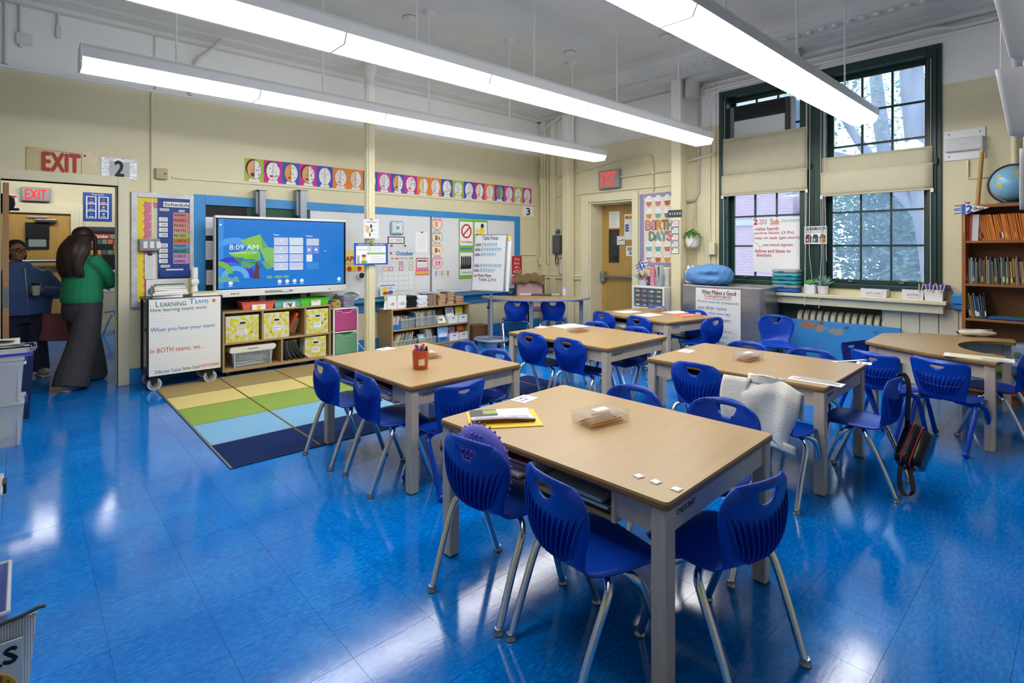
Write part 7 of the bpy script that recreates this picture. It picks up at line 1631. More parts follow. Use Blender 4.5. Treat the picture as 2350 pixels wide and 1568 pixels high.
# magazine on a yellow folder
def page(name, label, cat, px, py, w, d, rz, mat, h=.002, z=TZ, group=None):
    x, y = tl(px, py); o = thing(name, label, cat, (x, y, z), math.radians(rz), group); MB().box(-w / 2, -d / 2, .0003, w / 2, d / 2, h).build('sheet', mat, o); return o
o = page('yellow_folder', 'thin yellow folder under the magazine on the nearest table', 'folder', 1155, 962, .34, .26, -34, M('#e8c23c', .6), .004)
x, y = tl(1150, 958); t = thing('magazine', 'curled magazine with a dark picture strip on the nearest table', 'magazine', (x, y, TZ + .0045), math.radians(-34))
f = lambda u, v, o_=0: ((u - .5) * .30, (v - .5) * .215, .004 + o_ + .022 * math.exp(-((v - .08) / .22) ** 2) * (1 - .3 * u) + .012 * math.sin(PI * u) * (1 - v) * .5)
MB().grid(lambda u, v: f(u, v), 12, 12).build('pages', M('#e6e2de', .5), t, smooth=60, solid=.012, off=-1)
for nm, u0, u1, v0, v1, c_ in (('picture_strip', .0, .45, .45, .98, '#3a3d34'), ('lilac_strip', .05, .9, .02, .34, '#b6aacb'), ('green_letters', .22, .45, .60, .9, '#8fa03a'), ('white_column', .5, .98, .38, .96, '#eeebe8')):
    MB().grid(lambda u, v: f(u0 + (u1 - u0) * u, v0 + (v1 - v0) * v, .0009 if nm != 'green_letters' else .0016), 8, 8).build(nm, M(c_, .5, var=.3 if 'letters' not in nm and 'white' not in nm else 0, vscale=30), t, smooth=60)
for k in range(7): yy = .42 + .07 * k; MB().grid(lambda u, v: f(.56 + .36 * u, yy + .012 * v, .0017), 5, 1).build('text_line', M('#a8a4ac', .6), t)
MB().grid(lambda u, v: f(u, -.0 + .02 * v - .004, -.004), 10, 2).build('spine_edge', M('#6a2f28', .6), t, solid=.010, off=-1)
for k in range(3):
    px, py = ((1466, 1094), (1505, 1107), (1553, 1124))[k]; o = page('adhesive_square', 'small white fastener square on the nearest table, %s from the left' % ORD[k], 'fastener', px, py, .03, .03, -15 + 8 * k, M('#efeeec', .6), .003, group='white fastener squares'); MB().box(-.012, -.012, .003, .012, .012, .0042).build('hook_pad', PAPER, o, bevel=.001)
def dotcard(label, px, py, rz, w=.13, d=.10):
    o = page('picture_card', label, 'card', px, py, w, d, rz, PAPER, .0015, group='little picture cards')
    for k in range(5): MB().cbox((-.035 + .032 * (k % 3), .02 - .035 * (k // 3), .0017), (.022, .016, .0005), Matrix.Rotation(k * .7, 3, 'Z')).build('picture', M(('#8a8ab0', '#4a4a58', '#c08a7a', '#7a92a8', '#6a5a6a')[k], .6), o)
    return o
dotcard('small picture card near the far corner of the nearest table', 1203, 916, 10); dotcard('small picture card on the marker-cup table corner', 885, 801, 12); dotcard('small picture card at the corner of the backpack chair table', 1575, 806, 8); dotcard('small picture card at the near right corner of that backpack chair table', 1983, 834, 10, .10, .09); dotcard('small picture card on the corner of the middle table', 1243, 751, 15)
o = page('name_strip', 'long white name strip at the near edge of the backpack chair table', 'name strip', 1872, 876, .10, .30, 2, PAPER, .002); MB().box(-.02, -.13, .002, .02, .13, .0026).build('printed_name', M('#9a9a9c', .6), o); MB().tube([(.03, -.1, .006), (.035, .1, .006)], .004, 6).build('pencil', M('#d8cfc0', .5), o)
o = page('white_ruler', 'thin white ruler lying at the right end of the backpack chair table', 'ruler', 1950, 829, .03, .28, 62, PAPER, .003); MB().box(-.013, -.12, .003, -.008, .12, .0034).build('marks', GREY, o)
o = page('plastic_sleeve', 'white papers in a clear sleeve on the middle table', 'papers', 1308, 750, .32, .24, -10, PAPER, .006); MB().grid(lambda u, v: ((u - .5) * .34, (v - .5) * .26, .007 + .006 * math.sin(u * 6) * math.sin(v * 5)), 8, 8).build('sleeve', CLEAR, o, smooth=60)
for k, (px, py, rz) in enumerate(((1440, 716, -8), (1490, 723, -4), (1552, 717, -12))): o = page('worksheet', 'white worksheet on the farthest table, %s from the left' % ORD[k], 'paper', px, py, .30, .22, rz, PAPER, .002, group='worksheets on the farthest table'); MB().box(-.11, .03, .002, .11, .05, .0024).build('printed_line', M('#c8c8cc', .6), o)
x, y = tl(1578, 726); o = flat('orange_workbook', 'orange workbook lying on the farthest table', 'book', x, y, TZ, .30, .23, .014, -25, M('#e0682c', .45)); MB().box(-.1, -.03, .0142, .1, .03, .0148).build('title_block', M('#f0c8a8', .5), o)
# under-table storage contents
def cubby(key, ys, seed):
    cx, cy, rz = TABLES[key]; rg = random.Random(seed); R_ = Matrix.Rotation(rz, 3, 'Z'); z0 = .65 - .138
    for b, yy in enumerate(ys):
        z = z0
        for k in range(rg.choice((3, 4, 4))):
            p = R_ @ Vector((-.30 + rg.uniform(-.02, .03), yy + rg.uniform(-.02, .02), 0)); h_ = rg.uniform(.008, .018); c_ = rg.choice((('#e4e2de', 'white'), ('#2f5aa8', 'blue'), ('#3a6a4a', 'green'), ('#b8502c', 'rust'), ('#d8d4cc', 'cream')))
            flat('stored_folder', '%s folder, %s cubby under %s, %s from bottom' % (c_[1], ('near', 'far')[b], {'T1': 'the nearest table', 'T2': 'the marker-cup table', 'T4': 'the backpack chair table', 'T5': 'the farthest table', 'T3': 'the middle table'}[key], ORD[k]), 'folder', cx + p.x, cy + p.y, z + .0005, .24, .28, h_, math.degrees(rz) + rg.uniform(-8, 8), M(c_[0], .5), group='folders under the tables'); z += h_ + .001
for key, sd in (('T1', 3), ('T2', 5), ('T3', 7), ('T4', 9), ('T5', 11)): cubby(key, (-.19, .19), sd)
# lilac bumpy cushion on the nearest left chair
t = thing('sensory_cushion', 'lilac round cushion with bumps leaning on the chair back of the nearest table', 'cushion', (1.522, 1.750, .0), math.radians(6)); C_ = M('#6a68c4', .5)
def rotd(p): return Matrix.Rotation(math.radians(8), 3, 'Y') @ Vector(p)
MB().loft([[Vector((-.105 + x, r * math.cos(2 * PI * k / 28), .565 + r * math.sin(2 * PI * k / 28))) for k in range(28)] for x, r in ((-.028, .12), (-.016, .155), (.0, .165), (.016, .155), (.028, .12))]).build('disc', C_, t, smooth=60)
b_ = MB()
for i in range(-5, 6):
    for j in range(-5, 6):
        if i * i + j * j < 28: b_.ball((-.136, i * .026, .565 + j * .026), .006, 6, 5)
for k in range(34): a = 2 * PI * k / 34; b_.ball((-.10, .168 * math.cos(a), .565 + .168 * math.sin(a)), .006, 6, 5)
o = b_.build('bumps', C_, t, smooth=60); o['kind'] = 'stuff'
# ---------------------------------------------------------------- white hoodie over a chair back
t = thing('white_hoodie', 'cream white hoodie draped over the back of a blue chair', 'hoodie', (HOOD[0], HOOD[1], .70))
HD = M('#e6e2d6', .9, var=.04, vscale=14, bump=.3, bscale=60)
def hf(u, v):        # u across the chair back, v from front hem over the top to the rear hem
    y = (u - .5) * .34 - .03; top = .02 - .05 * ((u - .5) * 2) ** 2; a = (v - .32)
    if a < 0: x = -.18 + min(.05, -a * .25) ; z = top + a * .55
    else: x = -.215 - min(.045, a * .35) - .015 * math.sin(u * 11) * min(1, a * 4); z = top - a * .50 + .02 * math.sin(u * 6)
    z -= max(0, .012 - abs(a) * .3); return (x + .006 * math.sin(u * 19 + v * 4), y * (1 + .12 * math.sin(v * 5)) + .01 * math.sin(v * 9), z)
MB().grid(hf, 24, 28).build('cloth', HD, t, smooth=80, solid=.014)
MB().grid(lambda u, v: (-.262 - .012 * math.sin(u * 11) , ((u - .5) * .35 - .03) * 1.02, -.315 + .02 * math.sin(u * 6) - v * .05), 20, 3).build('ribbed_hem', HD, t, smooth=70, solid=.016)
MB().grid(lambda u, v: (-.225 - .04 * math.sin(v * PI) - .02 * u, .05 + u * .15 + .01 * math.sin(v * 7), .01 - v * .42), 8, 14).build('sleeve', HD, t, smooth=80, solid=.03)
MB().grid(lambda u, v: (-.20 - .035 * math.sin(u * PI), -.13 + u * .2, .035 + .03 * math.sin(v * PI) * math.sin(u * PI) - .05 * v), 8, 8).build('hood', HD, t, smooth=80, solid=.02)
# ---------------------------------------------------------------- backpack on a chair
t = thing('black_backpack', 'small shiny black backpack with red piping hanging low on a chair', 'backpack', (PACK[0], PACK[1], 0), math.radians(92))
BKM = M('#141416', .25, bump=.25, bscale=18); RP = M('#c2352f', .5)
R_ = Matrix.Rotation(math.radians(32), 3, 'X') @ Matrix.Rotation(math.radians(-12), 3, 'Y')
cB = Vector((-.235, -.03, .272))
def rbx(w, h, d, y_, k=.8, n=6):
    P = [(sx * (w / 2 - k * .05) + k * .05 * math.cos(a), sz * (h / 2 - k * .05) + k * .05 * math.sin(a)) for sx, sz, a0 in ((1, 1, 0), (-1, 1, PI / 2), (-1, -1, PI), (1, -1, 1.5 * PI)) for a in [a0 + j * PI / 2 / n for j in range(n + 1)]]
    return [R_ @ (Vector((y_, p[0], p[1])) * .82) + cB for p in P]
MB().loft([rbx(.20, .26, 0, .05, 1), rbx(.24, .30, 0, .035, 1), rbx(.25, .31, 0, -.03, 1), rbx(.23, .29, 0, -.055, 1)]).build('main_body', BKM, t, smooth=50)
MB().loft([rbx(.22, .27, 0, -.055, 1), rbx(.23, .28, 0, -.07, 1), rbx(.20, .25, 0, -.115, 1), rbx(.12, .16, 0, -.125, 1)]).build('front_pocket', BKM, t, smooth=50)
for y_, w_, h_ in ((-.056, .245, .305), (-.005, .256, .316)):
    P = rbx(w_, h_, 0, y_, 1); MB().tube(P + [P[0]], .004, 6).build('red_piping', RP, t)
MB().tube([R_ @ (Vector((-.118, q, .05 + .02 * math.cos(q * 20))) * .82) + cB for q in [-.09 + .02 * k for k in range(10)]], .004, 6).build('zip', M('#3a3a3e', .3), t)
def strap(pts, w_=.032):
    P = spline(pts, 6); e = Vector((.55, .83, 0)) * w_ / 2; return MB().add([v for p in P for v in (p + e, p - e)], [(2 * k, 2 * k + 1, 2 * k + 3, 2 * k + 2) for k in range(len(P) - 1)])
strap([(-.17, .0, .66), (-.205, 0, .715), (-.235, 0, .66), (-.232, -.01, .52), (-.225, -.02, .38)]).build('hanging_strap', BKM, t, solid=.005)
strap([(-.22, .06, .24), (-.21, .11, .14), (-.22, .12, .05), (-.25, .10, .02), (-.27, .07, .06), (-.24, .04, .18)]).build('loose_strap', BKM, t, solid=.004)
# ---------------------------------------------------------------- on the horseshoe and half-round tables
x, y = tl(2240, 772); t = thing('canvas_pouch', 'off-white canvas pouch lying on the horseshoe table', 'pouch', (x, y, TZ), math.radians(-55))
def pf(u, v): a = 2 * PI * v; e = math.sin(PI * max(.02, min(.98, u))) ** .35; return ((u - .5) * .30, .07 * math.cos(a) * e, .032 + .031 * math.sin(a) * e * (1 + .15 * math.sin(u * 13)))
MB().grid(pf, 18, 18).build('pouch', M('#ddd6c4', .8, bump=.3, bscale=40), t, smooth=80); MB().tube([(-.13, 0, .064), (.13, 0, .062)], .004, 6).build('zip', M('#c8c0ac', .5), t)
o = page('lesson_sheet', 'long printed sheets with a yellow strip on the horseshoe table edge', 'papers', 2245, 822, .16, .40, 5, PAPER, .006); MB().box(-.02, -.14, .006, .03, .16, .0066).build('yellow_strip', M('#e6e06a', .6), o); MB().box(-.07, -.17, .006, -.03, -.02, .0066).build('blue_print', M('#9ab0d0', .6), o)
def rt(px, py): p = at(px, py, Z=.7215); return p[0], p[1]
x, y = rt(1242, 678); o = thing('closed_laptop', 'dark closed laptop on the half-round table', 'laptop', (x, y, .722), math.radians(-50)); MB().box(-.16, -.11, 0, .16, .11, .010).build('base', M('#3a3c42', .4), o, bevel=.003); MB().box(-.16, -.11, .011, .16, .11, .018).build('lid', M('#4a4c54', .4), o, bevel=.003)
x, y = rt(1295, 678); o = thing('coffee_cup', 'white cup with a pink lid on the half-round table', 'cup', (x, y, .722)); MB().lathe([(.03, 0), (.04, .115), (.038, .115)], 18).build('cup', PAPER, o, smooth=40); MB().lathe([(.043, .113), (.043, .125), (.036, .13), (.036, .138)], 18).build('lid', M('#d69ab4', .5), o, smooth=40)
x, y = rt(1206, 676); o = flat('white_pad', 'white writing pad on the half-round table', 'notepad', x, y, .722, .2, .14, .012, -40, PAPER)
x, y = rt(1171, 675); o = thing('green_tape', 'little green cloth heap at the left of the half-round table', 'cloth', (x, y, .722)); MB().ball((0, 0, .015), (.05, .03, .016), 10, 6).build('heap', M('#5a7a5a', .8), o, smooth=60); MB().ball((.03, .01, .02), (.02, .02, .012), 8, 6).build('fold', M('#7a947a', .8), o)
x, y = rt(1275, 677); o = thing('candy_box', 'small red and white speckled packet beside the pink-lidded cup', 'packet', (x, y, .722), math.radians(-48)); MB().box(-.06, -.035, 0, .06, .035, .02).build('packet', M('#d8d0c8', .5), o, bevel=.004); [MB().ball((-.04 + .02 * k, -.02 + .02 * (k % 3), .021), .008, 6, 5).build('dot', M('#a8403c', .5), o) for k in range(5)]
# ================================================================ bins at the left edge
CLR2 = glassy('frosted_tub', '#f0f1f0', .62, .2)
def bigtub(label, x, y, z, w, d, h, rz, latch='#1f3fae', contents=True, seed=1):
    t = clear_box('storage_tub', label, 'storage tub', x, y, z, w, d, h - .02, rz, mat=CLR2, taper=.92, lid=CLR2, group='clear storage tubs'); q = w / 2
    for yy in (-d / 2,): MB().box(-.05, yy - .022, h - .05, .05, yy - .006, h + .003).build('latch', M(latch, .4), t, bevel=.005)
    MB().box(q + .002, -.05, h - .05, q + .018, .05, h + .003).build('latch', M(latch, .4), t, bevel=.005)
    for sx in (-1, 1): MB().box(sx * q * .9 - .008, -d / 2 * .98, .01, sx * q * .9 + .008, -d / 2 * .98 + .006, h - .03).build('corner_rib', CLEARW, t)
    rg = random.Random(seed)
    for k in range(6): MB().cbox((rg.uniform(-.12, .12), rg.uniform(-.08, .08), h * .4), (.02, .18, h * .68), Matrix.Rotation(rg.uniform(-.3, .3), 3, 'Y') @ Matrix.Rotation(rg.uniform(-.5, .5), 3, 'Z')).build('stored_paper', M(rg.choice(('#e8e4d8', '#d8c8a0', '#c8b088', '#dfe2e4')), .6), t)
    return t
bigtub('lower clear tub with blue latches in the stack by the doorway', -.245, 5.60, 0, .50, .36, .33, -2, seed=2); bigtub('upper clear tub of papers in the stack by the doorway', -.245, 5.60, .33, .50, .36, .33, -1, seed=3)
o = thing('storage_tray', 'clear blue-rimmed tray lid resting on top of the tub stack', 'tray', (-.22, 5.62, .663)); MB().box(-.27, -.2, 0, .27, .2, .012).build('panel', CLR2, o, bevel=.005); MB().box(-.272, -.206, .008, .272, -.19, .028).box(.262, -.19, .008, .274, .2, .028).build('blue_rim', M('#3a3fae', .4), o, bevel=.004)
t = thing('recycling_bin', 'tall navy recycling bin with a white sticker behind the clear tubs', 'recycling bin', (-.10, 6.35, 0)); H_ = .62
def rr4(k, z_): return [(sx * .17 * k, sy * .15 * k, z_) for sx, sy in ((-1, -1), (1, -1), (1, 1), (-1, 1))]
b_ = MB(); b_.loft([rr4(.8, .005), rr4(1, H_)], caps=False); b_.add(rr4(.8, .005), [(0, 1, 2, 3)]); b_.build('body', M('#17294f', .5), t, solid=.006); MB().loft([rr4(1.02, H_ - .03), rr4(1.1, H_)], caps=False).build('rim', M('#9aa0a8', .5), t, solid=.008)
MB().box(-.12, -.155, H_ - .14, .12, -.150, H_ - .05).build('sticker', PAPER, t); letters(t, 'THIS IS RECYCLING', -.06, .11, H_ - .115, H_ - .075, INK, -.1565, bold=.03); MB().ball((-.09, -.156, H_ - .095), (.02, .002, .02), 10, 6).build('recycle_mark', INK, t)
for k in range(4): MB().cbox((.02 - .03 * k, 0, H_ + .0 + .022 * k), (.24, .2, .008), Matrix.Rotation(.12 * (k % 3 - 1), 3, 'X') @ Matrix.Rotation(.1 * (k % 2), 3, 'Y')).build('waste_paper', M(('#dcdcd8', '#6a7a70', '#e8e6e0', '#c8ccc8')[k], .7), t)
bigtub('clear tub with a black clip standing at the left edge, nearer than the stack', -.262, 3.83, 0, .36, .30, .26, 0, '#17181a', seed=5)
t = clear_box('red_art_bin', 'clear bin of red and orange folders at the lower left edge', 'bin', -.185, 2.42, .12, .30, .36, .24, 0, mat=glassy('tinted_bin', '#d8d0e0', .7, .08), taper=.93)
for k in range(6): MB().box(-.12 + .042 * k, -.15, .006, -.095 + .042 * k, .15, .19 + .02 * (k % 2)).build('stored_folder', M(('#c8321e', '#d8401f', '#e8742c', '#c0281c', '#e88a3c', '#b8261c')[k], .5), t)
o = thing('step_stool', 'low white plastic step under the clear bin of red folders', 'stool', (-.185, 2.42, 0)); MB().box(-.17, -.2, .09, .17, .2, .118).build('top', WHITEPL, o, bevel=.01); [MB().box(sx * .14 - .02, sy * .16 - .02, 0, sx * .14 + .02, sy * .16 + .02, .09).build('leg', WHITEPL, o) for sx in (-1, 1) for sy in (-1, 1)]
# clocks pouch
t = thing('mesh_pouch', 'white zip mesh pouch with a clock card reading CLOCKS at the bottom left', 'pouch', (-.128, 1.79, .299), math.radians(-3))
def mesh_cloth():
    m = M('#b9bcc0', .5); m = m.copy(); nd, lk = nodes_of(m); b = nd['Principled BSDF']; tc = nd.new('ShaderNodeTexCoord'); outs = []
    for ax in (0, 2):
        w_ = nd.new('ShaderNodeTexWave'); w_.bands_direction = 'XYZ'[ax]; w_.inputs['Scale'].default_value = 60; lk.new(tc.outputs['Object'], w_.inputs['Vector']); outs.append(w_.outputs[0])
    a = nd.new('ShaderNodeMath'); a.operation = 'MAXIMUM'; lk.new(outs[0], a.inputs[0]); lk.new(outs[1], a.inputs[1]); cr = nd.new('ShaderNodeValToRGB'); cr.color_ramp.elements[0].position = .55; cr.color_ramp.elements[0].color = lin('#8a8d92'); cr.color_ramp.elements[1].position = .8; cr.color_ramp.elements[1].color = lin('#e8eaec'); lk.new(a.outputs[0], cr.inputs[0]); lk.new(cr.outputs[0], b.inputs['Base Color']); return m
MB().grid(lambda u, v: (-.17 + u * .30 * (1 + .08 * v) , -.010 * math.sin(PI * u) * (1 - v * .7), v * .235 + .03 * u * v), 14, 10).build('front', mesh_cloth(), t, smooth=70, solid=.003)
MB().grid(lambda u, v: (-.17 + u * .30 * (1 + .08 * v), .02 * math.sin(PI * u) * (1 - v * .7), v * .235 + .03 * u * v), 14, 10).build('back', mesh_cloth(), t, smooth=70, solid=.003)
MB().tube([(-.17, 0, .238), (.02, 0, .256), (.13, 0, .268), (.155, 0, .276), (.17, 0, .274)], .005, 8).build('zip_band', M('#4a565c', .5), t, smooth=50)
cd = MB().box(-.12, -.016, .02, .128, -.0125, .222).build('clock_card', PAPER, t); letters(cd, 'CLOCKS', -.11, .118, .17, .208, INK, -.0172, bold=.04)
MB().lathe([(.052, 0), (.052, .002)], 24).build('clock_face', M('#e2b81e', .5), cd, rot=(PI / 2, 0, 0), loc=(.066, -.0165, .106))
for k in range(12): letters(cd, str(k if k else 12), .066 + .04 * math.sin(k * PI / 6) - .006, .066 + .04 * math.sin(k * PI / 6) + .006, .106 + .04 * math.cos(k * PI / 6) - .007, .106 + .04 * math.cos(k * PI / 6) + .007, M('#b8402c', .5), -.0195)
o = thing('low_crate', 'grey crate under the mesh pouch at the bottom left corner', 'crate', (-.265, 1.84, 0)); b_ = MB()
b_.box(-.2, -.14, 0, .2, .14, .02).box(-.2, -.14, .02, .2, -.12, .28).box(-.2, .12, .02, .2, .14, .28).box(-.2, -.12, .02, -.18, .12, .28).box(.18, -.12, .02, .2, .12, .28); b_.build('crate_body', M('#9aa0a6', .5), o, bevel=.006); MB().box(-.19, -.13, .28, .19, .13, .298).build('crate_lid', M('#8a9096', .5), o, bevel=.004)
# ---------------------------------------------------------------- on the walls next door
s = Sheet('digraphs_poster', 'blue Digraphs poster seen through the doorway', 'poster', (190, 441), (257, 509), M('#2350a4', .5), plane=NB - .002, thick=.004)
s.text('Digraphs', .3, .72, .03, .10, PAPER)
for c_ in range(2):
    s.rect('white_grid', .11 + .42 * c_, .46 + .42 * c_, .13, .90, PAPER, 1)
    for r_ in range(3): v = .155 + .25 * r_; s.rect('picture_cell', .15 + .42 * c_, .42 + .42 * c_, v, v + .22, M('#1d4694', .5), 2); s.disc('picture', .285 + .42 * c_, v + .09, .05, .05, M(('#c0452f', '#c0452f', '#7a6a5a', '#e0a23c', '#4a6a8a', '#b8c0c8')[r_ * 2 + c_], .5), 3, 8); s.rect('word', .2 + .42 * c_, .37 + .42 * c_, v + .17, v + .195, PAPER, 3)
s = Sheet('october_calendar', 'black October calendar with orange cards on the wall next door', 'calendar', (186, 520), (300, 618), M('#1c1d20', .6), plane=NB - .002, thick=.006)
s.rect('scallop_border', .0, 1, .0, .10, M('#3c4454', .6), 1); s.rect('header', .24, .56, .17, .27, M('#d8622c', .6), 1); s.text('October', .27, .53, .185, .255, PAPER, bold=.03); s.rect('header_2', .57, .80, .17, .27, M('#b8938a', .6), 1)
for r_ in range(4):
    for c_ in range(7):
        if (r_ == 1 and c_ < 4) or (r_ == 3 and c_ > 1): continue
        s.rect('date_card', .18 + .115 * c_, .28 + .115 * c_, .29 + .125 * r_, .395 + .125 * r_, M(('#d89a5a', '#5a6a64', '#8a9a84', '#d8834a', '#c0502c', '#e0a87a', '#d8a23c')[(c_ + 3 * r_) % 7], .6), 2)
s = Sheet('white_chart', 'white paper chart with small coloured drawings low on the wall next door', 'poster', (205, 620), (300, 668), PAPER, plane=NB - .002, thick=.003)
for k, c_ in enumerate(('#3a8a6a', '#a8384a', '#3a5a9a')): s.strokes('drawing', [[(.3 + .2 * k, .45), (.36 + .2 * k, .32), (.42 + .2 * k, .45), (.3 + .2 * k, .45)]], .02, M(c_, .6), 2)
t = thing('hooked_caps', 'black cap hanging on the door edge next door', 'cap', (-.15, 7.55, 1.84)); MB().ball((0, 0, .1), (.09, .12, .10), 14, 8).build('crown', M('#1c1d22', .8), t, smooth=70); MB().box(-.02, -.12, .03, .12, .1, .045).build('brim', M('#1c1d22', .8), t, bevel=.006)
# ================================================================ the two people at the doorway
def ell(cx, cy, z, rx, ry, n=20): return [(cx + rx * math.cos(2 * PI * k / n), cy + ry * math.sin(2 * PI * k / n), z) for k in range(n)]
def fuse(mb, name, mat, parent, voxel=.008, smooth=4):
    """merge overlapping volumes into one continuous skin"""
    o = mb.build(name, mat, parent)
    r = o.modifiers.new('fuse', 'REMESH'); r.mode = 'VOXEL'; r.voxel_size = voxel; r.use_smooth_shade = True
    s_ = o.modifiers.new('relax', 'SMOOTH'); s_.factor = .5; s_.iterations = smooth
    return o
def head_into(b, c, k=1.0, yaw=0.0):
    """skull, jaw, nose, lips, brow and ears around centre c, face toward local +x turned by yaw"""
    R_ = Matrix.Rotation(yaw, 3, 'Z'); C = Vector(c)
    def bl(p, r): q = R_ @ (Vector(p) * k) + C; b.ball(q, tuple(x * k for x in r), 14, 9)
    bl((-.01, 0, .025), (.095, .076, .092)); bl((.025, 0, -.045), (.068, .058, .070)); bl((.058, 0, -.092), (.028, .030, .024))
    bl((.093, 0, -.012), (.017, .012, .022)); bl((.104, 0, -.026), (.014, .015, .011)); bl((.082, 0, -.060), (.014, .024, .008)); bl((.080, 0, -.070), (.012, .021, .007))
    for s_ in (-1, 1): bl((-.005, s_ * .076, -.01), (.016, .008, .028)); bl((.066, s_ * .033, .022), (.022, .024, .010)); bl((.062, s_ * .038, -.032), (.02, .02, .018))
    b.tube([C + Vector((-.02, 0, -.07)) * k, C + Vector((-.03, 0, -.20)) * k], [.052 * k, .058 * k], 14)
def eyes(parent, c, k=1.0, yaw=0.0, iris='#3a2a20'):
    R_ = Matrix.Rotation(yaw, 3, 'Z'); C = Vector(c)
    for s_ in (-1, 1):
        q = R_ @ (Vector((.0745, s_ * .032, .004)) * k) + C; e = MB().ball(q, .0105 * k, 10, 7).build('eye', M('#b9b2aa', .3), parent, smooth=60)
        q2 = R_ @ (Vector((.0838, s_ * .032, .003)) * k) + C; MB().ball(q2, .0055 * k, 8, 6).build('iris', M(iris, .3), e, smooth=60)
        q3 = R_ @ (Vector((.088, s_ * .033, .026)) * k) + C; MB().tube([q3 + R_ @ Vector((-.006, -.018 * k, -.002)), q3 + Vector((0, 0, .003)), q3 + R_ @ Vector((-.006, .018 * k, -.002))], .0035, 6).build('eyebrow', M('#2a1d16', .8), parent)
    q = R_ @ (Vector((.094, 0, -.065)) * k) + C; MB().ball(q, (.006, .02 * k, .005), 10, 6).build('lips', M('#a0605a', .5), parent, smooth=60)
def hand_into(b, w, d, up, side, curl=.6, k=1.0):
    """palm at wrist w pointing along d; fingers bend toward up x ...; side gives the thumb side"""
    w, d, up = Vector(w), Vector(d).normalized(), Vector(up).normalized(); a = d.cross(up).normalized() * side
    b.tube([w, w + d * .03, w + d * .075], [.022 * k, .034 * k, .036 * k], 10)
    for i, (o_, L_) in enumerate(((.030, .070), (.011, .080), (-.009, .074), (-.028, .058))):
        p = w + d * .075 + a * o_ * k; P = [p]; dr = d.copy()
        for j in range(3):
            dr = (dr - up * curl * .55).normalized(); P.append(P[-1] + dr * L_ / 3)
        b.tube(P, [.0095, .009, .0085, .007], 8)
    p = w + d * .03 + a * .030; b.tube([p, p + a * .028 + d * .022, p + a * .030 + d * .05 - up * .018], [.012, .0105, .008], 8)
# ---- woman in the green jumper, walking away
wm = thing('person', 'person with long dark hair, green jumper and dark wide trousers walking through the doorway', 'person', (.47, 7.40, 0), math.radians(42))
SKIN1 = M('#d3a083', .5)
b = MB()
hc = (.03, 0, 1.575)
b.loft([ell(0, 0, .86, .11, .16), ell(0, 0, 1.02, .10, .14), ell(.0, 0, 1.24, .10, .155), ell(0, 0, 1.36, .07, .14), ell(0, 0, 1.41, .05, .06)])
head_into(b, hc, 1.0, -.35)
for s_, el, wr in ((-1, (.13, -.215, 1.10), (.17, .02, 1.07)), (1, (.10, .22, 1.09), (.22, .05, 1.05))):
    b.tube(spline([(0, s_ * .15, 1.35), el, wr], 4), .036, 10); hand_into(b, wr, Vector(wr) - Vector(el), (0, 0, 1) if s_ < 0 else (0, 0, 1), -s_)
LEG = {-1: [(0, -.09, .90), (-.08, -.095, .48), (-.24, -.10, .07)], 1: [(0, .09, .90), (.14, .10, .50), (.22, .11, .06)]}
for s_ in (-1, 1): b.tube(spline(LEG[s_], 4), [.085, .08, .075, .07, .058, .052, .05, .045, .04], 12)
body = fuse(b, 'body', SKIN1, wm, .009); eyes(wm, hc, 1.0, -.35)
GRNJ = M('#1f8a5c', .85, bump=.25, bscale=90)
b = MB(); b.loft([ell(-.005, 0, .885, .150, .205), ell(-.005, 0, .95, .160, .212), ell(0, 0, 1.08, .152, .198), ell(0, 0, 1.25, .138, .198), ell(-.01, 0, 1.35, .105, .185), ell(-.01, 0, 1.405, .07, .095), ell(-.01, 0, 1.43, .062, .075)])
for s_, el, wr in ((-1, (.13, -.225, 1.10), (.17, -.01, 1.07)), (1, (.10, .225, 1.09), (.21, .07, 1.05))):
    b.tube(spline([(-.01, s_ * .13, 1.34), (.02, s_ * .195, 1.28), el, wr], 5), [.085, .085, .08, .078, .075, .072, .07, .068, .066, .066, .064, .06, .056, .052, .046, .042], 12)
fuse(b, 'jumper', GRNJ, wm, .010, 5)
TRO = M('#3b3b40', .8, var=.06, vscale=8)
b = MB(); b.loft([ell(-.005, 0, .70, .135, .19), ell(-.005, 0, .80, .15, .20), ell(-.005, 0, .90, .140, .19), ell(0, 0, .95, .13, .17)])
for s_ in (-1, 1): P = spline(LEG[s_], 5); n_ = len(P); b.tube([p if i < n_ - 1 else p - Vector((0, 0, .035)) for i, p in enumerate(P)], [.118 + .004 * i for i in range(n_)], 14)
fuse(b, 'trousers', TRO, wm, .011, 5)
for s_ in (-1, 1):
    p = LEG[s_][-1]; bs = MB(); bs.ball((p[0] + .05, p[1], .045), (.135, .048, .045), 16, 9); o = bs.build('shoe', M('#cfc9be', .6), wm, smooth=70); MB().box(p[0] - .075, p[1] - .04, 0, p[0] + .17, p[1] + .04, .018).build('sole', M('#e8e4dc', .6), o, bevel=.008)
HAIR1 = M('#2c1b14', .55, var=.25, vscale=14, stretch=(6, 6, .6))
b = MB(); C = Vector(hc)
b.ball(C + Vector((-.022, .0, .045)), (.105, .092, .092), 18, 11)
for k in range(15):
    a = math.radians(105 + 150 * k / 14) ; rx, ry = .095, .088; p0 = C + Vector((rx * math.cos(a) - .02, ry * math.sin(a), .02)); end = Vector((-.10 + .05 * math.cos(a), .13 * math.sin(a), 1.19 + .03 * math.sin(k * 2.1)))
    b.tube(spline([p0, p0.lerp(end, .35) + Vector((.06 * math.cos(a) - .02, .03 * math.sin(a), .0)), p0.lerp(end, .7) + Vector((-.05, .01 * math.sin(k), 0)), end], 4), [.036] * 8 + [.034, .032, .028, .022, .014], 8)
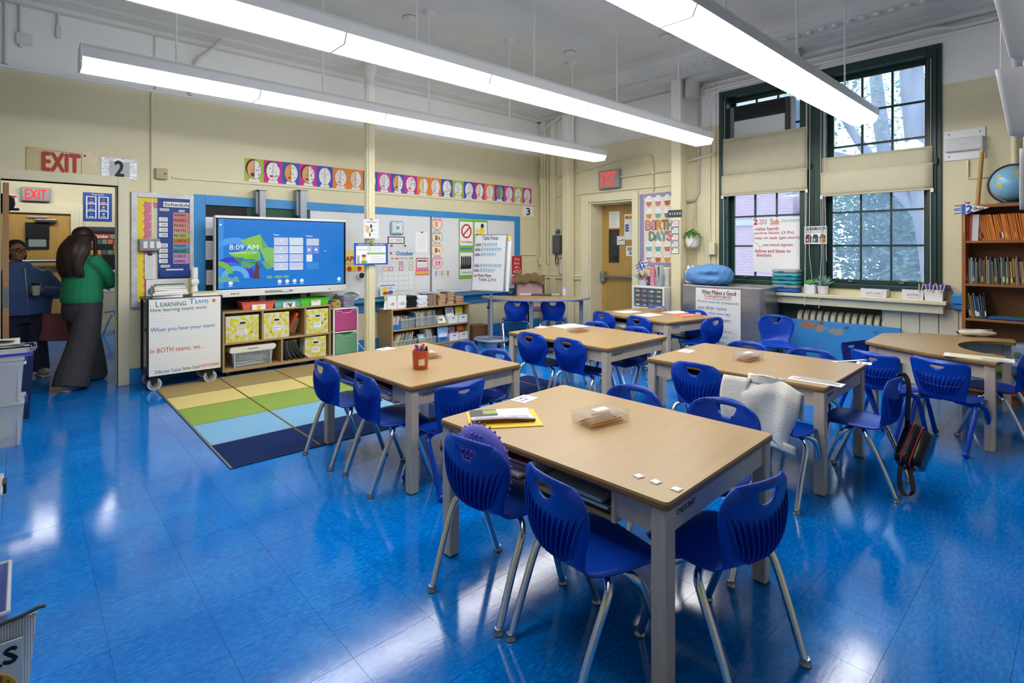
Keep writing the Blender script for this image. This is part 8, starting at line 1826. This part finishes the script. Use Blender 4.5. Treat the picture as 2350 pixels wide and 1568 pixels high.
b.tube(spline([C + Vector((.05, -.07, .04)), C + Vector((.045, -.085, -.06)), C + Vector((.03, -.10, -.18)), C + Vector((.02, -.11, -.30))], 4), [.02] * 9 + [.016, .012, .008, .005], 8)
fuse(b, 'hair', HAIR1, wm, .009, 3)
# ---- person in the blue jacket with a coffee cup
pb = thing('person', 'person in a blue zip jacket and glasses holding a coffee cup beside the door edge', 'person', (-.005, 8.28, 0), math.radians(-76))
SKIN2 = M('#a47055', .5); hc = (.0, -.05, 1.445)
b = MB(); b.loft([ell(0, 0, .78, .13, .18), ell(.02, 0, .95, .15, .19), ell(.01, 0, 1.15, .13, .18), ell(0, 0, 1.22, .07, .11), ell(0, -.03, 1.31, .05, .055)])
head_into(b, hc, 1.0, .25)
AR = {1: [(0, .16, 1.17), (.03, .30, .96), (.24, .10, 1.00)], -1: [(0, -.16, 1.17), (.0, -.28, .94), (.16, -.24, .78)]}
for s_ in (-1, 1):
    b.tube(spline(AR[s_], 4), .038, 10)
hand_into(b, AR[1][2], (.35, -.93, .05), (-.95, -.2, .0), 1, .55); hand_into(b, AR[-1][2], (.4, .1, -.9), (1, 0, 0), 1, .3)
LG = {-1: [(0, -.095, .82), (.0, -.10, .45), (-.03, -.10, .06)], 1: [(0, .095, .82), (.03, .11, .45), (.05, .15, .06)]}
for s_ in (-1, 1): b.tube(spline(LG[s_], 4), [.10, .09, .085, .08, .065, .06, .055, .05, .045], 12)
fuse(b, 'body', SKIN2, pb, .009); eyes(pb, hc, 1.0, .25, '#2a1c16')
JK = M('#4a6aa4', .7, bump=.2, bscale=60)
b = MB(); b.loft([ell(.01, 0, .72, .175, .235), ell(.015, 0, .80, .18, .24), ell(.025, 0, .98, .18, .24), ell(.01, 0, 1.12, .155, .222), ell(0, 0, 1.21, .115, .20), ell(-.005, -.02, 1.27, .085, .12), ell(-.01, -.03, 1.325, .075, .085)])
for s_ in (-1, 1): b.tube(spline([(0, s_ * .15, 1.19)] + [Vector(p) for p in AR[s_][1:]], 6), [.095, .094, .092, .09, .088, .085, .082, .078, .074, .07, .062, .052, .046], 12)
fuse(b, 'jacket', JK, pb, .010, 5)
MB().tube([(.158, -.02, 1.25), (.178, -.02, 1.12), (.208, -.015, .98), (.205, -.01, .85), (.19, -.01, .73)], .005, 6).build('zip', M('#c8ccd0', .3, .7), pb)
JN = M('#283048', .8)
b = MB(); b.loft([ell(.0, 0, .62, .13, .19), ell(0, 0, .76, .15, .205), ell(0, 0, .84, .14, .19)])
for s_ in (-1, 1): P = spline(LG[s_], 5); n_ = len(P); b.tube(P, [.118 - .0035 * i for i in range(n_)], 14)
fuse(b, 'jeans', JN, pb, .011, 5)
for s_ in (-1, 1):
    p = LG[s_][-1]; o = MB().ball((p[0] + .05, p[1], .05), (.14, .05, .048), 16, 9).build('shoe', M('#a9a8a4', .6, var=.2, vscale=20), pb, smooth=70); MB().box(p[0] - .08, p[1] - .042, 0, p[0] + .175, p[1] + .042, .022).build('sole', M('#dcdad4', .6), o, bevel=.008)
HAIR2 = M('#2b201a', .7); C = Vector(hc); b = MB(); b.ball(C + Vector((-.03, 0, .05)), (.10, .092, .085), 16, 10); b.ball(C + Vector((-.06, 0, -.03)), (.07, .085, .09), 14, 9)
for s_ in (-1, 1): b.ball(C + Vector((-.03, s_ * .075, -.05)), (.03, .02, .06), 10, 7)
fuse(b, 'hair', HAIR2, pb, .009, 3)
R_ = Matrix.Rotation(.25, 3, 'Z')
gp_ = lambda p: R_ @ Vector(p) + C
g_ = MB()
for s_ in (-1, 1):
    P = [gp_((.105, s_ * .034 + .024 * math.cos(a), .004 + .018 * math.sin(a))) for a in [2 * PI * k / 16 for k in range(17)]]; g_.tube(P, .003, 6); g_.tube([gp_((.105, s_ * .058, .008)), gp_((.0, s_ * .082, .01))], .003, 6)
g_.tube([gp_((.107, -.011, .008)), gp_((.107, .011, .008))], .003, 6)
g_.build('glasses', M('#1b1b20', .3), pb)
# cup in the hand, bag on the arm
Rp = Matrix.Rotation(math.radians(-76), 3, 'Z'); base = Vector((-.005, 8.28, 0))
cp = base + Rp @ Vector((.315, .035, .95))
t = thing('paper_cup', 'white paper coffee cup with a black lid held in the person\'s hand', 'cup', cp); MB().lathe([(.03, 0), (.042, .115), (.04, .115)], 20).build('cup', M('#e4e0da', .6), t, smooth=40); MB().lathe([(.0445, .112), (.0445, .126), (.038, .130), (.037, .142)], 20).build('lid', BLACK, t, smooth=40)
bgp = base + Rp @ Vector((.17, .31, .40))
t = thing('tote_bag', 'large maroon leather tote bag hanging from the person\'s arm', 'bag', bgp, math.radians(-6)); BG = M('#a8646c', .45, var=.08, vscale=6, bump=.2, bscale=30)
def bagf(u, v):
    a = 2 * PI * u; w_ = .21 * (1 - .22 * v ** 2); d_ = .085 * (1 - .75 * v) + .008; return (w_ * math.copysign(abs(math.cos(a)) ** .6, math.cos(a)) + .02 * math.sin(v * 4), d_ * math.copysign(abs(math.sin(a)) ** .8, math.sin(a)), v * (.33 + .02 * math.cos(2 * a)) - .02 * math.cos(a) * (1 - v))
MB().grid(bagf, 32, 12).build('bag_body', BG, t, smooth=70, solid=.006); MB().add([bagf(k / 32, 0) for k in range(32)], [tuple(range(32))]).build('bag_base', BG, t)
for yy in (-.02, .02): MB().tube(spline([(-.11, yy, .30), (-.09, yy, .48), (-.045, yy, .60), (-.01, yy, .52), (.09, yy, .31)], 5), .008, 8).build('handle', M('#6b5a50', .6), t, smooth=60)
# ================================================================ outside the windows
gr = struct(MB().box(7.6, -14, -4.2, 40, 20, -4.0).build('ground_outside', M('#5a6a4a', .9, var=.3, vscale=.6)))
# brick building across the way, seen through the left window
bl = thing('brick_building', 'pale pink brick building seen through the left window', 'building', (14.5, 6.8, -4), 0)
def brick_mat():
    m = bpy.data.materials.new('pink_brick'); m.use_nodes = True; nd, lk = nodes_of(m); b = nd['Principled BSDF']; tc = nd.new('ShaderNodeTexCoord'); mp = nd.new('ShaderNodeMapping'); mp.inputs['Rotation'].default_value = (0, PI / 2, 0); lk.new(tc.outputs['Object'], mp.inputs[0])
    sx = nd.new('ShaderNodeSeparateXYZ'); cx = nd.new('ShaderNodeCombineXYZ'); lk.new(tc.outputs['Object'], sx.inputs[0]); lk.new(sx.outputs['Y'], cx.inputs[0]); lk.new(sx.outputs['Z'], cx.inputs[1])
    br = nd.new('ShaderNodeTexBrick'); br.inputs['Scale'].default_value = 3.4; br.inputs['Color1'].default_value = lin('#d3a09a'); br.inputs['Color2'].default_value = lin('#c8948f'); br.inputs['Mortar'].default_value = lin('#dcc4be'); br.inputs['Mortar Size'].default_value = .015; lk.new(cx.outputs[0], br.inputs['Vector']); lk.new(br.outputs[0], b.inputs['Base Color']); b.inputs['Roughness'].default_value = .9; return m
BRK = brick_mat()
MB().box(0, -1.6, 0, .6, 6, 9.2).build('wall', BRK, bl); MB().box(-.12, -1.7, 9.2, .7, 6, 9.45).build('parapet', M('#cfc4bf', .8), bl); MB().box(-.06, -1.65, 6.1, 0, 6, 6.25).build('string_course', M('#cfc4bf', .8), bl)
for k in range(3):
    for z in (1.6, 6.7):
        f = MB().box(-.05, .2 + 2.0 * k, z, .05, 1.2 + 2.0 * k, z + 1.6).build('window_frame', M('#d8d4d0', .6), bl); MB().box(-.07, .3 + 2.0 * k, z + .1, -.05, 1.1 + 2.0 * k, z + 1.5).build('pane', M('#5a6878', .15), f)
# trees
BARK = M('#8d837c', .95, var=.3, vscale=3, bump=.8, bscale=9, stretch=(2, 2, .5))
def leafy(b, c, r, n, rg, size=.13):
    for _ in range(n * 3):
        a, e, q = rg.uniform(0, 2 * PI), rg.uniform(-1.4, 1.4), rg.random() ** .5; p = Vector(c) + Vector((r[0] * q * math.cos(a) * math.cos(e), r[1] * q * math.sin(a) * math.cos(e), r[2] * q * math.sin(e))); d = Vector((rg.uniform(-1, 1), rg.uniform(-1, 1), rg.uniform(-.6, .4))).normalized(); s_ = d.orthogonal().normalized(); s2 = size * rg.uniform(.6, 1.2)
        b.add([p - d * s2 * .5, p + s_ * s2 * .28, p + d * s2 * .6, p - s_ * s2 * .28], [(0, 1, 2, 3)])
def tree(label, base, trunk, rad, clumps, leaf, seed, branches=()):
    t = thing('garden_tree', label, 'tree', base); rg = random.Random(seed)
    MB().tube(spline(trunk, 5), [rad * (1 - .6 * k / (5 * (len(trunk) - 1))) for k in range(5 * (len(trunk) - 1) + 1)], 14).build('trunk', BARK, t, smooth=60)
    for P in branches: k_ = 4 * (len(P) - 1); MB().tube(spline(P, 4), [rad * .34 * (1 - .7 * k / k_) for k in range(k_ + 1)], 8).build('branch', BARK, t, smooth=60)
    b = MB()
    for c, r, n in clumps: leafy(b, c, r, n, rg)
    o = b.build('foliage', leaf, t, recalc=False); o['kind'] = 'stuff'; return t
LF1 = M('#6f9456', .7, var=.4, vscale=1.5); LF2 = M('#5f7a52', .8, var=.4, vscale=1.2)
tree('big rough-barked tree with forking trunk seen in the right window', (12.2, 2.35, -4), [(0, .1, 0), (.05, -.25, 2.2), (.1, -.45, 4.6), (.1, -.25, 6.4), (.2, .0, 9), (.3, .1, 12)], .36,
     [((-.2, 1.4, 8.6), (1.0, .9, .8), 260), ((.3, 2.0, 7.4), (1.2, .9, .8), 240), ((.0, -1.5, 8.2), (1, .8, 1.2), 200), ((.4, 1.0, 10.4), (1.2, 1.0, .9), 240), ((0, -.9, 6.9), (.8, .5, .7), 120)], LF1, 4,
     branches=([(.1, -.3, 5.9), (.2, .6, 7.2), (.2, 1.2, 8.4), (.1, 1.5, 9.8)], [(.1, -.2, 6.6), (0, -.9, 7.6), (-.1, -1.5, 8.6)], [(.15, .5, 7.0), (0, 1.3, 7.4), (-.1, 2.0, 7.5)]))
tree('dark evergreen tree with low foliage behind the right window', (15.0, 3.3, -4), [(0, 0, 0), (0, 0, 3), (0, 0, 6.8)], .25, [((0, 0, 4.6), (1.5, 1.9, 1.2), 1700), ((0, .2, 6.2), (1.3, 1.8, 1.0), 1500), ((0, -.6, 5.4), (1.5, 1.6, 1.2), 1100), ((.3, .8, 3.4), (1.4, 1.8, 1.2), 700), ((0, -.5, 7.2), (1.0, 1.4, .5), 420)], LF2, 6)
tree('thin leafy tree standing farther back behind the right window', (18.5, 3.6, -4), [(0, 0, 0), (.1, .1, 5), (0, .6, 9), (.2, .9, 12)], .32, [((0, 0, 9.6), (1.6, 2.0, 1.6), 420), ((0, .9, 7.2), (1.5, 1.8, 1.2), 700), ((.4, -.9, 6.6), (1.4, 1.8, 1.2), 700)], LF1, 8)
